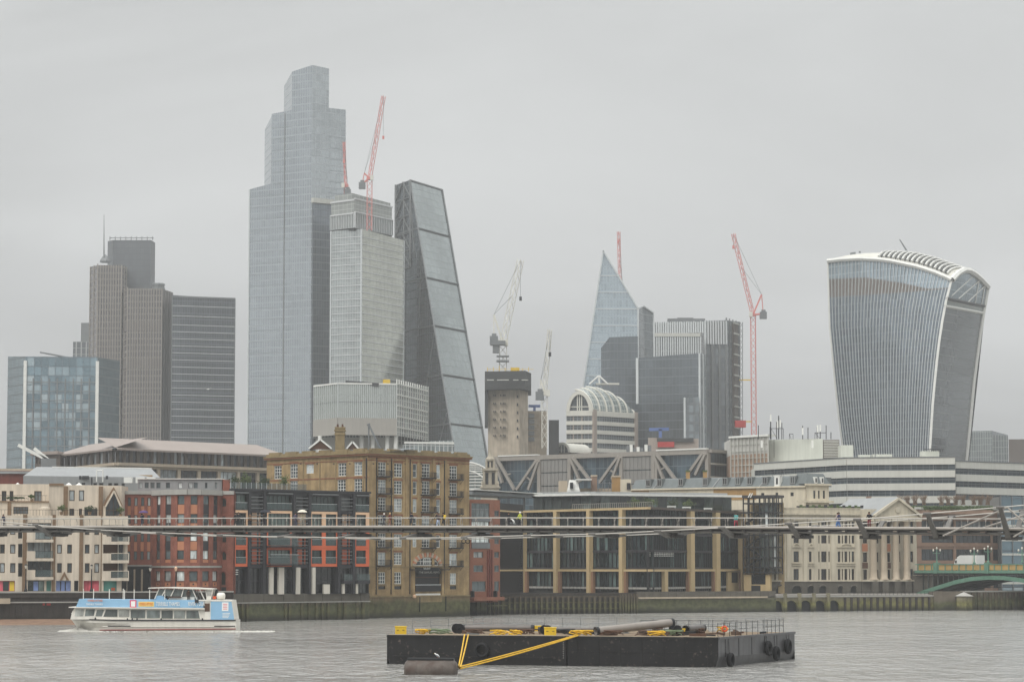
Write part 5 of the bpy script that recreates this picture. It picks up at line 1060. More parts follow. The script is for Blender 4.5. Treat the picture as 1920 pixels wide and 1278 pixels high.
# ---------------------------------------------------------------- beige flats
r = thing('beige_flats', 'beige concrete flats with brown piers, balconies and stepped roof terraces', 'apartment building', (X(100, 444), 444, 3))
f = Fac(-40, 441, 191, 446, 1050); ref = 110; zb, zt = f.z(1108, ref), f.z(966, ref)
rows = [(985.5, 1002), (1020, 1037), (1055, 1073)]
W = grid(f, [(-12, -3), (0, 9), (19, 29), (107, 116), (126, 135), (159, 168), (177, 186)], rows, ref)
slots = grid(f, [(34, 42)], [(985, 1009), (1019, 1044), (1055, 1080)], ref); bal = grid(f, [(52, 96)], [(980, 1011), (1015, 1046), (1050, 1081)], ref)
shops = grid(f, [(-20, 28), (52, 83), (87, 96), (105, 133), (139, 147), (157, 186)], [(1088, 1107.5)], ref)
f.wall('wall', M_beige, 0, f.L, zb, zt, W + slots + bal + shops, 1.3, r)
for h in W: window(f, *h, M_frameb, G_win, r, .2, 1, 1, .13)
for h in slots: f.box('slot_back_panel', M_iron, *h, .5, .6, r)  # plain black panel set back in each slot
for h in bal:
    window(f, h[0], h[1], h[2], h[3], M_frameb, G_dim, r, 1.0, 4, 1, .1, name='balcony_door')
    p0, p1, zq = h[0] - .2, h[1] + .3, h[2] + 1.15
    bo = f.box('balcony', M_beige, p0, p1, h[2] - .45, h[2], -.9, .0, r); f.box('balcony_upstand', M_beige, p0, p0 + 1.35, h[2], zq, -.9, -.75, bo); f.box('balcony_glass', M_glassp, p0 + 1.4, p1 - .1, h[2] + .05, zq, -.88, -.84, bo); f.box('balcony_rail', M_iron, p0 + 1.35, p1, zq, zq + .05, -.9, -.82, bo)
for a, c in ((42, 50), (97.5, 103.5), (148.5, 155.5), (189, 192)): f.box('brown_pier', M_brnp, f.s_(a, 1050), f.s_(c, 1050), zb, zt + .15, -.12, .02, r)
for m_, h in zip((M_pots, G_green, M_teal, M_shblue, M_iron, M_pots), shops): f.box('shop_panel', m_, *h, .5, .6, r)
z_ = shops[0]
for a, c, m_ in ((-6, 5, M_pots), (6, 17, G_green), (18.5, 27, M_shyel)): f.box('shop_poster', m_, f.s_(a, 1100), f.s_(c, 1100), zb + .1, z_[3] - .1, .42, .5, r)
for i, (a, c) in enumerate(((53, 62), (63, 72), (73, 82))): f.box('shop_window', (G_green, M_shblue, G_green)[i], f.s_(a, 1100), f.s_(c, 1100), zb + .1, z_[3] - .1, .42, .5, r)
for a in (113, 122, 123, 114): f.box('shop_mullion', M_iron, f.s_(a, 1100), f.s_(a, 1100) + .07, zb + .1, z_[3] - .1, .4, .5, r)
for a in (165, 174): f.box('shop_mullion', M_redbox, f.s_(a, 1100), f.s_(a, 1100) + .08, zb + .1, z_[3] - .1, .4, .5, r)
b = MB(); p = [f.uv(*q) for q in ((112, 1087), (120.5, 1071), (129, 1087), (125, 1087), (120.5, 1078), (116, 1087))]; b.face([(a, -.35, z) for a, z in p[:2] + p[4:]]); b.face([(a, -.35, z) for a, z in (p[1], p[2], p[3], p[4])])
for i in range(6): j = (i + 1) % 6; b.face([(p[i][0], -.35, p[i][1]), (p[j][0], -.35, p[j][1]), (p[j][0], .02, p[j][1]), (p[i][0], .02, p[i][1])])
b.build('entrance_gable', M_brnp, r, f.R); f.pbox('entrance_gable_panel', M_beige, 117, 1080, 124, 1087, -.2, .02, r)
f.box('terrace_railing', M_iron, 0, f.L, zt + .9, zt + .95, .3, .35, r)
for i in range(40): f.box('railing_post', M_iron, f.L * i / 39 - .02, f.L * i / 39 + .02, zt, zt + .92, .31, .35, r)
f2 = Fac(192, 444.6, 239, 445.6, 1050); za = f2.z(967, 215)
bal = grid(f2, [(193.5, 233)], [(984, 1015), (1018, 1050), (1052, 1083)], 215); sh = grid(f2, [(194, 219), (228, 238)], [(1088, 1107.5)], 215)
f2.wall('balcony_bay_wall', M_beige, 0, f2.L, zb, za, bal + sh, 1.2, r)
for h in bal:
    f2.box('wood_wall', M_woodd, h[0], h[1] * .72, h[2], h[3], .9, 1.0, r); window(f2, h[0] + (h[1] - h[0]) * .72, h[1], h[2], h[3], M_whtcol, G_dim, r, .8, 1, 1, .14, name='balcony_door')
    bo = f2.box('balcony', M_beige, -.1, f2.L + .15, h[2] - .45, h[2] + .02, -1.0, 0, r); zq = h[2] + 1.15
    f2.box('balcony_upstand', M_beige, -.1, 1.3, h[2] + .02, zq, -1.0, -.85, bo); f2.box('balcony_glass', M_glassp, 1.35, f2.L + .05, h[2] + .05, zq - .05, -.96, -.92, bo); f2.box('balcony_rail', M_beige, 1.3, f2.L + .15, zq - .05, zq + .05, -1, -.88, bo); f2.box('balcony_end', M_beige, f2.L, f2.L + .15, h[2], zq, -1.0, -.85, bo)
for m_, h in zip((M_teal, M_iron), sh): f2.box('shop_panel', m_, *h, .4, .5, r)
f2.box('shop_poster', M_orange, f2.s_(209, 1105), f2.s_(216, 1105), zb + .15, zb + .6, .3, .4, r)
body('core', M_beige, [f.w(0, 1.5, 0), f.w(f.L, 1.5, 0), f2.w(f2.L, 1.5, 0), f2.w(f2.L, 9, 0), f.w(0, 14, 0)], 3, zt - .05, r)
# upper set-back storeys
g = Fac(92, 450, 228, 453, 940); zr = g.z(909, 160); hs = grid(g, [(130, 140), (148, 158)], [(918.5, 938.5)], 150) + grid(g, [(130, 139), (148, 154), (176, 183)], [(953, 967)], 150)
g.wall('upper_wall', M_beige, 0, g.s_(193, 940), zt - .1, zr, hs, .4, r)
for h in hs: window(g, *h, M_frameb, G_win, r, .2, 2 if h[3] < zt + 3 else 1, 1, .13)
for a, c in ((119, 127), (185, 192.5)): g.box('brown_pier', M_brnp, g.s_(a, 940), g.s_(c, 940), zt - .1, zr - .2, -.25, .02, r)
g.box('roof_coping', M_brnp, 0, g.s_(119, 940), zr - .1, zr + .25, -.2, .4, r); body('upper_core', M_beige, back(g, 8, 0, None, .5), zt, zr - .02, r)
g.box('dark_opening', G_dim, g.s_(158, 960), g.s_(176, 960), zt + .1, g.z(953, 165), -.02, .05, r)
p = [g.uv(*q) for q in ((192, 947), (212.5, 913), (229, 948), (226, 950), (212.5, 920), (196, 949))]; b = MB()
for idx in ((0, 1, 4, 5), (1, 2, 3, 4)): b.face([(p[i][0], -1.0, p[i][1]) for i in idx])
for i in range(6): j = (i + 1) % 6; b.face([(p[i][0], -1.0, p[i][1]), (p[j][0], -1.0, p[j][1]), (p[j][0], 1.5, p[j][1]), (p[i][0], 1.5, p[i][1])])
b.build('gable_frame', M_brnp, r, g.R)
p2 = [g.uv(*q) for q in ((196, 950), (212.5, 920), (226, 951))]; b = MB()
for (a, c) in ((p2[0], p2[1]), (p2[1], p2[2])): b.bar((a[0], -1.1, a[1]), (c[0], -1.1, c[1]), .25, .25, up=(0, 1, 0))
b.build('gable_board', M_beige, r, g.R)
pg = [g.uv(*q) for q in ((197, 966), (197, 948), (212.5, 922), (225, 949), (225, 966))]; b = MB(); b.face([(a, -.5, z) for a, z in pg]); b.build('gable_glazing', G_dim, r, g.R)
for px in (204, 212, 219): g.box('gable_mullion', M_frameb, g.s_(px, 950) - .05, g.s_(px, 950) + .05, zt, g.z(930 if px == 212 else 938, px), -.58, -.5, r)
g.box('gable_transom', M_frameb, g.s_(197, 956), g.s_(225, 956), g.z(957, 210), g.z(955.5, 210), -.6, -.5, r); g.box('gable_pillar', M_beige, g.s_(193, 960), g.s_(197, 960), zt, g.z(948, 195), -.9, 0, r)
body('gable_roof', M_beige, [g.w(g.s_(193, 940), .4, 0), g.w(g.L, .4, 0), g.w(g.L, 7, 0), g.w(g.s_(193, 940), 7, 0)], zt, g.z(914, 210), r)
h1 = Fac(-40, 447, 92, 449, 950); z1 = h1.z(941, 50); hs = grid(h1, [(25, 53), (-20, -6)], [(949.5, 963)], 40); h1.wall('terrace_storey_wall', M_beige, 0, h1.L, zt - .1, z1, hs, .4, r)
for h in hs: window(h1, *h, M_frameb, G_dim, r, .2, 5, 2, .1)
h1.box('terrace_coping', M_brnp, 0, h1.L, z1, z1 + .2, -.25, .4, r); body('terrace_deck', M_beige, back(h1, 10, 0, None, .4), zt, z1 - .02, r); h1.box('brown_pier', M_brnp, h1.s_(14, 955), h1.s_(21, 955), zt, z1, -.2, .02, r)
h2 = Fac(-40, 453, 93, 454.5, 920); z2 = h2.z(907, 50); hs = grid(h2, [(64, 78), (18, 25), (3, 12)], [(920, 940)], 60); h2.wall('top_storey_wall', M_beige, 0, h2.L, z1, z2, hs, .4, r)
for h in hs: window(h2, *h, M_frameb, G_win if h[0] > 5 else G_dim, r, .2, 2, 1, .12)
body('top_core', M_beige, back(h2, 6, 0, None, .5), z1, z2 - .02, r)
h1.box('terrace_rail', M_iron, 0, h1.L * .97, z1 + 1.1, z1 + 1.15, 0, .05, r)
for i in range(20): h1.box('railing_post', M_iron, h1.L * i / 20, h1.L * i / 20 + .04, z1 + .2, z1 + 1.12, 0, .05, r)
b = MB(); c = h1.w(h1.s_(84, 955), .2, 0); b.lathe([(1.0, zt), (1.0, h1.z(952, 84)), (.1, h1.z(948, 84))], 12, (c.x, c.y, 0)); b.build('round_stair_hood', M_beige, r)
for px in (32, 128, 147): p = at(px, 908, 455); b = MB(); q = [(p.x - .7, p.y, p.z - .2), (p.x + .7, p.y, p.z - .2), (p.x + .7, p.y + 1.2, p.z - .2), (p.x - .7, p.y + 1.2, p.z - .2)]; [b.face([q[i], q[(i + 1) % 4], (p.x, p.y + .6, p.z + .35)]) for i in range(4)]; b.build('roof_light', M_white, r)
def shrub(name, label, base, w, h, n=260, mt=None, group=None, pot=True, seed=1, leaf=.11):
    t = thing(name, label, 'plant', tuple(base), group); rr = random.Random(seed); b = MB()
    for i in range(n):
        u = Vector((rr.gauss(0, 1), rr.gauss(0, 1), rr.gauss(0, 1))).normalized() * (rr.random() ** .45); k = .75 + .35 * math.sin(u.x * 5 + seed) * math.cos(u.z * 4)
        c = base + Vector((u.x * w * k, u.y * w * .7, .35 + h * .5 + u.z * h * .5 * k)); a = Vector((rr.gauss(0, 1), rr.gauss(0, 1), rr.gauss(0, 1))).normalized() * leaf * rr.uniform(.6, 1.4); d = a.orthogonal().normalized() * leaf * .7
        b.face([c - a, c + d, c + a, c - d])
    b.build('foliage', mt or M_leaf, t, uv=False)
    c = MB()
    for i in range(5): c.tube(base, base + Vector((rr.uniform(-.5, .5) * w, rr.uniform(-.3, .3) * w, h * .7)), .04, 4, .015)
    c.build('stems', M_woodd, t)
    if pot: q = MB(); q.lathe([(.22, -.25), (.32, .25), (.28, .25), (.05, .2)], 10, tuple(base)); q.build('pot', M_brnp, t)
    return t
for i, (px, py, w, h, lab) in enumerate(((115, 962, 1.0, 1.1, 'round green shrub on the beige terrace beside a brown pier'), (168, 962, 1.3, 1.0, 'broad dark shrub on the beige terrace below the upper windows'), (226, 966, .8, 1.2, 'leafy shrub at the foot of the triangular gable window'), (60, 938, .7, .7, 'small pale shrub by the top terrace doors'))): shrub('potted_shrub', lab, at(px, py, 448.6 if i < 3 else 450.5), w, h, 320, M_leaf if i != 1 else M_leafd, 'potted shrubs on the terraces', True, i + 3)
q = at(30, 940, 449.2); shrub('trough_hedge', 'long low dark hedge along the upper left terrace rail', q, 2.6, .55, 420, M_leafd, None, False, 19)
# ---------------------------------------------------------------- red brick bow-fronted offices
r = thing('bow_fronted_brick_office', 'red brick office with a rounded bow front and terracotta panels', 'office building', (X(340, 455), 455, 3))
PX = [286, 304.5, 326, 351, 375.5, 396, 415]; YY = [458, 454.6, 452.4, 451.5, 452.2, 454.4, 458]; FS = [Fac(PX[i], YY[i], PX[i + 1], YY[i + 1], 1000) for i in range(6)]
f = FS[2]; zz = lambda py: FS[2].z(py, 350); zb, zt = zz(1113), zz(918)
wc = [(293, 300), (309.5, 320), (332, 345), (357, 370), (381, 392), (400, 408)]
for k, ff in enumerate(FS):
    a, c = ff.s_(wc[k][0], 1000), ff.s_(wc[k][1], 1000); hole = [(a, c, zz(1054), zz(928)), (a - .12, c + .12, zz(1089), zz(1070)), (a - .05, c + .05, zz(1099), zz(1090.5))]
    ff.wall('brick_wall', M_redbr, 0, ff.L, zb, zt, hole, .35, r)
    for y0, y1 in ((928, 945), (963, 980), (997, 1014), (1031, 1048)): window(ff, a, c, zz(y1), zz(y0), M_frameb, G_blind, r, .14, 1, 1, .08)
    for y0, y1 in ((945, 963), (980, 997), (1014, 1031)): ff.box('spandrel_panel', M_terra if k in (2, 3) else M_darkp, a, c, zz(y1) + .03, zz(y0) - .03, .12, .3, r)
    ff.box('sill_panel', M_terra, a, c, zz(1054), zz(1048) - .03, .1, .3, r); window(ff, a - .12, c + .12, zz(1089), zz(1070), M_frameb, G_blind, r, .16, 1, 1, .08); ff.box('terracotta_panel', M_terra, a - .05, c + .05, zz(1099), zz(1090.5), .08, .3, r); d = (a + c) / 2; ff.box('diamond_boss', M_iron, d - .12, d + .12, zz(1096), zz(1093.2), .03, .08, r)
    ff.box('string_course', M_greyc, -.02, ff.L + .02, zz(1063.5), zz(1060), -.16, .05, r); ff.box('cornice', M_greyc, -.05, ff.L + .05, zz(928) + .12, zz(917), -.3, .1, r)
body('core', M_redbr, [ff.w(0, .5, 0) for ff in FS] + [FS[5].w(FS[5].L, .5, 0), FS[5].w(FS[5].L, 12, 0), FS[0].w(0, 12, 0)], zb, zt - .05, r)
fl = Fac(222, 457.5, 286, 458.4, 1000); zl = fl.z(921, 255); cols = [(228.5, 234), (239, 245), (251.5, 257.5), (264, 270), (276, 282)]
hs = [(fl.s_(a, 990), fl.s_(c, 990), fl.z(1049, 255), fl.z(932, 255)) for a, c in cols]; und = (fl.s_(232, 1085), fl.s_(281, 1085), fl.z(1113, 255), fl.z(1061, 255))
fl.wall('recessed_wall', M_redbr, 0, fl.L, zb, zl, hs + [und], .4, r)
for h in hs:
    for y0, y1 in ((932, 948), (965, 981), (999, 1015), (1033, 1049)): window(fl, h[0], h[1], fl.z(y1, 255), fl.z(y0, 255), M_frameb, G_blind, r, .16, 1, 1, .08)
    for y0, y1 in ((948, 965), (981, 999), (1015, 1033)): fl.box('spandrel_panel', M_terra, h[0], h[1], fl.z(y1, 255) + .02, fl.z(y0, 255) - .02, .14, .35, r)
fl.box('undercroft_back', M_iron, und[0], und[1], und[2], und[3], .3, .38, r); fl.box('undercroft_lintel', M_greyc, und[0] - .3, und[1] + .5, und[3], und[3] + .25, -.15, .05, r)
for px in (252, 266): s = fl.s_(px, 1090); fl.box('undercroft_column', M_sandst, s - .15, s + .15, und[2], und[3] - .5, .05, .28, r)
fl.box('cornice', M_greyc, 0, fl.L, zl - .45, zl + .1, -.25, .1, r); body('left_core', M_redbr, back(fl, 10, 0, None, .6), zb, zl - .1, r)
fr = Fac(415, 458, 438, 457, 1000); zr_ = fr.z(921, 425); ws = [(fr.s_(416.5, y), fr.s_(424, y), fr.z(y + 16, 420), fr.z(y, 420)) for y in (933, 967, 1000, 1033)] + [(fr.s_(414.8, 1072), fr.s_(423, 1072), fr.z(1096, 420), fr.z(1071, 420))]
fr.wall('side_wall', M_redbr, 0, fr.L, zb, zr_, ws, .35, r)
for h in ws: window(fr, *h, M_frameb, G_green, r, .15, 2, 1, .09); b = MB(); m_ = (h[0] + h[1]) / 2; w = (h[1] - h[0]) / 2; b.path([(m_ - w * math.cos(math.pi * i / 8), -.02, h[3] - w + w * math.sin(math.pi * i / 8)) for i in range(9)], .1, 4); b.build('window_arch', M_brickr, r, fr.R)
fr.box('cornice', M_greyc, 0, fr.L, zr_ - .5, zr_ + .1, -.2, .1, r); fr.box('door', M_iron, fr.s_(415, 1105), fr.s_(424, 1105), zb, fr.z(1100, 420), -.02, .05, r); body('side_core', M_redbr, back(fr, 10, 0, None, .5), zb, zr_ - .1, r)
fat = Fac(258, 463, 416, 463.5, 905); hs = grid(fat, [(260, 267), (271, 279), (282, 290), (293, 301), (311, 319), (334, 342), (353, 361), (363, 371), (384, 389), (403, 407)], [(904, 915)], 340); fat.wall('attic_wall', M_zinc, 0, fat.L, zt - .5, fat.z(898, 340), hs, .3, r)
for h in hs: window(fat, *h, M_steelgr, G_blind, r, .12, 1, 1, .07)
body('attic_core', M_zinc, back(fat, 9, 0, None, .4), zt - .5, fat.z(898, 340) - .02, r); fat.box('attic_edge', M_white, -.2, fat.L + .3, fat.z(898, 340), fat.z(896.5, 340), -.3, 4, r)
body('stair_turret', M_redbr, [P2(416, 462), P2(430, 462), P2(430, 468), P2(416, 468)], zb, Z(899, 462), r)
# ---------------------------------------------------------------- dark and orange flats
r = thing('orange_panelled_flats', 'charcoal riverside flats with orange window surrounds and white columns', 'apartment building', (X(560, 468), 468, 3))
f = Fac(436.5, 457.5, 692, 478, 1000); ref = 560; zv = lambda py: f.z(py, ref); zb, zt = zv(1113), zv(922)
def S(px, py=1000): return f.s_(px, py)
BAY = [(436.5, 464, 'o', [(441.5, 461)]), (499, 547, 'b', [(502, 543.5)]), (582, 632, 'o', [(584, 603), (610, 630)]), (664.5, 692, 'o', [(667, 685.5)])]
LOUV = [(467.5, 492), (553, 577), (637.5, 660)]
holes = []; R1, R2, R3 = (1030.5, 1056), (996.5, 1022), (962.5, 988)
for a, c, k, ws in BAY:
    holes.append((S(a) + .05, S(c) - .05, zv(1112), zv(1062.5))); holes.append((S(a) + .05, S(c) - .05, zv(955), zv(929)))
    for w in ws: holes += [(S(w[0]), S(w[1]), zv(q[1]), zv(q[0])) for q in (R1, R2, R3)]
for a, c in LOUV: holes += [(S(a) + .1, S(c) - .1, zv(q1), zv(q0)) for q0, q1 in ((929, 956), (962, 990), (996, 1024), (1029, 1057), (1064, 1112))]
f.wall('wall', M_darkp, 0, f.L, zb, zt, holes, .7, r)
for a, c, k, ws in BAY:
    for (q0, q1), m_ in ((R1, M_orange), (R2, M_orange), (R3, M_peach)):
        hs = [(S(w[0]), S(w[1]), zv(q1), zv(q0)) for w in ws]
        w_ = f.wall('window_surround', m_, S(a) + .06, S(c) - .06, zv(q1 + 5.8) + .03, zv(q0 - 4.6), hs, .25, r, back=False); w_.matrix_basis = f.R @ Matrix.Translation((0, -.14, 0)); WM[w_.name] = w_.matrix_basis.copy()
        for h in hs:
            window(f, *h, M_iron, G_green, r, .22, 3 if k == 'o' else 6, 1, .07)
            if q0 > 990: f.box('balustrade', M_glassp, h[0] + .03, h[1] - .03, h[2] + .03, h[2] + 1.05, -.18, -.15, r); f.box('handrail', M_edge, h[0], h[1], h[2] + 1.05, h[2] + 1.1, -.2, -.14, r)
    window(f, S(a) + .1, S(c) - .1, zv(955), zv(929), M_iron, G_green, r, .45, max(3, int((c - a) / 7)), 1, .08, name='top_glazing')
    f.box('top_balustrade', M_glassp, S(a) + .1, S(c) - .1, zv(956.5), zv(944), -.1, -.06, r); f.box('handrail', M_edge, S(a) + .1, S(c) - .1, zv(944), zv(943.3), -.12, -.05, r); f.box('eaves_blade', M_steelgr, S(a) + .1, S(c) - .1, zv(926.5), zv(924.5), -.5, .1, r)
    if k == 'b':
        for q in (R1, R2): bo = f.box('balcony', M_iron, S(a) - .3, S(c) + .3, zv(q[1] + 3.6), zv(q[1] + 1.2), -1.6, 0, r); f.box('balcony_glass', M_glassp, S(a) - .25, S(c) + .25, zv(q[1] + 1.2), zv(q[0] + 9), -1.58, -1.54, bo); f.box('balcony_rail', M_edge, S(a) - .25, S(c) + .25, zv(q[0] + 9), zv(q[0] + 8.3), -1.6, -1.52, bo)
    window(f, S(a) + .15, S(c) - .15, zv(1112), zv(1062.5), M_iron, G_blk, r, .55, 4, 2, .08, name='ground_glazing')
for a, c in LOUV:
    for q0, q1 in ((929, 956), (962, 990), (996, 1024), (1029, 1057)):
        f.box('bay_glass', G_blk, S(a) + .1, S(c) - .1, zv(q1), zv(q0), .5, .55, r)
        if q0 > 960:
            m_ = M_orange if q0 > 990 else M_peach; d = (S(a) + S(c)) / 2; f.box('colour_strip', m_, d - .55, d + .45, zv(q1), zv(q0), .3, .48, r); f.box('colour_strip', m_, S(c) - .45, S(c) - .2, zv(q1), zv(q0), .3, .48, r)
        n = 4
        for i in range(n): z = zv(q0) + (zv(q1) - zv(q0)) * (i + .6) / n; f.box('louvre_blade', M_steelgr, S(a) + .1, S(c) - .1, z - .06, z + .06, -.25, .1, r)
    window(f, S(a) + .12, S(c) - .12, zv(1112), zv(1064), M_iron, G_blk, r, .5, 2, 2, .08, name='ground_glazing')
for px in (464, 492, 548, 577, 632, 660): f.box('vertical_rib', M_darkp, S(px), S(px) + .5, zb, zt + .3, -.35, .02, r)
for a, c in ((504, 510), (520, 530), (552.5, 560), (583, 588.5)): f.box('white_column', M_whtcol, S(a), S(c), zb, zv(1063), -.55 if a != 520 else -.5, -.05, r)
f.box('white_cabinet', M_whtcol, S(606), S(617), zb, zv(1095), -.3, .1, r)
for a, c in ((640, 656), (665, 689)): f.box('low_balcony', M_darkp, S(a), S(c), zv(1094), zv(1088), -.8, .1, r); f.box('low_balcony_glass', M_glassp, S(a), S(c), zv(1088), zv(1076), -.78, -.74, r); f.box('white_pillar', M_whtcol, S(a + 1), S(a + 5), zb, zv(1094), -.3, .1, r)
for py in (1067, 1071, 1075): f.box('wall_lamp', M_white, S(442), S(446), zv(py + 1.2), zv(py), -.2, .02, r)
body('core', M_darkp, back(f, 14, 0, None, .8), zb, zt - .05, r); f.box('roof_edge', M_darkp, -.1, f.L + .1, zt, zt + .35, -.45, 1, r)
f.box('terrace_glass', M_glassp, S(445), S(588), zt + .35, zt + 1.45, 2.0, 2.05, r)
for i in range(12): f.box('glass_post', M_edge, S(445) + i * 1.1, S(445) + i * 1.1 + .05, zt + .35, zt + 1.5, 1.94, 2.0, r)
for i, (px, w, lab) in enumerate(((462, 1.2, 'grey-green roof planting nearest the red brick office'), (485, 1.4, 'tall grassy planting behind the roof glass of the orange flats'), (520, 1.6, 'yellowish planting in the middle of the orange flats roof'), (556, 1.2, 'low planting at the right end of the roof glass'))): shrub('roof_shrub', lab, f.w(S(px), 3.5, zt + .3), w, 2.3 + .5 * (i % 2), 460, (M_leafd, M_leaf)[i % 2], 'roof planting on the orange flats', False, 30 + i)
# ---------------------------------------------------------------- yellow brick warehouse hotel
r = thing('brick_warehouse', 'tall yellow brick warehouse with white windows, iron balconies and chimney', 'warehouse', (X(690, 485), 485, 3))
fl, fr = Fac(500, 509, 690.5, 487, 880), Fac(690.5, 487, 880, 507, 880); zq = lambda py: fr.z(py, 692); zb = fr.z(1119, 692); zc, zt = zq(853), zq(840)
c1, c2, c3, c4, c5, c6 = (709, 723.5), (739, 754), (774, 781.5), (791, 806), (818, 825.5), (843, 857)
def col(px0, px1, rows, ref): return [(fr.s_(px0, 950), fr.s_(px1, 950), fr.z(b_, ref), fr.z(a_, ref)) for a_, b_ in rows]
ra = [(866, 892), (899, 924), (932, 957), (965, 990), (999, 1025), (1035, 1059)]
Wd = col(*c1, ra, 716) + col(*c2, [(868, 894), (901, 926), (934, 959), (967, 992), (1001, 1025), (1035, 1058)], 746); Wd += col(*c4, [(x + 3 - .5 * i, y + 3 - .5 * i) for i, (x, y) in enumerate(ra[:5])], 798); Wd += col(*c6, [(873, 898), (905, 930), (937, 962), (969, 994), (1002, 1026), (1037, 1060)], 850)
Wn = col(*c3, [(869, 895), (902, 927), (935, 960), (968, 993), (1002, 1025)], 778) + col(*c5, [(871, 897), (904, 928), (936, 961), (969, 994), (1003, 1026)], 822)
Wg = col(710, 723, [(1072, 1094)], 716) + col(740, 753, [(1072, 1094)], 746) + col(844, 856, [(1074, 1095)], 850); Wb = col(710, 723, [(1098, 1104)], 716) + col(740, 753, [(1098, 1104)], 746) + col(844, 856, [(1098, 1104)], 850)
portal = (fr.s_(777, 1085), fr.s_(826, 1085), zq(1108), fr.z(1062, 800)); fan = (fr.s_(779, 1050), fr.s_(822, 1050), fr.z(1060, 800), fr.z(1044, 800))
fr.wall('front_wall', M_stock, 0, fr.L, zb, zc, Wd + Wn + Wg + Wb + [portal, fan], .35, r)
for h in Wd: window(fr, *h, M_white, G_win, r, .12, 3, 4, .11); fr.box('lintel_arch', M_stockr, h[0] - .2, h[1] + .2, h[3] + .02, h[3] + .35, -.05, .02, r)
for h in Wn: window(fr, *h, M_white, G_win, r, .12, 1, 2, .1); fr.box('lintel_arch', M_stockr, h[0] - .15, h[1] + .15, h[3] + .02, h[3] + .3, -.05, .02, r)
for h in Wg: window(fr, *h, M_white, G_win, r, .12, 3, 3, .12); fr.box('sill', M_parap, h[0] - .15, h[1] + .15, h[2] - .2, h[2], -.15, .05, r)
for h in Wb: fr.box('cellar_window', G_blk, *h, .15, .2, r)
# iron balconies
for h in col(*c1, ra, 716) + Wd[12:17] + Wd[17:]:
    bo = fr.box('iron_balcony', M_iron, h[0] - .35, h[1] + .9, h[2] - .2, h[2], -.9, 0, r)
    b = MB(); x0, x1 = h[0] - .35, h[1] + .9; z0 = h[2]
    for i in range(13): x = x0 + (x1 - x0) * i / 12; b.tube((x, -.88, z0), (x, -.88, z0 + .95), .035, 4)
    for i in range(5): b.tube((x1, -.88 + i * .2, z0), (x1, -.88 + i * .2, z0 + .95), .035, 4)
    b.tube((x0, -.88, z0 + .95), (x1, -.88, z0 + .95), .035, 4); b.tube((x1, -.88, z0 + .95), (x1, 0, z0 + .95), .035, 4); b.tube((x0, -.88, z0 + .95), (x0, 0, z0 + .95), .035, 4); b.tube((x1 - .1, -.85, z0 - .1), (x1 - .1, 0, z0 - .9), .04, 4); b.tube((x0 + .1, -.85, z0 - .1), (x0 + .1, 0, z0 - .9), .04, 4)
    b.build('balcony_railing', M_iron, bo, fr.R)
for px in (768, 832.5, 705, 733): s = fr.s_(px, 950); fr.box('drain_pipe', M_iron, s, s + .14, zb + .5, zc - .4, -.14, .01, r)
for px in (762, 812, 835): s = fr.s_(px, 950); fr.box('brick_pilaster', M_stock, s - .3, s + .3, zq(1062), zc, -.12, .02, r)
fr.box('brick_band', M_stockr, 0, fr.L, zc - .45, zc - .15, -.1, .02, r); fr.box('stone_band', M_parap, 0, fr.L, zq(1063), zq(1061), -.1, .02, r)
for k in range(7): z = zq(1070 + k * 5.4); [fr.box('rusticated_course', M_stock, a, c, z - .2, z + .16, -.05, .02, r) for a, c in ((0.05, fr.s_(709, 1080) - .1), (fr.s_(724, 1080) + .1, fr.s_(739, 1080) - .1), (fr.s_(754.5, 1080) + .1, fr.s_(765, 1080)), (fr.s_(838, 1080), fr.s_(843, 1080) - .05), (fr.s_(858, 1080), fr.L - .1))]
for ff in (fl, fr):
    ff.box('cornice', M_stockr, -.3, ff.L + .3, zc - .02, zc + .3, -.45, .2, r); ff.box('cornice_shelf', M_parap, -.35, ff.L + .35, zc + .3, zc + .55, -.6, .2, r); ff.box('parapet', M_parap, -.1, ff.L + .1, zc + .55, zt - .25, -.1, .4, r)
    n = 6
    for i in range(n): s = ff.L * (i + .5) / n; ff.box('parapet_pier', M_parap, s - ff.L * .055, s + ff.L * .055, zc + .55, zt + .05, -.18, .5, r)
    ff.box('corbel_course', M_stockr, 0, ff.L, zc - .9, zc - .75, -.08, .02, r)
# arched portal with fan window and sign
m_ = (fan[0] + fan[1]) / 2; w = (fan[1] - fan[0]) / 2; hh = fan[3] - fan[2]
b = MB()
for i in range(12):
    t0, t1 = math.pi * i / 12, math.pi * (i + 1) / 12; x0, x1 = m_ - w * math.cos(t0), m_ - w * math.cos(t1); za, zb2 = fan[2] + hh * math.sin(t0), fan[2] + hh * math.sin(t1)
    b.face([(x0, -.02, za), (x1, -.02, zb2), (x1, -.02, fan[3] + .02), (x0, -.02, fan[3] + .02)]); b.face([(x0, -.02, za), (x0, .3, za), (x1, .3, zb2), (x1, -.02, zb2)])
b.build('arch_spandrel', M_stock, r, fr.R)
for i in range(17):
    t = math.pi * (i + .5) / 17; c = math.cos(t); s_ = math.sin(t); b = MB(); b.bar((m_ - (w + .05) * c, -.1, fan[2] + (hh + .05) * s_), (m_ - (w + .85) * c, -.1, fan[2] + (hh + .85) * s_), .5, .25, up=(0, 1, 0)); b.build('arch_voussoir', M_terra if i % 2 else M_sandst, r, fr.R)
b = MB(); b.path([(m_ - w * math.cos(math.pi * i / 14), .08, fan[2] + hh * math.sin(math.pi * i / 14)) for i in range(15)], .09, 5); b.tube((fan[0], .08, fan[2] + .05), (fan[1], .08, fan[2] + .05), .08); b.tube((fan[0] + w * .18, .08, fan[2] + hh * .5), (fan[1] - w * .18, .08, fan[2] + hh * .5), .06)
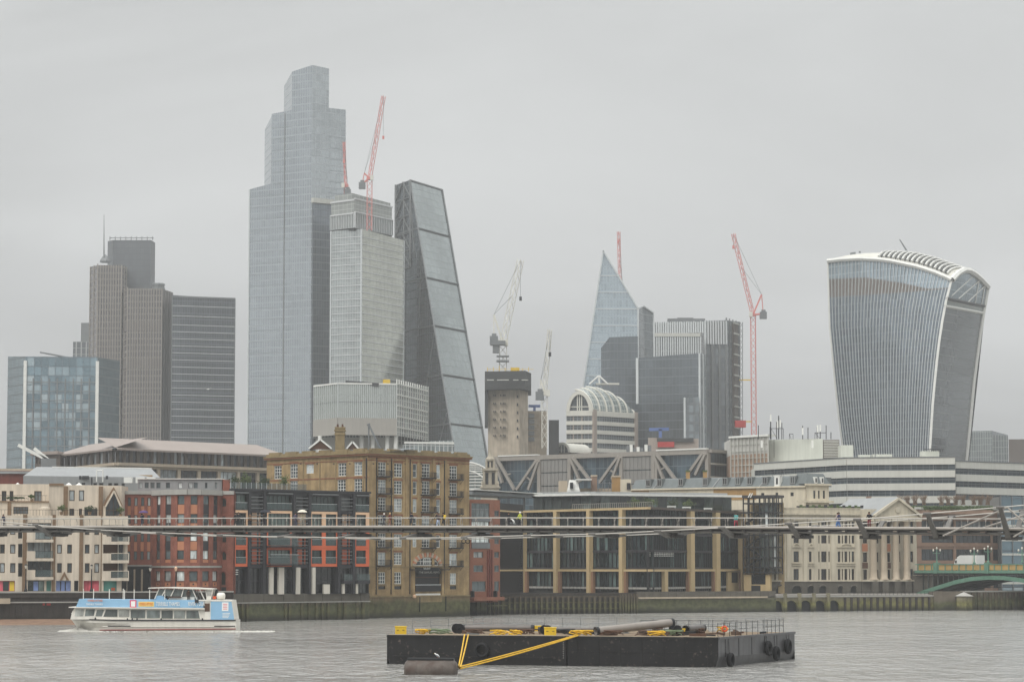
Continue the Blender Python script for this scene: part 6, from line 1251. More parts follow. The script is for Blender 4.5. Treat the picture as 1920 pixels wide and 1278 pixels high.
for d in (-.55, -.3, .3, .55): b.tube((m_ + w * d, .08, fan[2]), (m_ + w * d, .08, fan[2] + hh * math.sqrt(1 - d * d)), .06)
fw_ = b.build('fan_window', M_white, r, fr.R); fr.box('fan_glass', G_blk, fan[0] + .1, fan[1] - .1, fan[2], fan[3], .2, .24, fw_)
window(fr, m_ - .85, m_ + .85, fan[2] - .6, fan[3] - .15, M_white, G_blind, r, .0, 3, 3, .12, name='balcony_french_window')
fr.box('portal_back', M_iron, portal[0], portal[1], portal[2], portal[3], .3, .34, r)
bo = fr.box('portal_balcony', M_iron, fr.s_(768, 1068), fr.s_(836, 1068), fr.z(1068, 800), fr.z(1066.5, 800), -1.1, 0, r); b = MB(); x0, x1, z0 = fr.s_(768, 1068), fr.s_(836, 1068), fr.z(1066.5, 800)
for i in range(34): x = x0 + (x1 - x0) * i / 33; b.tube((x, -1.08, z0), (x, -1.08, z0 + .9), .02, 4)
b.tube((x0, -1.08, z0 + .9), (x1, -1.08, z0 + .9), .04, 4); b.build('balcony_railing', M_iron, bo, fr.R)
sg = fr.box('pub_sign', M_iron, fr.s_(781, 1072), fr.s_(825, 1072), fr.z(1076, 800), fr.z(1069, 800), -.25, -.15, r)
def lettering(txt, M, h, mt, parent, name='lettering', ext=.008, align='CENTER', width=None):
    cu = bpy.data.curves.new(name, 'FONT'); cu.body = txt; cu.size = 1.0; cu.align_x = align; cu.align_y = 'CENTER'; cu.extrude = ext / h; cu.resolution_u = 2
    tmp = bpy.data.objects.new('tmp', cu); COL.objects.link(tmp); dg = bpy.context.evaluated_depsgraph_get(); dg.update(); me = bpy.data.meshes.new_from_object(tmp.evaluated_get(dg)); bpy.data.objects.remove(tmp)
    me.materials.clear(); me.materials.append(mt); sx = h
    if width: xs = [v.co.x for v in me.vertices]; sx = width / max(.01, max(xs) - min(xs))
    return put(name, me, M @ Matrix.Rotation(math.pi / 2, 4, 'X') @ Matrix.Diagonal((sx, h, h, 1)), parent)
lettering('THE SAMUEL PEPYS', fr.R @ Matrix.Translation(((fr.s_(781, 1072) + fr.s_(825, 1072)) / 2, -.27, fr.z(1072.4, 800))), .5, M_offwhite, sg, width=(fr.s_(822, 1072) - fr.s_(784, 1072)))
for py, m_2 in ((1081, M_woodd), (1095, M_edge)): fr.box('portal_rail', m_2, portal[0] + .1, portal[1] - .1, fr.z(py + 1.2, 800), fr.z(py, 800), -.2, -.05, r)
fr.box('terrace_box', M_iron, portal[0] + .1, portal[1] - .2, fr.z(1108, 800), fr.z(1097, 800), -.3, .1, r); fr.box('white_apron', M_white, fr.s_(779, 1116), fr.s_(825, 1116), fr.z(1120, 800), fr.z(1112, 800), -.12, .02, r)
for px in (774, 829): s = fr.s_(px, 1085); fr.box('portal_pier', M_stock, s - .35, s + .35, zb, fr.z(1064, 800), -.25, .02, r)
b = MB(); b.lathe([(.01, .35), (.3, .2), (.35, 0), (.3, -.3), (.01, -.35)], 8, tuple(fr.w(fr.s_(774, 1116), -.4, fr.z(1117, 775)))); b.build('stone_ball', M_peach, r)
# left facade
zql = lambda py, px: fl.z(py, px)
hs = [fl.rect(*q) for q in ((514, 872.5, 528, 897.5), (544, 869.5, 558, 896), (574, 870, 588, 887), (634, 867.5, 649, 892), (664, 865.5, 679, 891), (632.5, 898.5, 648, 923), (664, 897, 679, 922), (544, 901, 558, 925))]
fl.wall('side_wall', M_stock, 0, fl.L, zb, zc, hs, .35, r)
for h in hs: window(fl, *h, M_white, G_win, r, .12, 3, 4, .11); fl.box('lintel_arch', M_stockr, h[0] - .3, h[1] + .3, h[3] + .02, h[3] + .4, -.05, .02, r)
for px in (569, 600, 630, 682): s = fl.s_(px, 890); fl.box('wall_joint', M_parap, s - .1, s + .1, fl.z(930, px), zc - .4, -.08, .02, r)
s = fl.s_(687, 890); fl.box('drain_pipe', M_iron, s, s + .2, 3, zc - .5, -.2, .02, r); fl.box('brick_band', M_stockr, 0, fl.L, fl.z(897, 640), fl.z(894.5, 640), -.05, .02, r)
for px in (536, 552, 564, 595, 626, 656, 675, 700, 727, 760, 790, 822, 835, 868):
    ff = fl if px < 690 else fr; s = ff.s_(px, 868); ff.box('tie_plate', M_iron, s - .18, s + .18, ff.z(870, px), ff.z(868, px), -.06, .01, r)
D = Vector((8, 30, 0)); body('core', M_stock, [fl.w(0, .5, 0), fl.B + Vector((0, 1.0, 0)), fr.w(fr.L, .5, 0), fr.w(fr.L, .5, 0) + Vector((0, 20, 0)), fl.w(0, .5, 0) + Vector((4, 20, 0))], zb, zt - 1.0, r)
zr2 = zt - .9
b = MB(); q = [fl.w(1, 1.5, zr2), fl.w(fl.L, 2.0, zr2), fl.w(fl.L, 12, zr2 + 1.4), fl.w(1, 12, zr2 + 1.0)]; b.face(q); b.build('lead_roof', M_zincd, r)
Yk = 507
for a, c, py in ((579, 622, 825), (650, 672, 829)): b = MB(); p0, p1, pa = at(a, 842, Yk), at(c, 842, Yk), at((a + c) / 2, py, Yk); b.face([p0, p1, pa]); b.face([p0, pa, pa + Vector((0, 8, 0)), p0 + Vector((0, 8, 0))]); b.face([p1, p1 + Vector((0, 8, 0)), pa + Vector((0, 8, 0)), pa]); b.build('roof_gable', M_woodd, r); b = MB(); o = Vector((0, -.1, .15)); b.bar(p0 + o, pa + o, .4, .3); b.bar(pa + o, p1 + o, .4, .3); b.build('gable_coping', M_white, r)
p = at(637, 838, 500); ck = bx('chimney', M_parap, p.x - .85, 500, p.z - 2, p.x + .85, 501.6, Z(801, 500), r)
for y0, y1, e in ((815, 811, .12), (808, 805, .18), (803, 800, .1)): bx('chimney_course', M_parap, p.x - .85 - e, 500 - e, Z(y0, 500), p.x + .85 + e, 501.6 + e, Z(y1, 500), ck)
for dx in (-.45, .45): b = MB(); b.lathe([(.2, 0), (.16, .5), (.2, .55)], 8, (p.x + dx, 500.8, Z(800, 500))); b.build('chimney_pot', M_woodd, ck)
t = thing('roof_jib_hoist', 'small grey angled hoist arm on the warehouse roof', 'hoist', tuple(at(705, 840, 498))); b = MB(); b.tube(at(692, 838, 498), at(691, 795, 498), .15); b.build('post', M_steelgr, t); b = MB(); b.bar(at(691, 795, 498), at(714, 842, 498), .35, .35); b.build('arm', M_zincd, t); b = MB(); b.bar(at(688, 797, 498), at(694, 794, 498), .3, .3); b.build('head', M_steelgr, t)
# ---------------------------------------------------------------- narrow brick house and dark stair slot
r = thing('narrow_brick_house', 'narrow red-brown brick house with grey bay windows beside the warehouse', 'apartment building', (X(908, 514), 514, 3))
f = Fac(881, 510, 937.5, 516, 1000); M_housebr = mat('brown_red_brick', (134, 90, 72), .9, .1, .6, .1, fine=.12); zz = lambda py: f.z(py, 905); zb, zt = zz(1119), zz(936)
hs = [(f.s_(888, 1040), f.s_(906, 1040), zz(b_), zz(a_)) for a_, b_ in ((1034, 1045), (1059, 1071.5))] + [(f.s_(885, 1098), f.s_(911, 1098), zz(1108), zz(1089))] + [(f.s_(927, 1040), f.s_(936, 1040), zz(b_), zz(a_)) for a_, b_ in ((956, 967), (982, 993), (1009, 1019), (1034, 1045), (1059, 1071.5), (1089, 1108))] + [(f.s_(884, 985), f.s_(918, 985), zz(1028), zz(943))]
f.wall('wall', M_housebr, 0, f.L, zb, zt, hs, .5, r)
for h in hs[:-1]: window(f, *h, M_steelgr, G_blind, r, .15, 2, 1, .1)
b0 = hs[-1]
for a_, b_ in ((943, 954), (954, 971), (977, 992), (1000, 1017)): window(f, b0[0] + .1, b0[1] - .1, zz(b_), zz(a_), M_steelgr, G_blind, r, .1, 4, 1, .09, name='bay_window')
for a_, b_ in ((971, 977), (992, 1000), (1017, 1028)): f.box('bay_spandrel', M_zincd, b0[0], b0[1], zz(b_) + .02, zz(a_) - .02, -.15, .3, r)
for px in (913, 917, 921): s = f.s_(px, 1060); f.box('rust_pipe', M_brickr, s, s + .2, zb - 1, zz(1030), -.25, .02, r)
f.box('overhanging_base', M_housebr, -.1, f.L, zb - .6, zb + .05, -1.2, .3, r); body('core', M_housebr, back(f, 12, 0, None, .6), 2.5, zt - .05, r)
for px in (882, 925): s = f.s_(px, 1105); f.box('corbel', M_iron, s, s + .3, zb, zb + 1.2, -.8, 0, r)
r = thing('dark_stair_slot', 'recessed black louvred stair block between brick house and glass office', 'building', (X(957, 545), 545, 3))
f = Fac(937.5, 545, 981, 560, 1000); zt = f.z(944, 960); f.wall('wall', M_iron, 0, f.L, 3, zt, [(.3, f.L - .8, f.z(1064, 960), f.z(962, 960)), (.3, f.L - .8, f.z(1110, 960), f.z(1072, 960))], .4, r)
for k in range(34): z = 4 + k * .5; f.box('louvre', M_darkp, .35, f.L - .85, z, z + .12, .1, .3, r) if z < zt - 2 else None
f.box('beam', M_bronzec, 0, f.L, f.z(1070, 960), f.z(1067, 960), -.15, .02, r); f.box('top_beam', M_bronzec, 0, f.L, f.z(960, 960), f.z(957, 960), -.15, .02, r); body('core', M_iron, back(f, 10), 3, zt - .05, r)
# ---------------------------------------------------------------- glass office with sandstone columns
r = thing('columned_glass_office', 'dark glass office framed by tall golden stone columns and beams', 'office building', (X(1220, 548), 548, 3))
fa, fb = Fac(977, 585, 1220, 549, 1000), Fac(1220, 549, 1396, 600, 1000); zt = fb.z(950, 1221); zb = fb.z(1109, 1221); zm = fb.z(1068.5, 1221)
ca = [(980, 986), (1042, 1048), (1104, 1110), (1165, 1171.5)]; cb = [(1290, 1297), (1338, 1345), (1386, 1393)]; lows = [(1243, 1248.5)]
for ff, cs in ((fa, ca), (fb, cb)):
    ends = [ff.s_((a + c) / 2, 1020) for a, c in cs]; edges = sorted(set([0.0] + ends + [ff.L]))
    for i in range(len(edges) - 1):
        a, c = edges[i], edges[i + 1]
        if c - a < 1: continue
        n = max(3, int((c - a) / 1.25))
        for k in range(n):
            x0, x1 = a + (c - a) * k / n, a + (c - a) * (k + 1) / n
            for z0, z1 in ((zb + 1.0, zm - .4), (zm + .6, zm + 3.6), (zm + 4.1, zm + 7.1), (zm + 7.6, zm + 10.6), (zm + 11.1, zt - .6)):
                if z1 - z0 > .5: ff.box('glass_pane', G_off, x0 + .05, x1 - .05, z0, z1, .55, .6, r)
            ff.box('mullion', M_iron, x0 - .05, x0 + .05, zb, zt - .3, .3, .58, r)
        for z in (zm + .35, zm + 3.85, zm + 7.35, zm + 10.85): ff.box('floor_edge', M_darkp, a, c, z - .25, z + .25, .2, .56, r)
        ff.box('pale_sill', M_greyc, a + .5, c - .2, zb + .5, zb + .9, .3, .56, r)
    ff.box('back_wall', M_iron, 0, ff.L, zb - 1, zt - .1, .65, .9, r); ff.box('mid_beam', M_bronzec, 0, ff.L, zm - .25, zm + .2, -.35, .28, r); ff.box('top_beam', M_bronzec if ff is fa else M_bronze, -.2, ff.L + .2, zt - .45, zt, -.6, .4, r)
    for a, c in cs: s0, s1 = ff.s_(a, 1020), ff.s_(c, 1020); ff.box('stone_column', M_bronzec, s0, s1, zb - .4, zt - .45, -.7, .28, r); ff.box('column_shade_strip', M_bronzes, s1 if ff is fa else s0 - .7, (s1 + .7) if ff is fa else s0, zb - .4, zm - .3, -.3, .3, r)  # darker strip beside each column paints its shadow
a, c = lows[0]; fb.box('stone_column', M_bronzec, fb.s_(a, 1090), fb.s_(c, 1090), zb - .4, zm - .26, -.5, .28, r); fb.box('ground_wall', M_bronzec, fb.s_(1364, 1090), fb.s_(1386, 1090), zb - .4, zm - .4, -.1, .3, r); fb.box('ground_door', M_iron, fb.s_(1371, 1090), fb.s_(1382, 1090), zb + 1.6, zm - .5, -.14, 0, r)
for k in range(4): z = fb.z(1033 + k * 2.8, 1245); fb.box('ceiling_light_strip', M_white, fb.s_(1221.5, 1035), fb.s_(1266, 1035), z - .06, z + .06, .35, .45, r)
body('core', M_iron, [fa.w(0, 1, 0), fa.B + Vector((0, 2.2, 0)), fb.w(fb.L, 1, 0), fb.w(fb.L, 1, 0) + Vector((0, 25, 0)), fa.w(0, 1, 0) + Vector((0, 25, 0))], 3, zt - .15, r)
# roof pavilion
pa, pb = Fac(1000, 600, 1108, 592, 940), Fac(1108, 592, 1372, 606, 940); zp0 = zt; zp1 = pb.z(929, 1110)
for ff in (pa, pb):
    n = int(ff.L / 2.2)
    for k in range(n): ff.box('pavilion_glass', G_green, ff.L * k / n + .05, ff.L * (k + 1) / n - .05, zp0, zp1, 0, .06, r)
    ff.box('pavilion_back', M_steelgr, 0, ff.L, zp0, zp1, .3, .6, r); ff.box('roof_fascia', M_white, -1.5, ff.L + 1.5, zp1, zp1 + .45, -2.5, 6, r); ff.box('roof_top', M_zinc, 0, ff.L, zp1 + .45, zp1 + 1.0, 2, 9, r)
pc = Fac(878, 570, 1000, 600, 935); pc.box('canopy', M_zincd, 0, pc.L, pc.z(930, 940), pc.z(924, 940), -1, 8, r); pc.box('canopy_fascia', M_white, 0, pc.L + 6, pc.z(922, 940), pc.z(920.5, 940), -1.4, 8, r)
for px in (985, 937): s = pc.s_(px, 945); pc.box('canopy_post', M_steelgr, s, s + .3, 3, pc.z(930, 940), .2, .5, r)
fa.box('terrace_rail', M_greyc, fa.s_(1070, 945), fa.L, zt + 1.0, zt + 1.06, .4, .46, r)
for i in range(40): s = fa.s_(1070, 945) + (fa.L - fa.s_(1070, 945)) * i / 39; fa.box('rail_post', M_greyc, s - .03, s + .03, zt, zt + 1.02, .4, .46, r)
for i, (px, w, lab) in enumerate(((1175, 1.6, 'leftmost of the shrubs on the glass office roof'), (1198, 1.8, 'second shrub from the left on the glass office roof'), (1240, 2.0, 'bushy olive shrub in the middle of the glass office roof'), (1280, 1.8, 'tall dark-leaved shrub on the glass office roof'), (1308, 1.8, 'rightmost bushy shrub on the glass office roof'))):
    ff = fa if px < 1220 else fb; shrub('roof_shrub', lab, ff.w(ff.s_(px, 948), 2.2, zt - .2), w, 2.1, 480, (M_leaf, M_leafd)[i % 2], 'shrubs on the glass office roof', False, 50 + i)
for i, (px, lab) in enumerate(((1272, 'white folded parasol on the roof, left of the pair'), (1300, 'white cushioned bench on the glass office roof'), (1340, 'small white table at the roof edge of the glass office'))): p = fb.w(fb.s_(px, 952), 1.5, zt); t = thing('roof_furniture', lab, 'furniture', tuple(p)); bx('seat', M_white, p.x - .9, p.y, p.z + .3, p.x + .9, p.y + .7, p.z + .55, t); bx('leg', M_white, p.x - .8, p.y + .1, p.z, p.x - .7, p.y + .6, p.z + .3, t); bx('leg', M_white, p.x + .7, p.y + .1, p.z, p.x + .8, p.y + .6, p.z + .3, t)
# ---------------------------------------------------------------- steel stair tower
r = thing('steel_stair_tower', 'black steel framed stair tower with glass sides on yellow piers', 'stair tower', (X(1428, 590), 590, 3))
f = Fac(1394, 591, 1457, 588, 1000); zt, z0 = f.z(932, 1430), f.z(1073, 1430)
xs = [f.s_(p, 1000) for p in (1394, 1403, 1413, 1425, 1433, 1441, 1449, 1456)]
for x in xs: f.box('steel_post', M_iron, x - .12, x + .12, z0 - .3, zt, -.1, .15, r); f.box('rear_post', M_iron, x - .1, x + .1, z0 - .3, zt, 4, 4.2, r)
for py in (932, 943, 960, 1002, 1025, 1045, 1063, 1072): z = f.z(py, 1430); f.box('steel_beam', M_iron, 0, f.L, z - .15, z + .15, -.12, 4.2, r)
for i in range(3, 7):
    for a_, b_ in ((943, 960), (962, 1001), (1004, 1044), (1046, 1062)): f.box('glass_panel', M_glassp if i % 2 else G_blind, xs[i] + .15, xs[i + 1] - .15, f.z(b_, 1430), f.z(a_, 1430), .3, .35, r)
for a_, b_, i in ((1062, 1044, 0), (1044, 1025, 1), (1025, 1004, 0), (1002, 980, 1), (980, 960, 0)):
    b = MB(); p = f.w(xs[0 if i == 0 else 3], 2, f.z(a_, 1430)); q = f.w(xs[3 if i == 0 else 0], 2, f.z(b_, 1430)); b.bar(p, q, 1.2, .25); b.bar(p + Vector((0, -.6, 1)), q + Vector((0, -.6, 1)), .06, .06); b.build('stair_flight', M_iron, r)
for a, c in ((1396, 1401), (1412, 1416)): f.box('yellow_pier', M_bronzec, f.s_(a, 1000), f.s_(c, 1000), z0, zt - 2, 4.3, 5, r)
for a, c in ((1393, 1407), (1434, 1443)): f.box('pier', M_bronzec, f.s_(a, 1090), f.s_(c, 1090), 3, z0 - .4, .5, 1.6, r)
f.box('base_glazing', G_blk, f.s_(1394, 1080), f.s_(1433, 1080), f.z(1095, 1420), z0 - .35, .8, .9, r); f.box('base_wall', M_bronzec, f.s_(1407, 1100), f.s_(1434, 1100), 3, f.z(1095, 1420), .7, 1, r); f.box('base_door', M_iron, f.s_(1407, 1100), f.s_(1424, 1100), 3, f.z(1097, 1420), .6, .69, r); f.box('roof_slab', M_darkp, -.2, f.L + .2, zt, zt + .5, -.3, 4.6, r)
for px in (1403, 1407): b = MB(); b.tube(at(px, 932, 590), at(px + 4, 924, 590), .12); b.build('roof_strut', M_white, r)
body('rear_wall', M_bronzec, back(f, 3, 0, None, 5), 3, zt - 1, r)
# ---------------------------------------------------------------- classical stone house with giant columns
r = thing('columned_stone_house', 'cream classical building with giant columns and a pediment by the river', 'office building', (X(1590, 595), 595, 3))
f = Fac(1443, 592, 1614, 600, 1050); g = Fac(1614, 601, 1719, 605, 1050); ref = 1550; zz = lambda py: f.z(py, ref); zb, z1, zt = zz(1112), zz(1088.5), zz(953)
rows = [(977, 988), (1003, 1018), (1033, 1053), (1066, 1086.5)]; cols = [(1452, 1455), (1459, 1464), (1468, 1471), (1488, 1498), (1517, 1522), (1534.5, 1537), (1540, 1550), (1553.5, 1556), (1571, 1576), (1578.5, 1581), (1583.5, 1589), (1592, 1594.5), (1597, 1602)]
hs = grid(f, cols, rows, ref); arches = grid(f, [(1455, 1472), (1485, 1503), (1514, 1526), (1536, 1549), (1571, 1580), (1595, 1606)], [(1098, 1111)], ref)
f.wall('wall', M_portl, 0, f.L, z1, zt, hs, .45, r)
for h in hs: window(f, *h, M_frameb, G_blk, r, .25, 1 if h[1] - h[0] < .8 else 2, 1, .06)
f.wall('rusticated_base', M_rustic, 0, f.L, zb - .3, z1, arches, .6, r)
for h in arches: f.box('arch_opening', M_iron, *h, .4, .5, r); b = MB(); m_ = (h[0] + h[1]) / 2; w = (h[1] - h[0]) / 2; b.path([(m_ - w * math.cos(math.pi * i / 8), -.06, h[3] - w * .5 + w * .7 * math.sin(math.pi * i / 8)) for i in range(9)], .18, 4); b.build('arch_ring', M_rustic, r, f.R)
f.box('plinth_band', M_portl, -.1, f.L + .1, z1 - .1, z1 + .15, -.2, .05, r); f.box('entablature', M_portl, -.2, f.L + .2, zz(975), zz(971), -.35, .05, r); f.box('cornice', M_portl, -.3, f.L + .3, zz(965), zz(962), -.6, .05, r); f.box('attic_wall', M_portl, 0, f.L, zt, zz(951.5), -.1, .6, r)
for px in (1510, 1562, 1607, 1479): s = f.s_(px, 1040); f.box('pilaster', M_portl, s - .55, s + .55, z1 + .15, zz(976), -.2, .02, r)
for (a, c) in ((1484, 1502), (1514, 1526), (1569, 1604)):
    for py in (1024, 1058): s0, s1 = f.s_(a, 1040), f.s_(c, 1040); f.box('window_hood', M_portl, s0, s1, zz(py + 1.5), zz(py), -.3, .02, r)
    s0, s1 = f.s_(a, 1040), f.s_(c, 1040); b = MB(); m_ = (s0 + s1) / 2; b.path([(m_ + (s1 - s0) / 2 * math.cos(math.pi - math.pi * i / 6) * .6, -.2, zz(1024) + .6 * math.sin(math.pi * i / 6)) for i in range(7)], .12, 4); b.build('window_pediment', M_portl, r, f.R)
    for py in (1055, ): f.box('window_sill', M_portl, s0, s1, zz(py + .8), zz(py), -.3, .02, r)
body('core', M_portl, [f.w(0, 1, 0), f.w(f.L, 1, 0), g.w(g.L, 2.5, 0), g.w(g.L, 20, 0), f.w(0, 20, 0)], zb - .3, zt - .05, r)
hs = grid(g, [(1617, 1626), (1643, 1647), (1660, 1669)], [(977, 988), (1003, 1018), (1035, 1053), (1067, 1086)], 1660) + grid(g, [(1682, 1688), (1702, 1705), (1707, 1712)], rows, 1660)
g.wall('portico_wall', M_portl, 0, g.L, z1, zt, hs, .4, r)
for h in hs: window(g, *h, M_frameb, G_blk, r, .2, 2 if h[1] - h[0] > .8 else 1, 1, .06)
for py0, py1 in ((1054, 1065), (1019, 1033)):
    for a, c in ((1616.5, 1627), (1659, 1670)): s0, s1 = g.s_(a, 1050), g.s_(c, 1050); g.box('bronze_panel', M_woodd if py0 > 1050 else M_terra, s0, s1, g.z(py1, 1660), g.z(py0, 1660), -.05, .05, r)
g.box('portico_base', M_rustic, -.3, g.L + .3, zb - .3, z1, -1.0, .3, r); g.box('portico_plinth', M_portl, -.3, g.L + .3, z1 - .1, z1 + .2, -1.9, .05, r)
for px in (1634, 1653.5, 1676, 1696):
    b = MB(); c = g.w(g.s_(px, 1050), -1.1, 0); rz0, rz1 = z1 + .2, zz(976); b.lathe([(1.05, rz0), (1.05, rz0 + .25), (.8, rz0 + .4), (.78, rz0 + 2), (.68, rz1 - .6), (.85, rz1 - .35), (1.0, rz1)], 16, (c.x, c.y, 0)); b.build('giant_column', M_sandst, r, smooth=True); s = g.s_(px + 1, 1105); g.box('pedestal', M_rustic, s - .7, s + .7, zb - .4, z1 - .12, -2.0, -.6, r)
g.box('portico_entablature', M_portl, -.4, g.L + .4, zz(976), zz(968), -2.0, .3, r)
e0, e1, apx = g.s_(1635, 965), g.s_(1717, 968), g.s_(1677, 936); ze, za = zz(968), g.z(936, 1676)
b = MB(); b.face([(e0, -1.7, ze), (e1, -1.7, ze), (apx, -1.7, za)]); b.build('pediment', M_portl, r, g.R)
for p, q in (((e0 - .4, ze), (apx, za)), ((apx, za), (e1 + .4, ze))): b = MB(); b.bar((p[0], -1.9, p[1] + .2), (q[0], -1.9, q[1] + .2), .9, .5, up=(0, 0, 1)); b.build('raking_cornice', M_portl, r, g.R)
b = MB(); b.face([(e0 - .4, -2.2, ze + .3), (apx, -2.2, za + .5), (apx - 3.5, 16, za + .5), (e0 - 4.5, 16, ze + .3)]); b.face([(apx, -2.2, za + .5), (e1 + .4, -2.2, ze + .3), (e1 - 3.5, 16, ze + .3), (apx - 3.5, 16, za + .5)]); b.build('pediment_roof', M_zinc, r, g.R)
b = MB(); b.lathe([(.01, -.05), (.7, 0), (.6, .12), (.01, .16)], 12, (0, 0, 0)); b.build('pediment_roundel', M_portl, r, g.R @ Matrix.Translation((apx, -1.75, ze + .38 * (za - ze))) @ Matrix.Rotation(math.pi / 2, 4, 'X'))
t = thing('roof_terrace_fittings', 'row of small dark planters along the stone house roof', 'planters', tuple(f.w(f.L * .5, 2, zz(951.5))))
for i in range(22): s = f.s_(1500, 950) + i * .75; f.box('planter', M_hedge if i % 3 else M_darkp, s, s + .5, zz(951.5), zz(951.5) + .4 + .25 * (i % 2), 1.2, 1.7, t)
bx('brick_lift_house', M_brnbr, X(1617, 612, 940), 612, 3, X(1657, 612, 940), 618, Z(938, 612), r); bx('lift_house_stack', M_brnbr, X(1626, 613, 940), 613, 3, X(1634, 613, 940), 615, Z(930, 613), r)
# ---------------------------------------------------------------- road bridge with green steel arch
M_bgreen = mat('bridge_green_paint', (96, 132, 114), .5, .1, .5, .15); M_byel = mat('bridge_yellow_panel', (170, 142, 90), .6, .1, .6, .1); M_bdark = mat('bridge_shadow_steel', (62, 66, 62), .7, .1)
r = thing('green_arch_bridge', 'green steel arch road bridge with yellow parapet panels at the right', 'bridge', (X(1730, 598), 598, 0))
f = Fac(1722, 600, 1990, 562, 1060); zp = f.z(1057, 1850); zd = f.z(1069, 1850)
f.box('deck', M_bdark, -2, f.L, zd - 1.0, zd - .1, .2, 17, r); f.box('fascia_beam', M_bgreen, -1, f.L, zd - .55, zd, -.25, .2, r); f.box('top_rail', M_bgreen, -1, f.L, zp - .12, zp + .05, -.2, .1, r)
n = 20
for i in range(n): s = f.L * i / n; f.box('parapet_panel', M_byel, s + .12, s + f.L / n - .12, zd + .1, zp - .14, -.06, .04, r); f.box('parapet_post', M_bgreen, s - .14, s + .14, zd, zp - .1, -.16, .08, r)
f.box('rear_parapet', M_bgreen, 0, f.L, zd, zp, 16.6, 16.8, r)
for px in (1756, 1852): s = f.s_(px, 1060); f.box('lamp_pedestal', M_bgreen, s - .6, s + .6, zd - .6, zp + .35, -.5, .6, r)
tab = [(1716, 1112), (1730, 1106), (1755, 1098), (1790, 1087), (1820, 1081), (1850, 1078.5), (1880, 1079), (1905, 1082), (1930, 1086), (1990, 1100)]
def arch(y0, nm, th):
    b = MB(); pts = [(f.s_(px, py), f.uv(px, py)[1]) for px, py in tab]
    for (a, z), (c, w) in zip(pts, pts[1:]): b.face([(a, y0, z - th), (c, y0, w - th), (c, y0, w), (a, y0, z)]); b.face([(a, y0, z), (c, y0, w), (c, y0 + .7, w), (a, y0 + .7, z)]); b.face([(a, y0, z - th), (a, y0 + .7, z - th), (c, y0 + .7, w - th), (c, y0, w - th)]); b.face([(a, y0 + .7, z - th), (a, y0 + .7, z), (c, y0 + .7, w), (c, y0 + .7, w - th)])
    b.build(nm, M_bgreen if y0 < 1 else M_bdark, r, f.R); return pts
pts = arch(0, 'arch_rib', .85)
for y in (4, 8, 12): arch(y, 'inner_arch_rib', .8)
for i in range(26):
    s = pts[1][0] + (pts[-1][0] - pts[1][0]) * i / 26
    for (a, z), (c, w) in zip(pts, pts[1:]):
        if a <= s <= c:
            za = z + (w - z) * (s - a) / (c - a)
            if zd - .6 - za > .4: f.box('spandrel_post', M_bdark, s - .12, s + .12, za, zd - .55, .1, .4, r)
b = MB(); b.box(-6, 1, -1, 3.5, 16, zd - 1.1); b.build('stone_abutment', M_rustic, r, f.R)
def bridge_lamp(label, px, py0, py1):
    s = f.s_(px, 1050); t = thing('bridge_lamp', label, 'street lamp', tuple(f.w(s, 0, zp)), 'lamps on the green bridge'); c = f.w(s, .1, 0); z0, z1 = f.z(py0, px), f.z(py1, px); h = z1 - z0
    b = MB(); b.lathe([(.3, z0), (.3, z0 + .3), (.14, z0 + .5), (.09, z1 - .6), (.12, z1 - .5), (.06, z1 - .3)], 10, (c.x, c.y, 0)); b.build('post', M_bgreen, t)
    b = MB(); b.tube((c.x - .75, c.y, z1 - 1.1), (c.x + .75, c.y, z1 - 1.1), .06); b.path([(c.x - .75, c.y, z1 - 1.1), (c.x - .78, c.y, z1 - .9), (c.x - .75, c.y, z1 - .75)], .05); b.path([(c.x + .75, c.y, z1 - 1.1), (c.x + .78, c.y, z1 - .9), (c.x + .75, c.y, z1 - .75)], .05); b.build('arm', M_bgreen, t)
    for dx, dz in ((-.75, -.75), (.75, -.75), (0, -.3)): b = MB(); b.lathe([(.08, 0), (.2, .25), (.17, .45), (.03, .55)], 8, (c.x + dx, c.y, z1 + dz)); b.build('lantern', M_whtcol, t)
bridge_lamp('green three-lantern lamp just left of the white lorry', 1756, 1057, 1027); bridge_lamp('green bridge lamp right behind the white lorry', 1826, 1057, 1028); bridge_lamp('green bridge lamp over the arch pedestal', 1852, 1055, 1024); bridge_lamp('green bridge lamp at the right edge', 1916, 1054, 1027)
# white lorry
r = thing('white_lorry', 'white box lorry driving left across the green bridge', 'lorry', tuple(f.w(f.s_(1784, 1060), 4, zd))); s0, s1 = f.s_(1762, 1052), f.s_(1805, 1052); M_lorry = mat('lorry_white', (214, 214, 210), .35, .03, .5, .05)
b = MB(); q = [(s0 + 1.1, zd + .9), (s1, zd + .9), (s1, zd + 3.3), (s0 + 2.0, zd + 3.3), (s0 + 1.1, zd + 2.9)]
for y in (4, 6.3): b.face([(a, y, z) for a, z in (q if y < 5 else q[::-1])])
for i in range(5): j = (i + 1) % 5; b.face([(q[i][0], 4, q[i][1]), (q[i][0], 6.3, q[i][1]), (q[j][0], 6.3, q[j][1]), (q[j][0], 4, q[j][1])])
b.build('box_body', M_lorry, r, f.R)
f.box('rear_frame', M_creamst, s1 - 1.4, s1 - 1.3, zd + .9, zd + 3.25, 3.97, 4, r); b = MB(); q = [(s0, zd + .6), (s0 + 1.0, zd + .6), (s0 + 1.0, zd + 2.6), (s0 + .5, zd + 2.5), (s0, zd + 1.6)]
for y in (4.1, 6.2): b.face([(a, y, z) for a, z in (q if y < 5 else q[::-1])])
for i in range(5): j = (i + 1) % 5; b.face([(q[i][0], 4.1, q[i][1]), (q[i][0], 6.2, q[i][1]), (q[j][0], 6.2, q[j][1]), (q[j][0], 4.1, q[j][1])])
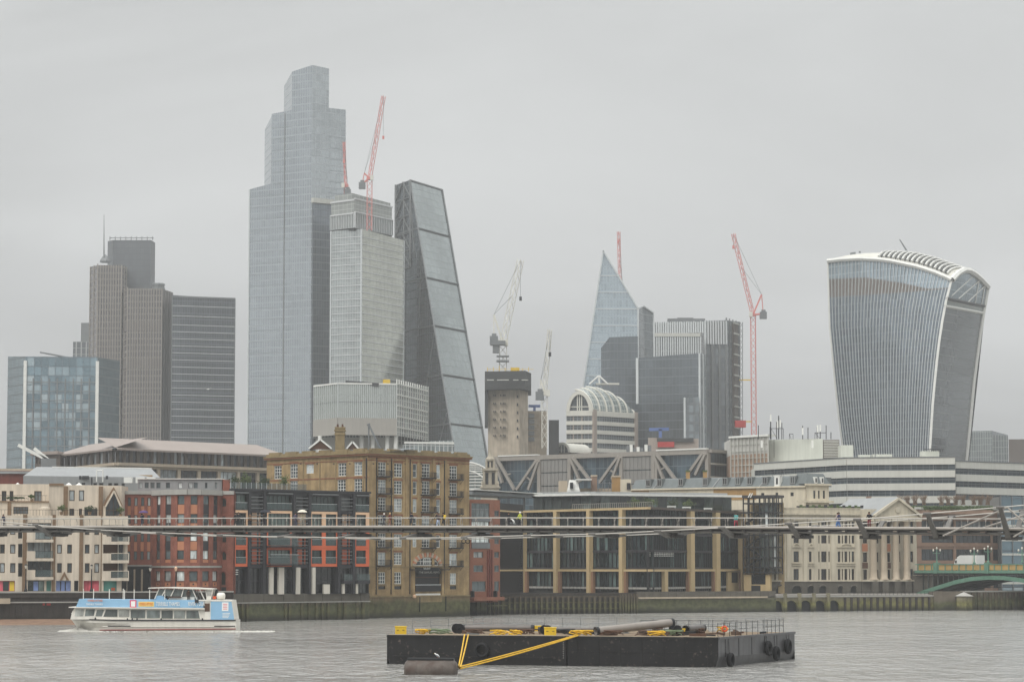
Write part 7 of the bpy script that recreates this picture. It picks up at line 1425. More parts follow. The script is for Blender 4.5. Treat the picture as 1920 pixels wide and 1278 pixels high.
b.build('cab', M_lorry, r, f.R); f.box('side_window', G_blk, s0 + .35, s0 + .9, zd + 1.6, zd + 2.2, 4.06, 4.1, r)
for a in (s0 + .8, s1 - 1.6, s1 - .7): b = MB(); b.lathe([(.2, -.12), (.45, -.12), (.45, .12), (.2, .12)], 14, (0, 0, 0)); b.build('wheel', M_iron, r, f.R @ Matrix.Translation((a, 4.1, zd + .45)) @ Matrix.Rotation(math.pi / 2, 4, 'X'))
f.box('chassis', M_iron, s0 + .2, s1 - .1, zd + .45, zd + .88, 4.3, 6.0, r)
f_br = f
# ---------------------------------------------------------------- footbridge with low cables
M_alu = mat('brushed_aluminium', (158, 152, 144), .4, .08, .4, .1, .25); M_cable = mat('galvanised_cable', (184, 180, 172), .4, .06, .3, 0, .2); M_fbdark = mat('footbridge_under_steel', (58, 55, 53), .55, .08, .4, .1, .2); M_arm = mat('footbridge_arm_grey', (108, 105, 101), .5, .08, .4, .1, .15)
YB = lambda px: 360 - 60 * px / 1920.0
# deck axis is a straight line in plan
A_, B_ = P2(-40, YB(-40), 990), P2(1960, YB(1960), 990); dB = (B_ - A_).normalized(); nB = Vector((dB.y, -dB.x, 0))    # nB points to the camera side
if nB.y > 0: nB = -nB
Lb = (B_ - A_).length; fB = Fac(0, 1, 1, 1); fB.A, fB.B, fB.L, fB.t = A_, B_, Lb, dB; fB.n = -nB; fB.R = Matrix(((dB.x, -nB.x, 0, A_.x), (dB.y, -nB.y, 0, A_.y), (0, 0, 1, 0), (0, 0, 0, 1)))
DZ = [(-100, 988), (0, 988), (500, 987.5), (960, 987.8), (1450, 989), (1920, 991.5), (2100, 993)]
NS = 40; ss = [Lb * i / NS for i in range(NS + 1)]
def pxs(s): p = A_ + dB * s; return 960 + FPX * p.x / p.y * (1 / cT) * cT
def zdeck(s): px = pxs(s); return fB.uv(px, interp(DZ, px))[1]
def fpt(s, y, dz=0): return A_ + dB * s - nB * y + Vector((0, 0, zdeck(s) + dz))
r = thing('steel_footbridge', 'slim steel footbridge crossing the whole view on low slung cables', 'footbridge', tuple(fpt(Lb / 2, 0)))
for y, nm in ((-2.1, 'edge_tube'), (2.1, 'edge_tube')): b = MB(); b.path([fpt(s, y, 0) for s in ss], .17, 8); b.build(nm, M_alu, r, smooth=True)
for y in (-1.7, 1.7): b = MB(); b.path([fpt(s, y, -.52) for s in ss], .13, 8); b.build('lower_tube', M_arm, r, smooth=True)
b = MB()
for i in range(NS):
    p = [fpt(ss[i], -1.9, -.05), fpt(ss[i + 1], -1.9, -.05), fpt(ss[i + 1], 1.9, -.05), fpt(ss[i], 1.9, -.05)]; b.face(p); q = [x - Vector((0, 0, .22)) for x in p]; b.face(q[::-1]); b.face([q[0], q[1], p[1], p[0]]); b.face([p[3], p[2], q[2], q[3]])
b.build('deck', M_fbdark, r)
nr = int(Lb / 2.0)
postm = {}
for sd in (-1, 1):
    b = MB(); b.path([(0, 0, 0), (0, sd * .12, .3), (0, sd * .13, .6), (0, sd * .02, .88), (0, -sd * .12, 1.02)], .045, 5); postm[sd] = b.mesh('rail_post', M_alu, uv=False)
b = MB(); b.bar((0, -2.2, -.28), (0, 2.2, -.28), .16, .3); ribm = b.mesh('cross_rib', M_fbdark, uv=False)
RB = Matrix(((dB.x, -nB.x, 0, 0), (dB.y, -nB.y, 0, 0), (0, 0, 1, 0), (0, 0, 0, 1)))
for i in range(nr + 1):
    s = Lb * i / nr
    for sd in (-1, 1): put('rail_post', postm[sd], Matrix.Translation(fpt(s, sd * 2.1, .1)) @ RB, r)
    put('cross_rib', ribm, Matrix.Translation(fpt(s, 0, -.1)) @ RB, r)
for y in (-2.0, 2.0): b = MB(); b.path([fpt(s, y, 1.12) for s in ss], .04, 6); b.build('handrail', M_cable, r, smooth=True)
CN = [(-100, 968), (-20, 976), (8, 978), (93, 986), (189, 993), (300, 998.4), (430, 1003.5), (560, 1006.3), (700, 1008), (800, 1008), (870, 1007), (979, 1003.6), (1101, 1001), (1150, 999.4), (1225, 995.5), (1354, 988.7), (1480, 981), (1613, 973), (1690, 966.8), (1748, 961.4), (1886, 949.7), (1990, 940)]
CF = [(-100, 974), (0, 982), (93, 989), (189, 995), (300, 1000.3), (430, 1005.2), (700, 1010), (870, 1010), (1042, 1006), (1172, 1003), (1232, 1000.5), (1360, 994.5), (1490, 988), (1616, 981.5), (1690, 974.5), (1798, 966.8), (1920, 956), (1990, 950)]
HW = 4.6
def cab(side, px):
    o = A_ + nB * (HW if side == 'n' else -HW); d = rdir(px, interp(CN if side == 'n' else CF, px)); k = o.dot(nB) / d.dot(nB); return Vector((0, 0, CAMZ)) + d * k
for side in 'nf':
    b = MB(); b.path([cab(side, -60 + 2020 * i / 60) for i in range(61)], .07, 6); b.build('cable', M_cable, r, smooth=True)
def px_of(p): q = p - Vector((0, 0, CAMZ)); return 960 + FPX * q.x / (cT * q.y + sT * q.z)
for px in (-8, 106, 222, 336, 449, 562, 675, 789, 903, 1020, 1140, 1262, 1381, 1505, 1632, 1762, 1897):
    o = Vector((0, 0, CAMZ)); d = rdir(px, 998); k = A_.dot(nB) / d.dot(nB); s = ((o + d * k) - A_).dot(dB); c0 = fpt(s, 0, -1.0)
    for side in 'nf':
        # cable node square across the bridge from this frame
        want = A_ + dB * s + nB * (HW if side == 'n' else -HW); cn = cab(side, px_of(Vector((want.x, want.y, 13))))
        y = 1.3 if side == 'n' else -1.3; kn = c0 + nB * y
        b = MB(); u = dB * .28
        for a, e, w0, w1 in ((c0, kn, .22, .22), (kn, cn, .24, .12)):
            A0 = [a + dB * .32 * z + Vector((0, 0, zz_)) for z, zz_ in ((-1, -w0), (1, -w0), (1, w0), (-1, w0))]; E0 = [e + dB * .22 * z + Vector((0, 0, zz_)) for z, zz_ in ((-1, -w1), (1, -w1), (1, w1), (-1, w1))]
            for i in range(4): j = (i + 1) % 4; b.face([A0[i], A0[j], E0[j], E0[i]])
            b.face(E0); b.face(A0[::-1])
        b.tube(cn - dB * .45, cn + dB * .45, .14, 6); b.build('cable_arm', M_arm, r)
    b = MB(); b.bar(c0 - nB * 1.5, c0 + nB * 1.5, 1.6, .35); b.bar(c0 + Vector((0, 0, .1)), c0 + Vector((0, 0, .75)), 1.0, .6); b.build('deck_saddle', M_fbdark, r)
def near_pt(px, py, off): o = A_ + nB * off; d = rdir(px, py); k = o.dot(nB) / d.dot(nB); return Vector((0, 0, CAMZ)) + d * k
for p, q, off in (((1768, 1004), (1888, 951), 3.0), ((1889, 951), (1990, 1040), 3.0), ((1834, 992), (1936, 960), -3.0), ((1900, 1006), (1985, 958), 3.0)): b = MB(); b.tube(near_pt(*p, off), near_pt(*q, off), .1, 6); b.build('pier_brace', M_alu, r)
for px in (869.5, 877): p = near_pt(px, 1014, 1.5); b = MB(); b.lathe([(.2, -.08), (.3, -.05), (.3, .05), (.2, .08)], 12, (0, 0, 0)); b.build('navigation_lamp', M_iron, r, Matrix.Translation(p) @ Matrix.Rotation(math.pi / 2, 4, 'X'))
# ---------------------------------------------------------------- people on the footbridge
M_skin = mat('skin', (196, 150, 124), .6, .03); M_hairm = mat('dark_hair', (46, 38, 32), .7, .1)
_cl = {}
def cloth(c):
    if c not in _cl: _cl[c] = mat('cloth_%d_%d_%d' % c, c, .85, .1, 3)
    return _cl[c]
def person(label, s, y, face, top, legs, hair=(46, 38, 32), pose='walk', h=1.74, lean=0.0, arm=0.0):
    """figure grown from a jointed skeleton; face = heading along the deck (+1 right, -1 left, 0 towards the camera)"""
    k = h / 1.74; fw = {1: dB, -1: -dB, 0: nB, 2: -nB}[face]; sd_ = Vector((fw.y, -fw.x, 0)); o = fpt(s, y, 0)
    J = {}; st = .26 if pose == 'walk' else .05
    def pt(f_, l, z): return Vector((f_ * k, l * k, z * k))
    ln = lean
    J['pel'] = (pt(0, 0, .96), .15); J['sp'] = (pt(ln * .3, 0, 1.15), .135); J['ch'] = (pt(ln * .7, 0, 1.36), .165); J['nk'] = (pt(ln, 0, 1.5), .06); J['hd'] = (pt(ln + .02, 0, 1.61), .1); J['cr'] = (pt(ln + .01, 0, 1.7), .08)
    for e, g in (('l', 1), ('r', -1)):
        a = st * g
        J['hip' + e] = (pt(0, .1 * g, .9), .1); J['kn' + e] = (pt(a * .6 + .04, .1 * g, .5), .068); J['an' + e] = (pt(a, .1 * g, .1), .045); J['ft' + e] = (pt(a + .16, .11 * g, .05), .042)
        J['sh' + e] = (pt(ln * .85, .2 * g, 1.42), .075); J['el' + e] = (pt(ln * .7 - a * .5 + arm * .1, .27 * g, 1.15), .05); J['wr' + e] = (pt(ln * .6 - a * .6 + .1 + arm * .25, .25 * g, .93 + arm * .25), .036); J['ha' + e] = (pt(ln * .6 - a * .6 + .16 + arm * .3, .24 * g, .84 + arm * .3), .034)
    names = list(J); idx = {n: i for i, n in enumerate(names)}
    E = [('pel', 'sp'), ('sp', 'ch'), ('ch', 'nk'), ('nk', 'hd'), ('hd', 'cr')]
    for e in 'lr': E += [('pel', 'hip' + e), ('hip' + e, 'kn' + e), ('kn' + e, 'an' + e), ('an' + e, 'ft' + e), ('ch', 'sh' + e), ('sh' + e, 'el' + e), ('el' + e, 'wr' + e), ('wr' + e, 'ha' + e)]
    me = bpy.data.meshes.new('skeleton'); me.from_pydata([J[n][0] for n in names], [(idx[a], idx[b_]) for a, b_ in E], []); tmp = bpy.data.objects.new('tmp', me); COL.objects.link(tmp)
    sm = tmp.modifiers.new('skin', 'SKIN'); sv = me.skin_vertices[0].data
    for n in names: sv[idx[n]].radius = (J[n][1] * k, J[n][1] * k); sv[idx[n]].use_root = n == 'pel'
    ss_ = tmp.modifiers.new('sub', 'SUBSURF'); ss_.levels = 1; ss_.render_levels = 1
    dg = bpy.context.evaluated_depsgraph_get(); dg.update(); m2 = bpy.data.meshes.new_from_object(tmp.evaluated_get(dg)); bpy.data.objects.remove(tmp)
    m2.name = 'person_body'; m2.materials.clear()
    for mm in (cloth(top), cloth(legs), M_skin, M_iron): m2.materials.append(mm)
    for p in m2.polygons:
        c = p.center; z = c.z / k; hand = abs(c.y) / k > .2 and z < .9 + arm * .3
        p.material_index = 2 if z > 1.51 or (hand and z > .7) else 0 if z > .93 or (abs(c.y) / k > .19) else 3 if z < .1 else 1
        p.use_smooth = True
    Mx = Matrix(((fw.x, sd_.x, 0, o.x), (fw.y, sd_.y, 0, o.y), (0, 0, 1, o.z), (0, 0, 0, 1)))
    ob = put('person', m2, Mx); tag(ob, label, 'person', 'people crossing the footbridge')
    b = MB(); hc = J['hd'][0]; b.lathe([(.115 * k, -.02), (.125 * k, .05), (.1 * k, .12), (.05 * k, .155), (.005, .165)], 10, (hc.x - .025 * k, hc.y, hc.z)); b.build('hair', cloth(hair), ob, Mx, smooth=True)
    b = MB()
    for g in (-.035, .035): b.lathe([(.001, -.01), (.012, 0), (.001, .01)], 6, (hc.x + .1 * k, g * k, hc.z + .02)); b.lathe([(.001, -.03), (.02, 0), (.001, .03)], 6, (hc.x, g * 2.9 * k, hc.z))
    b.lathe([(.001, -.02), (.016, -.01), (.001, .03)], 6, (hc.x + .11 * k, 0, hc.z - .015)); b.build('face_features', M_skin, ob, Mx)
    return ob, Mx
def sx_(px): o = Vector((0, 0, CAMZ)); d = rdir(px, 980); k = (A_ + nB * 1.2).dot(nB) / d.dot(nB); return ((o + d * k) - A_).dot(dB)
BLK, NAVY = (38, 38, 42), (44, 50, 66)
PP = [('person in a dark navy hooded jacket leaning at the far left of the footbridge', 8, 0, (40, 46, 70), (40, 40, 50), 'stand'),
 ('person in dark blue under a purple umbrella on the footbridge', 263, 1, (48, 54, 76), (50, 54, 70), 'walk'),
 ('leftmost of the dark-clad group on the footbridge', 436, -1, (46, 42, 46), (52, 48, 50), 'walk'),
 ('person in black next to the cream doorway, second in the group', 447, 0, BLK, (36, 36, 40), 'stand'),
 ('person in a brown coat in the middle of the dark-clad group', 466, 0, (92, 70, 48), BLK, 'stand'),
 ('person in black under the black umbrella in the group', 489, 1, BLK, (40, 36, 40), 'stand'),
 ('person in purple-grey beside the cream umbrella', 554, 1, (96, 88, 108), (70, 68, 84), 'walk'),
 ('person in beige under the cream umbrella', 565, 0, (196, 186, 160), (150, 144, 132), 'stand'),
 ('person in dark vest and white helmet on the footbridge', 715, -1, NAVY, (84, 84, 86), 'walk'),
 ('person in maroon with bare shins walking on the footbridge', 731, -1, (112, 52, 44), (140, 100, 84), 'walk'),
 ('person in dark navy walking alone on the footbridge', 769, -1, (40, 46, 58), (48, 54, 64), 'walk'),
 ('person in black leading the trio on the footbridge', 815, -1, BLK, BLK, 'walk'),
 ('person in pale blue jeans in the middle of the trio', 822, 0, (70, 60, 60), (176, 190, 214), 'walk'),
 ('person wearing a bright yellow backpack', 828.5, -1, (36, 40, 44), (50, 54, 60), 'walk'),
 ('person in black standing by the pushchair', 949, 1, BLK, BLK, 'stand'),
 ('person with a hi-vis yellow top and black trousers', 975, -1, (198, 206, 70), BLK, 'walk'),
 ('person in a teal jacket and red trousers', 1378, 0, (84, 150, 148), (168, 60, 72), 'walk'),
 ('person in light blue jeans walking beside another', 1567, -1, (190, 170, 160), (96, 140, 196), 'walk'),
 ('person in a navy top and jeans on the right of the pair', 1573, -1, (54, 54, 92), (84, 112, 160), 'walk'),
 ('person in a black jacket and dark red trousers', 1628, 0, (34, 32, 36), (120, 48, 56), 'stand')]
PO = {}
for i, (lab, px, face, tp, lg, ps) in enumerate(PP):
    PO[px] = person(lab, sx_(px), -1.2 + .35 * (i % 3), face, tp, lg, (212, 208, 200) if px == 715 else (180, 150, 110) if px == 731 else (224, 222, 216) if px in (949.5, 975) else (46, 38, 32), ps, 1.68 + .05 * (i % 4), .25 if px == 8 else .0, .9 if px in (263, 489, 565) else .0)
def umbrella(label, px, c, rr=.62):
    ob, Mx = PO[px]; p = Mx @ Vector((.22, -.05, 1.0)); t = thing('umbrella', label, 'umbrella', tuple(p), 'umbrellas on the footbridge'); m_ = cloth(c)
    b = MB(); b.tube(p, p + Vector((0, 0, 1.15)), .012, 5); b.build('shaft', M_iron, t); b = MB(); b.lathe([(rr, .82), (rr * .85, .96), (rr * .5, 1.09), (.02, 1.14)], 8, tuple(p)); b.build('canopy', m_, t); b = MB(); b.path([p, p + Vector((0, 0, -.1)), p + Vector((.05, 0, -.13)), p + Vector((.08, 0, -.08))], .014, 4); b.build('handle', M_woodd, t)
umbrella('open purple umbrella held over the person in dark blue', 263, (84, 66, 108)); umbrella('open black umbrella above the dark-clad group', 489, (44, 46, 54), .75); umbrella('open cream umbrella held on the footbridge', 565, (222, 214, 196))
ob, Mx = PO[828.5]; t = thing('yellow_backpack', 'bright yellow backpack on a walker on the footbridge', 'backpack', tuple(Mx @ Vector((-.2, 0, 1.2)))); b = MB(); b.lathe([(.05, -.27), (.2, -.22), (.22, 0), (.18, .2), (.03, .27)], 10, (0, 0, 0)); b.build('pack', M_yel, t, Mx @ Matrix.Translation((-.22, 0, 1.22)) @ Matrix.Diagonal((.75, 1, 1, 1)))
b = MB(); [b.path([(-.1, g, 1.05), (.16, g, 1.25), (.1, g, 1.43), (-.1, g, 1.44)], .02, 4) for g in (-.12, .12)]; b.build('strap', M_yel, t, Mx)
c = fpt(sx_(961), -1.1, 0); t = thing('pushchair', 'white and grey pushchair pushed along the footbridge', 'pushchair', tuple(c)); Mx = Matrix.Translation(c) @ RB
b = MB()
for i in range(6): t0, t1 = math.pi * .5 * i / 6, math.pi * .5 * (i + 1) / 6; b.face([(-.35 + .5 * math.sin(t0), -.25, .5 + .5 * math.cos(t0)), (-.35 + .5 * math.sin(t1), -.25, .5 + .5 * math.cos(t1)), (-.35 + .5 * math.sin(t1), .25, .5 + .5 * math.cos(t1)), (-.35 + .5 * math.sin(t0), .25, .5 + .5 * math.cos(t0))])
b.build('hood', M_white, t, Mx); b = MB(); b.bar((-.3, 0, .5), (.35, 0, .35), .46, .16); b.build('seat', M_steelgr, t, Mx); b = MB(); [b.tube((-.6, g, 1.0), (.4, g, .12), .02) for g in (-.24, .24)]; [b.tube((-.35, g, .12), (.2, g, .6), .02) for g in (-.24, .24)]; b.build('frame', M_iron, t, Mx)
for x_, g in ((-.35, -.26), (-.35, .26), (.4, -.26), (.4, .26)): b = MB(); b.lathe([(.08, -.03), (.12, -.03), (.12, .03), (.08, .03)], 10, (0, 0, 0)); b.build('wheel', M_iron, t, Mx @ Matrix.Translation((x_, g, .12)) @ Matrix.Rotation(math.pi / 2, 4, 'X'))
# ---------------------------------------------------------------- promenade lamps
fw0 = Fac(-60, 436, 437, 452, 1140)
for px, py0, py1, lab, m_ in ((52, 1109, 1058, 'black lamp post in front of the first beige balconies', M_whtcol), (175.5, 1109, 1059, 'black lamp post before the pink shopfront', M_whtcol), (286, 1112, 1063, 'black lamp post at the left edge of the brick bow', M_whtcol), (334, 1112, 1063, 'black lamp post with cream lantern before the brick bow', M_peach)):
    s = fw0.s_(px, 1100); c = fw0.w(s, 1.6, 0); z0, z1 = fw0.z(1111, px), fw0.z(py1, px); t = thing('promenade_lamp', lab, 'street lamp', (c.x, c.y, z0), 'lamp posts on the river walk')
    b = MB(); b.lathe([(.28, z0), (.28, z0 + .5), (.15, z0 + .7), (.1, z0 + 1.6), (.07, z1 - .7), (.14, z1 - .62)], 10, (c.x, c.y, 0)); b.build('post', M_iron, t); b = MB(); b.lathe([(.12, z1 - .62), (.24, z1 - .2), (.2, z1 - .1)], 8, (c.x, c.y, 0)); b.build('lantern', m_, t); b = MB(); b.lathe([(.28, z1 - .12), (.2, z1), (.03, z1 + .15)], 8, (c.x, c.y, 0)); b.build('lantern_cap', M_iron if px != 334 else m_, t)
# ---------------------------------------------------------------- moored deck barge
M_hull = mat('black_barge_steel', (27, 26, 27), .45, .3, .8, .35, fine=.3, stain=((112, 100, 90), 2.6, .7, .6)); M_hull2 = mat('scuffed_sheen_barge_steel', (88, 88, 90), .35, .2, .4, .35, .3, stain=((60, 54, 50), .6, .6)); M_deck = mat('muddy_deck', (120, 104, 84), .9, .25, .7); M_rub = mat('tyre_rubber', (28, 28, 30), .8, .1); M_pipe = mat('steel_pipe', (104, 99, 95), .45, .12, .5, .15, .4); M_pipew = mat('pale_pipe_lining', (142, 135, 128), .5, .08, .5, .1); M_rope = mat('yellow_rope', (214, 170, 44), .7, .15, 2); M_ropeg = mat('green_rope', (110, 124, 96), .8, .15, 2); M_rust = mat('rusty_metal', (92, 74, 62), .85, .2, .8); M_orng = mat('lifebuoy_orange', (226, 92, 50), .6, .05)  # grey barge end: scuffs plus a sheen put into the base colour
NL, NC, ER_ = P2(725.6, 258, 1215), P2(1347, 248.8, 1215), P2(1490, 270.5, 1215); DV = ER_ - NC; FL = NL + DV
HB = 2.68
fbf, fbe = Fac(725.6, 258, 1347, 248.8, 1215), Fac(1347, 248.8, 1490, 270.5, 1215); sm = fbf.s_(1063, 1215)
def barge(label, s0, s1, mats, ch):
    r = thing('deck_barge', label, 'barge', tuple(fbf.w((s0 + s1) / 2, 0, 0)), 'moored deck barges'); A, B = fbf.w(s0, 0, 0), fbf.w(s1, 0, 0); C, D = B + DV, A + DV; up = Vector((0, 0, 1)); b = MB()
    a0 = fbf.t * ch[0]; b0 = fbf.t * ch[1]
    b.face([A + a0 - up, B - b0 - up, B - b0 * 0 + up * .9, B + up * HB, A + up * HB, A + up * .9]); b.build('front_plating', M_hull, r)
    b = MB(); b.face([D + up * HB, C + up * HB, C - up, D - up]); b.face([A - up, A + up * HB, D + up * HB, D - up]); b.build('far_plating', M_hull, r)
    b = MB(); b.face([B - b0 - up, C - b0 - up, C + up * .9, B + up * .9]); b.face([B + up * .9, C + up * .9, C + up * HB, B + up * HB]); b.build('end_plating', mats, r)
    b = MB(); b.face([A + up * HB, B + up * HB, C + up * HB, D + up * HB]); b.build('deck', M_deck, r)
    fbf.box('rubbing_edge', M_hull, s0, s1, HB - .14, HB + .05, -.1, .12, r); fbf.box('timber_kerb', M_sandst, s0 + .2, s1 - .1, HB + .05, HB + .1, 0, .3, r)
    return r
rl = barge('left black deck barge with a big tyre on its side', 0, sm - .06, M_hull, (.5, 0)); rr_ = barge('right deck barge with scuffed grey end and four tyres', sm + .06, fbf.L, M_hull2, (0, .6))
fbf.box('lower_strake', M_hull, .6, sm * .93, .62, .78, -.12, .02, rl)
for i in range(9): s = sm + .35; fbf.box('rivet', M_greyc, sm - .45 + .35 * .2, sm - .37 + .35 * .2, .7 + i * .2, .76 + i * .2, -.03, .01, rl)
for k in range(7): s = sm + (fbf.L - sm) * (k + .5) / 7; fbf.box('weld_seam', M_hull, s - .03, s + .03, -.4, HB - .14, -.03, .01, rr_)
fbf.box('knuckle_line', M_hull, sm + .1, fbf.L, 1.28, 1.34, -.05, .01, rr_); fbe.box('rubbing_edge', M_hull2, 0, fbe.L, HB - .16, HB + .05, -.12, .12, rr_)
for k in range(6): fbe.box('end_weld', M_hull, fbe.L * (k + .5) / 6, fbe.L * (k + .5) / 6 + .06, .9, HB - .16, -.03, .01, rr_)
def tyre(label, F, s, z, R, parent_none=None):
    t = thing('tyre_fender', label, 'tyre', tuple(F.w(s, -.2, z)), 'tyre fenders on the barges'); b = MB(); prof = [(R * .55 + R * .45 * (.5 - .5 * math.cos(2 * math.pi * i / 10)), .22 * math.sin(2 * math.pi * i / 10)) for i in range(11)]; b.lathe(prof, 20, (0, 0, 0)); b.build('tyre', M_rub, t, F.R @ Matrix.Translation((s, -.26, z)) @ Matrix.Rotation(math.pi / 2, 4, 'X'), smooth=True)
    b = MB(); b.tube(F.w(s, -.12, z + R * .7), F.w(s + .05, -.03, HB), .03, 4); b.build('chain', M_iron, t)
tyre('tyre hung on the front of the left barge', fbf, fbf.s_(905, 1218), fbf.z(1218, 905), .72)
for px, py, R, lab in ((1365, 1236, .68, 'tyre nearest the corner at the barge end, low over the water'), (1436, 1214, .72, 'upper middle tyre on the grey barge end'), (1451, 1224, .72, 'lower tyre right of the middle on the grey barge end'), (1473, 1211, .75, 'rightmost tyre on the grey barge end')): tyre(lab, fbe, fbe.s_(px, py), fbe.z(py, px), R)
def dk(s, d): return fbf.w(s, 0, HB) + DV.normalized() * d          # deck point: along front, back from it
def dpx(px, d): s = fbf.s_(px, 1190); p = dk(0, d); q = dk(1, d); best = min(range(0, 400), key=lambda i: abs(px_of(dk(i * fbf.L / 400 - 6, d)) - px)); return best * fbf.L / 400 - 6
# pipes
def pipe(label, pa, da, pb, db, R, m_, lift=0.0, liftb=0.0):
    p, q = dk(dpx(pa, da), da) + Vector((0, 0, R + lift)), dk(dpx(pb, db), db) + Vector((0, 0, R + liftb)); t = thing('steel_pipe', label, 'pipe', tuple(p), 'pipes on the barge deck'); n = (q - p).normalized(); b = MB(); b.tube(p, q, R, 18, caps=False); b.tube(q, p, R * .9, 18, caps=False); b.build('pipe_wall', m_, t, smooth=True)
    for e, g in ((p, n), (q, -n)): b = MB(); b.tube(e - g * .05, e + g * .25, R * 1.06, 18, caps=False); b.build('flange', M_iron, t, smooth=True)
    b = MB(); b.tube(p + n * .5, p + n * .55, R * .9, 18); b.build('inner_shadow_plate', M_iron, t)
    for k in (.2, .8): c = p.lerp(q, k); b = MB(); b.box(c.x - .5, c.y - .3, HB, c.x + .5, c.y + .3, c.z - R * .8); b.build('cradle', M_woodd, t)
pipe('long dark steel pipe lying on the left barge', 868, 9, 1000, 10, .32, M_pipe, .2, .2); pipe('pale steel pipe slanting up across the right barge', 1117, 4, 1262, 10, .38, M_pipew, .05, .75); pipe('thin brown pipe lying along the barge middle', 1010, 12, 1180, 14, .24, M_pipe, .1, .1); pipe('long brown pipe at the right end of the barge', 1380, 9, 1478, 14, .35, M_pipe, .2, .2)
# yellow crates and gear
def crate(label, px, d, w, h, dep=1.0):
    p = dk(dpx(px, d), d); t = thing('yellow_crate', label, 'crate', tuple(p), 'yellow crates on the barges'); bx('body', M_yel, p.x - w / 2, p.y - dep / 2, p.z + .08, p.x + w / 2, p.y + dep / 2, p.z + h, t); bx('lid', M_yel, p.x - w / 2 - .04, p.y - dep / 2 - .04, p.z + h, p.x + w / 2 + .04, p.y + dep / 2 + .04, p.z + h + .08, t)
    for g in (-1, 1): bx('skid', M_iron, p.x + g * w * .35 - .06, p.y - dep / 2, p.z, p.x + g * w * .35 + .06, p.y + dep / 2, p.z + .08, t); bx('handle', M_iron, p.x + g * w * .25 - .1, p.y - dep / 2 - .06, p.z + h * .6, p.x + g * w * .25 + .1, p.y - dep / 2 - .01, p.z + h * .66, t)
crate('yellow crate at the left end of the left barge', 751, 1.5, 1.05, .75); crate('yellow crate at the back by the far railing', 1005, 16, 1.0, .55); crate('yellow crate nearest the front edge mid barge', 1032, 1.2, 1.1, .75); crate('small yellow box by the right railing', 1416, 8, .5, .55, .5)
def reel(label, px, d, R):
    p = dk(dpx(px, d), d) + Vector((0, 0, R)); t = thing('rubber_reel', label, 'reel', tuple(p), 'black reels on the barges'); Mx = Matrix.Translation(p) @ Matrix.Rotation(math.pi / 2, 4, 'X') @ Matrix.Rotation(.4, 4, 'Y')
    b = MB(); b.lathe([(R * .35, -.45), (R * .35, .45)], 14, (0, 0, 0)); b.build('drum', M_iron, t, Mx)
    for g in (-.45, .4): b = MB(); b.lathe([(.08, g), (R, g), (R, g + .08), (.08, g + .08), (.08, g)], 18, (0, 0, 0)); b.build('flange', M_rub, t, Mx)
reel('black reel at the left end of the dark pipe', 858, 8.6, .48); reel('black reel behind the front yellow crate', 1024, 7, .45); reel('black reel near the right corner of the barge', 1326, 6, .5)
# rope heaps
def rope(label, px, d, w, m_, turns=5, seed=1):
    rg = random.Random(seed); p = dk(dpx(px, d), d); b = MB(); pts = []
    for i in range(turns * 12): a = i / 12 * 2 * math.pi; k = w * (.55 + .45 * math.sin(i * .37 + seed)); pts.append(p + Vector((math.cos(a) * k + rg.uniform(-.08, .08), math.sin(a) * k * .6, .08 + .42 * abs(math.sin(i * .21)) + rg.uniform(0, .06))))
    b.path(pts, .05, 5); tag(b.build('rope_heap', m_), label, 'rope', 'ropes heaped on the barges')
for i, (px, d, w, m_, lab) in enumerate(((793, 2, .8, M_rope, 'yellow rope heap by the left crate'), (825, 2.5, 1.2, M_ropeg, 'green rope heap left of the dark reel'), (935, 1.0, .9, M_rope, 'yellow rope strewn at the front edge of the left barge'), (965, .8, .7, M_rope, 'small yellow rope coil along the front edge'), (1085, 1.0, .8, M_rope, 'yellow rope heap above the barge seam'), (1100, 1.6, .7, M_rope, 'yellow rope heap right beside the seam heap'), (1300, 5, 1.1, M_ropeg, 'green rope heap in front of the right reel'), (1320, .9, .9, M_rope, 'yellow rope lying at the right front corner'), (1478, 20, .6, M_rope, 'yellow rope heap at the far right end'), (1215, 3, 1.3, M_rust, 'brown tangle of gear in the middle of the right barge'), (890, 4, 1.0, M_rust, 'rusty chain heap in front of the dark pipe'), (985, 5, 1.1, M_woodd, 'dark tangle behind the small yellow coil'), (1060, 6, .9, M_iron, 'black chain heap just behind the barge seam'), (1150, 2.5, 1.0, M_woodd, 'dark brown heap under the slanting pale pipe'), (1250, 7, 1.2, M_iron, 'black tangle near the raised pipe end'), (1275, 2, .9, M_rust, 'low rusty chain heap at the right front edge'), (1400, 6, .9, M_rust, 'rusty heap beside the lifebuoy railing'), (1440, 12, .9, M_woodd, 'dark heap by the right end pipe'))): rope(lab, px, d, w, m_, 6, i + 1)
rg = random.Random(5)
for i in range(44):
    s = rg.uniform(.5, fbf.L - 1); d = rg.uniform(2, 18); p = dk(s, d); w, h = rg.uniform(.2, .9), rg.uniform(.08, .35); m_ = rg.choice((M_rust, M_woodd, M_steelgr, M_iron, M_sandst))
    b = MB(); q = p + Vector((rg.uniform(-1.6, 1.6), rg.uniform(-.6, .6), rg.uniform(0, .2))); b.bar(p + Vector((0, 0, h / 2)), q + Vector((0, 0, h / 2)), h, h); tag(b.build('deck_timber', m_), {M_rust: 'rusty', M_woodd: 'dark brown', M_steelgr: 'grey', M_iron: 'black', M_sandst: 'tan'}[m_] + ' scrap bar lying loose on the %s barge deck' % ('left' if s < sm else 'right'), 'timber', 'scrap on the barge deck')
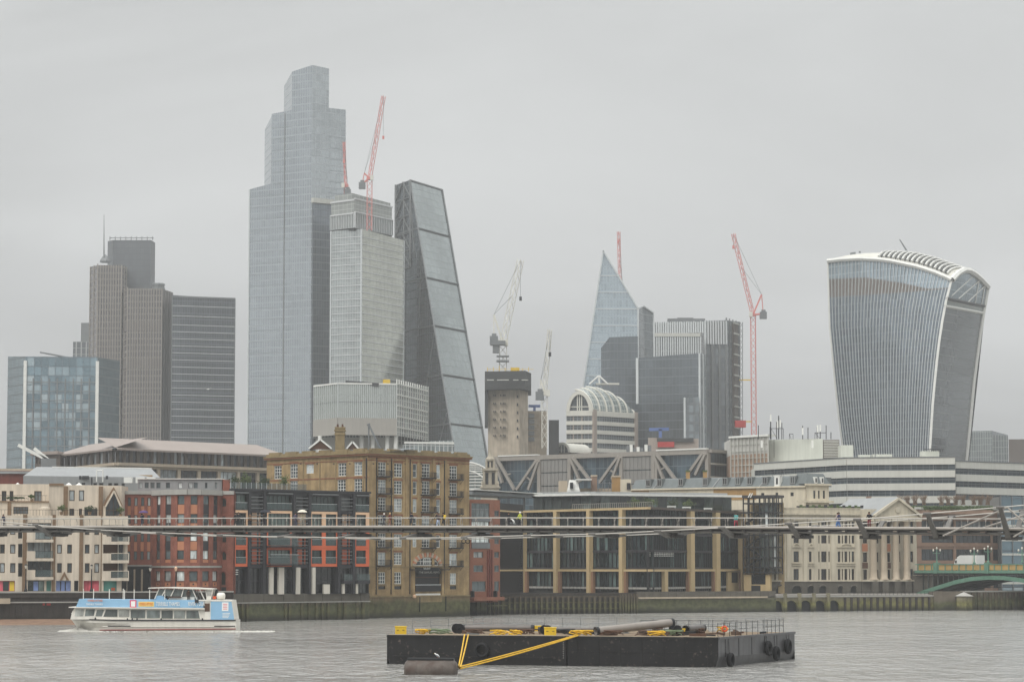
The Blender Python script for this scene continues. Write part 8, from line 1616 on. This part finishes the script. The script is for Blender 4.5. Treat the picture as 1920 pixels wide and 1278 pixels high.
# railings
def railing(label, pts, h, m_, parent_name='scaffold_railing'):
    t = thing(parent_name, label, 'railing', tuple(pts[0])); up = Vector((0, 0, 1)); b = MB()
    for k in (1.0, .55): b.path([p + up * h * k for p in pts], .022, 4)
    b.build('rails', m_, t)
    for p in pts: c = MB(); c.tube(p, p + up * (h + .08), .028, 5); c.build('post', m_, t)
railing('thin pale scaffold railing along the far side of the barges', [dk(fbf.L * i / 17 - .5, 21.5) for i in range(18)], 1.35, M_steelgr); railing('pale scaffold railing on the left end of the barge', [dk(.3 + .1 * i, 5 + i * 4) for i in range(5)], 1.3, M_steelgr)
railing('dark railing on the right front of the barge', [dk(fbf.L - .3, .8 + i * 1.7) for i in range(8)], 1.25, M_iron); railing('dark railing at the back of the right barge', [dk(sm + 1 + i * 1.2, 17) for i in range(9)], 1.2, M_iron); railing('dark railing at the far right end of the barge', [dk(fbf.L - .5, 15 + i * 1.3) for i in range(6)], 1.25, M_iron)
p = dk(fbf.L - .4, 3.0); t = thing('lifebuoy', 'orange lifebuoy hung on the right barge railing', 'lifebuoy', tuple(p)); b = MB(); b.lathe([(.22 + .08 * math.cos(2 * math.pi * i / 8), .08 * math.sin(2 * math.pi * i / 8)) for i in range(9)], 16, (0, 0, 0)); b.build('ring', M_orng, t, Matrix.Translation(p + Vector((0, -.1, .75))) @ Matrix.Rotation(math.pi / 2, 4, 'X')); b = MB(); [b.tube(p + Vector((dx, -.1, .75)), p + Vector((dx, -.1, 1.2)), .015, 4) for dx in (-.15, .15)]; b.build('lanyard', M_white, t)
# ---------------------------------------------------------------- mooring buoy and yellow lines
M_buoy = mat('rusty_buoy', (96, 88, 82), .6, .25, .9, .2, .2, stain=((70, 54, 46), .8, .7), fine=.1)
t = thing('mooring_buoy', 'rust-brown cylindrical mooring buoy floating in front of the barge', 'buoy', tuple(at(808, 1262, 234))); c = at(808, 1256, 233); c.z = .28; Mx = Matrix.Translation(c) @ Matrix.Rotation(-.12, 4, 'Z') @ Matrix.Rotation(math.pi / 2, 4, 'Y')
b = MB(); b.lathe([(.01, -2.25), (.75, -2.2), (1.0, -1.95), (1.0, 1.95), (.75, 2.2), (.01, 2.25)], 24, (0, 0, 0)); b.build('drum', M_buoy, t, Mx, smooth=True)
for z in (-1.2, 0, 1.2): b = MB(); b.lathe([(1.0, z - .05), (1.03, z - .05), (1.03, z + .05), (1.0, z + .05)], 24, (0, 0, 0)); b.build('hoop', M_buoy, t, Mx)
b = MB(); b.box(-2.0, -.45, .93, 2.0, .45, 1.1); b.build('top_plate', M_iron, t, Matrix.Translation(c) @ Matrix.Rotation(-.12, 4, 'Z')); b = MB(); b.lathe([(.14 + .05 * math.cos(math.pi * i / 4), .05 * math.sin(math.pi * i / 4)) for i in range(9)], 14, (0, 0, 0)); b.build('mooring_ring', M_iron, t, Matrix.Translation(c + Vector((2.3, 0, .3))) @ Matrix.Rotation(math.pi / 2, 4, 'X'))
def sag(p, q, k, n=14): return [p.lerp(q, i / n) - Vector((0, 0, k * 4 * (i / n) * (1 - i / n))) for i in range(n + 1)]
e = c + Vector((2.35, -.1, .3)); top1 = fbf.w(fbf.s_(872, 1188), -.15, HB + .12); top2 = fbf.w(fbf.s_(1078, 1192), -.15, HB + .1)
for lab, pts in (('upright yellow mooring line from the barge edge to the buoy', sag(e, top1, .05)), ('second upright yellow mooring line beside the first', sag(e + Vector((.15, 0, 0)), top1 + Vector((.35, 0, 0)), .1)), ('long yellow mooring line slanting from buoy to barge seam', sag(e + Vector((.05, 0, .05)), top2, .06)), ('lower long yellow mooring line slanting to the barge seam', sag(e + Vector((.1, 0, -.1)), top2 + Vector((.3, 0, 0)), .1))): b = MB(); b.path(pts, .065, 6); tag(b.build('mooring_line', M_rope, smooth=True), lab, 'rope', 'yellow mooring lines')
# ---------------------------------------------------------------- gulls
M_gull = mat('gull_white', (232, 232, 228), .7, .02); M_gullg = mat('gull_grey', (150, 152, 156), .7, .03)
p = c + Vector((.55, -.1, 1.12)); t = thing('standing_gull', 'white gull standing on the mooring buoy', 'gull', tuple(p)); b = MB()
b.lathe([(.01, -.24), (.05, -.18), (.1, -.02), (.09, .08), (.05, .16), (.05, .2), (.055, .25), (.03, .3), (.01, .32)], 10, (0, 0, 0)); b.build('body', M_gull, t, Matrix.Translation(p + Vector((0, 0, .2))) @ Matrix.Rotation(-.9, 4, 'Y'), smooth=True); b = MB(); b.lathe([(.01, -.26), (.06, -.1), (.07, .05), (.02, .1)], 8, (0, -.06, 0)); b.build('wing', M_gullg, t, Matrix.Translation(p + Vector((-.03, 0, .21))) @ Matrix.Rotation(-.95, 4, 'Y')); b = MB(); [b.tube(p + Vector((0, g, 0)), p + Vector((0, g, .13)), .01, 4) for g in (-.03, .03)]; b.build('legs', M_orng, t); b = MB(); b.tube(p + Vector((-.25, 0, .38)), p + Vector((-.33, 0, .37)), .015, 5, .004); b.build('beak', M_yel, t)
p = at(390, 729, 420); t = thing('flying_gull', 'gull flying in front of the dark glass slab', 'gull', tuple(p)); b = MB(); b.lathe([(.01, -.3), (.06, -.2), (.1, 0), (.07, .15), (.04, .25), (.01, .3)], 8, (0, 0, 0)); b.build('body', M_gull, t, Matrix.Translation(p) @ Matrix.Rotation(math.pi / 2, 4, 'Y') @ Matrix.Rotation(.6, 4, 'X'), smooth=True)
for g in (-1, 1): b = MB(); q = [p + Vector((0, -.1, 0)), p + Vector((g * .35, -.12, .28)), p + Vector((g * .75, .05, .12)), p + Vector((g * .35, .12, .2)), p + Vector((0, .12, 0))]; b.face(q); b.face([x - Vector((0, 0, .03)) for x in q[::-1]]); b.build('wing', M_gullg, t)
# ---------------------------------------------------------------- sightseeing boat
Yb_ = 384.0; KB = Yb_ / FPX / cT; bx0 = X(126, Yb_, 1180)
M_bwhite = mat('boat_white', (232, 228, 218), .4, .05, .5, .12); M_bblue = mat('boat_sky_blue', (142, 184, 214), .45, .08, .4); M_bstr = mat('black_rubbing_strake', (36, 36, 38), .6, .05); M_bred = mat('boot_line_red', (150, 62, 56), .6, .1); G_boat = glass('boat_window_glass', (96, 104, 102), (172, 174, 168), .45, .08, .6); M_txtw = mat('white_vinyl', (240, 240, 236), .5, .02); M_txto = mat('orange_vinyl', (236, 130, 60), .5, .03); M_yelv = mat('yellow_vinyl', (244, 216, 130), .5, .03); M_pink = mat('pink_vinyl', (220, 76, 110), .5, .03)
r = thing('sightseeing_boat', 'white and sky-blue sightseeing boat heading left on the river', 'boat', (bx0 + 12, Yb_, 0))
def bp(px, py): return ((px - 126) * KB, (1183 - py) * KB)
L_ = (441 - 126) * KB; BW = 2.7
MBt = Matrix.Translation((bx0, Yb_ + BW, 0)) @ Matrix.Rotation(-.03, 4, 'Z')
def hb(x, top): e = min(1, max(0, (x + .02) / (7.0 if top else 8.5))); v = BW * (1 - (1 - e) ** 2.2); return v * (1 if x < L_ - 2 else 1 - .08 * (x - L_ + 2) / 2)
st = [0, .5, 1.2, 2.2, 3.5, 5, 7, 9, 12, 16, 20, L_ - .6, L_]
def zdk(x): return 1.85 - .16 * min(1, x / 8)
b = MB(); rings = []
for x in st:
    wt_, wb = hb(x, True), hb(max(0, x - 1.2), False); zt_ = zdk(x); rings.append([(x, -wt_, zt_), (x + (.35 if x < 2 else 0), -wt_ * .98, zt_ - .45), (x + (1.0 if x < 2.5 else 0) * (1 - min(1, x / 2.5)), -wb * .92, .55), (x + 1.8 * (1 - min(1, x / 4)), -wb * .86, 0), (x + 2.2 * (1 - min(1, x / 4)), 0, -.7), (x + 1.8 * (1 - min(1, x / 4)), wb * .86, 0), (x + (1.0 if x < 2.5 else 0) * (1 - min(1, x / 2.5)), wb * .92, .55), (x + (.35 if x < 2 else 0), wt_ * .98, zt_ - .45), (x, wt_, zt_)])
for i in range(len(st) - 1):
    for k in range(8): b.face([rings[i][k], rings[i][k + 1], rings[i + 1][k + 1], rings[i + 1][k]][::-1])
b.face([q for q in rings[-1]]); b.build('hull', M_bwhite, r, MBt)
b = MB(); [b.face([rings[i][0], rings[i + 1][0], rings[i + 1][8], rings[i][8]]) for i in range(len(st) - 1)]; b.build('deck', M_bwhite, r, MBt)
for g in (0, 8): b = MB(); b.path([Vector(q[g]) + Vector((0, (-.05 if g == 0 else .05), -.06)) for q in rings], .1, 6); b.build('rubbing_strake', M_bstr, r, MBt)
b = MB(); b.path([Vector((x, -hb(x, True) * .95 - .05, .78)) for x in st[5:]], .06, 5); b.build('lower_strake', M_bwhite, r, MBt)
for x0_, x1_ in ((5.8, 9.0), (20.8, L_ - .1)): b = MB(); b.path([Vector((x0_ + (x1_ - x0_) * i / 4, -hb(x0_ + (x1_ - x0_) * i / 4, True) * .95 - .08, .82)) for i in range(5)], .07, 5); b.build('strake_pad', M_bstr, r, MBt)
b = MB(); b.path([Vector((max(x, 4.5), -hb(max(x, 4.5) - 1, False) * .9 - .06, .2 + .01 * x)) for x in st[4:]], .07, 5); b.build('boot_line', M_bred, r, MBt)
def bface(name, pts, y, mt, par=None, th=.06):
    """flat panel outlined in photo pixels, standing at y on the boat's near side"""
    q = [bp(*p) for p in pts]; b = MB(); n = len(q); b.face([(a, y, z) for a, z in q]) if sum(q[i][0] * q[(i + 1) % n][1] - q[(i + 1) % n][0] * q[i][1] for i in range(n)) > 0 else b.face([(a, y, z) for a, z in q[::-1]])
    for i in range(n): j = (i + 1) % n; b.face([(q[i][0], y, q[i][1]), (q[i][0], y + th, q[i][1]), (q[j][0], y + th, q[j][1]), (q[j][0], y, q[j][1])])
    return b.build(name, mt, par or r, MBt)
def bblock(name, pts, y0, y1, mt, par=None): return bface(name, pts, y0, mt, par, y1 - y0)
CW = 2.35
bblock('lower_cabin', [(131, 1160), (134, 1146), (139, 1138), (383, 1141), (384, 1160)], -CW + .3, CW - .3, M_bwhite); bblock('stern_cabin', [(383, 1160), (383, 1123), (433, 1124), (439, 1160)], -CW, CW, M_bwhite)
bblock('upper_bulwark', [(142, 1137), (148, 1122), (226, 1123), (380, 1124), (380, 1138)], -CW - .05, CW + .05, M_bblue); bblock('roof_lip', [(129, 1138.2), (129, 1136.6), (383, 1138.6), (383, 1141)], -CW - .22, CW + .22, M_bwhite)
bface('stern_panel', [(394, 1160), (394, 1125), (432, 1125), (438, 1160)], -CW - .08, M_bblue); bface('stern_rail_cap', [(368, 1126), (368, 1123.2), (434, 1124), (434, 1126.5)], -CW - .14, M_bwhite)
for q in ([(139, 1154), (141, 1141), (157, 1141), (155, 1154)], [(158, 1154), (160, 1141), (177, 1141), (175, 1153)], [(178, 1154), (181, 1142), (194, 1142), (190, 1154)], [(193, 1154.5), (198, 1141.5), (219, 1142), (219, 1155)], [(221.5, 1155), (221.5, 1142), (241, 1142), (241, 1155)], [(244, 1157), (244, 1142.3), (271, 1142.5), (271, 1157.5)], [(274, 1157.5), (274, 1143), (298.5, 1143), (298.5, 1157.5)], [(301.5, 1158), (301.5, 1143.3), (322.5, 1143.3), (322.5, 1158)], [(325, 1158), (325, 1143.5), (345.5, 1143.5), (345.5, 1158)], [(348, 1158), (348, 1143.5), (370, 1143.5), (374, 1158)]): bface('cabin_window', q, -CW + .22 if q[0][0] > 190 else -CW + .26, G_boat, None, .1)
bface('stern_opening', [(383, 1145), (383, 1130), (392, 1130), (392, 1145)], -CW - .06, M_woodd); bface('door_frame', [(374, 1160), (370, 1142), (372, 1142), (377, 1160)], -CW + .15, M_bwhite)
bface('sign_frame', [(243, 1137.5), (243, 1124), (255, 1124), (255, 1137.5)], -CW - .09, M_pink, None, .03); bface('sign_face', [(245, 1136), (245, 1126), (253, 1126), (253, 1136)], -CW - .11, M_txtw, None, .02)
yb = bface('yellow_name_board', [(259, 1136), (259, 1127), (288, 1127), (288, 1136)], -CW - .09, M_yelv, None, .03); bface('stern_poster', [(415, 1144), (415, 1128), (427, 1128), (427, 1144)], -CW - .12, M_txtw, None, .03)
for k in range(4): bface('poster_stripe', [(417, 1132 + k * 3), (417, 1131 + k * 3), (425, 1131 + k * 3), (425, 1132 + k * 3)], -CW - .14, M_pink, None, .015)
for k in range(4): bface('stern_stripe', [(416, 1149 + k * 2.6), (416, 1148 + k * 2.6), (430 - k, 1148 + k * 2.6), (430 - k, 1149 + k * 2.6)], -CW - .11, M_txtw, None, .02)
def btext(txt, pa, pb, py, hpx, mt, par): a, z = bp((pa + pb) / 2, py); lettering(txt, MBt @ Matrix.Translation((a, -CW - .13, z)), hpx * KB * 1.35, mt, par, width=(pb - pa) * KB)
btext('HORRIBLE HISTORIES', 260.5, 286.5, 1131.5, 6, M_txto, yb); btext('TERRIBLE THAMES', 292, 336, 1131.5, 8, M_txtw, r); btext('RIVER TOUR', 352, 383, 1131.5, 8, M_txtw, r); btext('HORRIBLE HISTORIES', 164, 192, 1125, 4, M_txto, r); btext('TERRIBLE THAMES', 161, 192, 1132, 3.6, M_txtw, r)
# wheelhouse on the upper deck
bblock('wheelhouse_base', [(286, 1124), (290, 1116), (303, 1115.5), (312, 1124)], -1.8, 1.8, M_bblue); bblock('wheelhouse_side', [(312, 1124), (316, 1118.5), (362, 1118), (362, 1124)], -1.7, 1.7, M_bwhite); bblock('deck_table', [(313, 1120.2), (313, 1118.6), (338, 1118.2), (338, 1119.8)], -2.0, 2.0, M_woodd)
bblock('wheelhouse_roof', [(276, 1102.6), (277, 1101), (316, 1100), (360, 1101), (397, 1103), (397, 1104.6), (352, 1103.5), (314, 1102)], -2.3, 2.3, M_bwhite)
for p, q in (((288, 1122), (296, 1103)), ((302, 1116), (308, 1104)), ((307, 1124), (307, 1104)), ((318, 1117), (325, 1103)), ((338, 1118), (342, 1103)), ((358, 1103), (367, 1123)), ((372, 1104), (381, 1123)), ((385, 1105), (386, 1123))):
    for y in (-1.9, 1.9): a, z = bp(*p); c_, w = bp(*q); b = MB(); b.bar((a, y, z), (c_, y, w), .1, .12); b.build('window_post', M_bwhite, r, MBt)
bface('wheelhouse_glass', [(290, 1116), (297, 1104), (356, 1104.5), (364, 1118)], -1.75, G_boat, None, 3.4); bface('louvre_panel', [(385, 1123), (383, 1105), (396, 1105), (393, 1123)], -1.95, M_bwhite, None, 3.8)
for k in range(4): bface('louvre_slot', [(386, 1108.6 + k * 2.4), (386, 1108 + k * 2.4), (394, 1108 + k * 2.4), (394, 1108.6 + k * 2.4)], -2.0, M_steelgr, None, .04)
bblock('funnel', [(395, 1123), (399, 1104), (403, 1104), (399, 1123)], -.5, .5, M_bstr); a, z = bp(411, 1117)
b = MB(); b.lathe([(.01, -.62), (.38, -.55), (.5, -.3), (.5, .3), (.38, .55), (.01, .62)], 14, (0, 0, 0)); b.build('liferaft_canister', M_bwhite, r, MBt @ Matrix.Translation((a, -1.4, z)) @ Matrix.Rotation(math.pi / 2, 4, 'Y'), smooth=True); bblock('orange_float', [(396, 1122), (396, 1117), (402, 1117), (402, 1122)], -1.6, -1, M_orng)
for px, y0, y1 in ((155, 1122, 1103), (174, 1122, 1103), (203.5, 1122, 1104), (229.5, 1123, 1103), (232, 1123, 1105), (250, 1123, 1104), (279, 1123, 1105)):
    for y in (-2.1,): a, z = bp(px, y0); b = MB(); b.bar((a, y, z), (a, y, bp(px, y1)[1]), .1, .12); b.build('deck_post', M_bwhite, r, MBt)
for px, py in ((136, 1158), (146, 1156), (150, 1155.5), (178, 1156), (239, 1157), (248, 1158), (257, 1158), (302, 1158.5), (379, 1158)): a, z = bp(px, py); b = MB(); b.lathe([(.1, -.12), (.12, 0), (.06, .16)], 8, (a, -hb(a, True) + .12, zdk(a) + .1)); b.build('bollard', M_iron, r, MBt)
a, z = bp(368, 1125); b = MB(); b.box(a - .25, -2.6, z - .3, a + .25, -2.45, z + .15); b.build('deck_speaker', M_iron, r, MBt)
b = MB(); b.path([Vector((x, -hb(x, True) + .1, zdk(x) + .7)) for x in (.1, .6, 1.2, 2.2, 3.0)], .03, 4); b.path([Vector((x, hb(x, True) - .1, zdk(x) + .7)) for x in (.1, .6, 1.2, 2.2, 3.0)], .03, 4); b.build('bow_rail', M_bwhite, r, MBt)
ob_, _ = person('person standing in the boat wheelhouse in a dark top', 10, 0, 0, (70, 52, 44), (50, 46, 44), (40, 34, 30), 'stand'); a, z = bp(351, 1124); Mp = MBt @ Matrix.Translation((a, -1.9, z - .3)) @ Matrix.Rotation(-math.pi / 2, 4, 'Z'); ob_.matrix_basis = Mp; ob_['group'] = 'people on the boat'
for ch_ in ob_.children: ch_.matrix_parent_inverse = Matrix.Identity(4); ch_.matrix_basis = Matrix.Identity(4)
# wake
M_foam = mat('wake_foam', (196, 194, 186), .8, .1, 3); b = MB(); rg = random.Random(9)
for i in range(1500):
    x = rg.uniform(-1.6, L_ + 5); k = rg.random() ** 2; side = -1
    w = (.2 + .75 * max(0, (x + 2) / 12)) if x < 8 else .9 * rg.random() + .1
    y = -hb(min(max(x - 1, 0), L_), False) * .9 - w * k * (1.6 if x < 8 else .9) + (rg.uniform(-.5, 4) if x > L_ else 0); s_ = rg.uniform(.05, .2) * (1.5 if x < 3 else .9)
    if 5 < x < L_ - 1 and rg.random() < .75: continue
    h_ = rg.uniform(.02, .12) + (.5 * math.exp(-((x - 1.2) / 1.5) ** 2) + .1 * math.exp(-((x - L_) / 1.2) ** 2)) * rg.random()
    t0 = rg.uniform(0, 6.28); q = [(x + s_ * 1.7 * math.cos(t0 + 1.257 * j), y + s_ * math.sin(t0 + 1.257 * j), -.03) for j in range(5)]; [b.face([q[j], q[(j + 1) % 5], (x, y + s_ * .3, h_ + .06)]) for j in range(5)]
o = b.build('wake_foam', M_foam, None, MBt, uv=False); stuff(o); o['label'] = 'white foam of the bow wave and wake along the boat'; o['category'] = 'foam'
HAZE = 0.00015
# ---------------------------------------------------------------- misty air over the whole place
m = bpy.data.materials.new('haze'); m.use_nodes = True; nt = m.node_tree; nt.nodes.clear()
o_ = nt.nodes.new('ShaderNodeOutputMaterial'); v_ = nt.nodes.new('ShaderNodeVolumePrincipled')
v_.inputs['Color'].default_value = (0.93, 0.94, 0.945, 1); v_.inputs['Density'].default_value = HAZE; v_.inputs['Anisotropy'].default_value = 0.4
nt.links.new(v_.outputs[0], o_.inputs['Volume'])
b = MB(); b.box(-1500, -60, -3, 1500, 1900, 285); h = b.build('haze', m, uv=False); stuff(h)
h['label'] = 'pale grey mist hanging over the river and city'; h['category'] = 'mist'
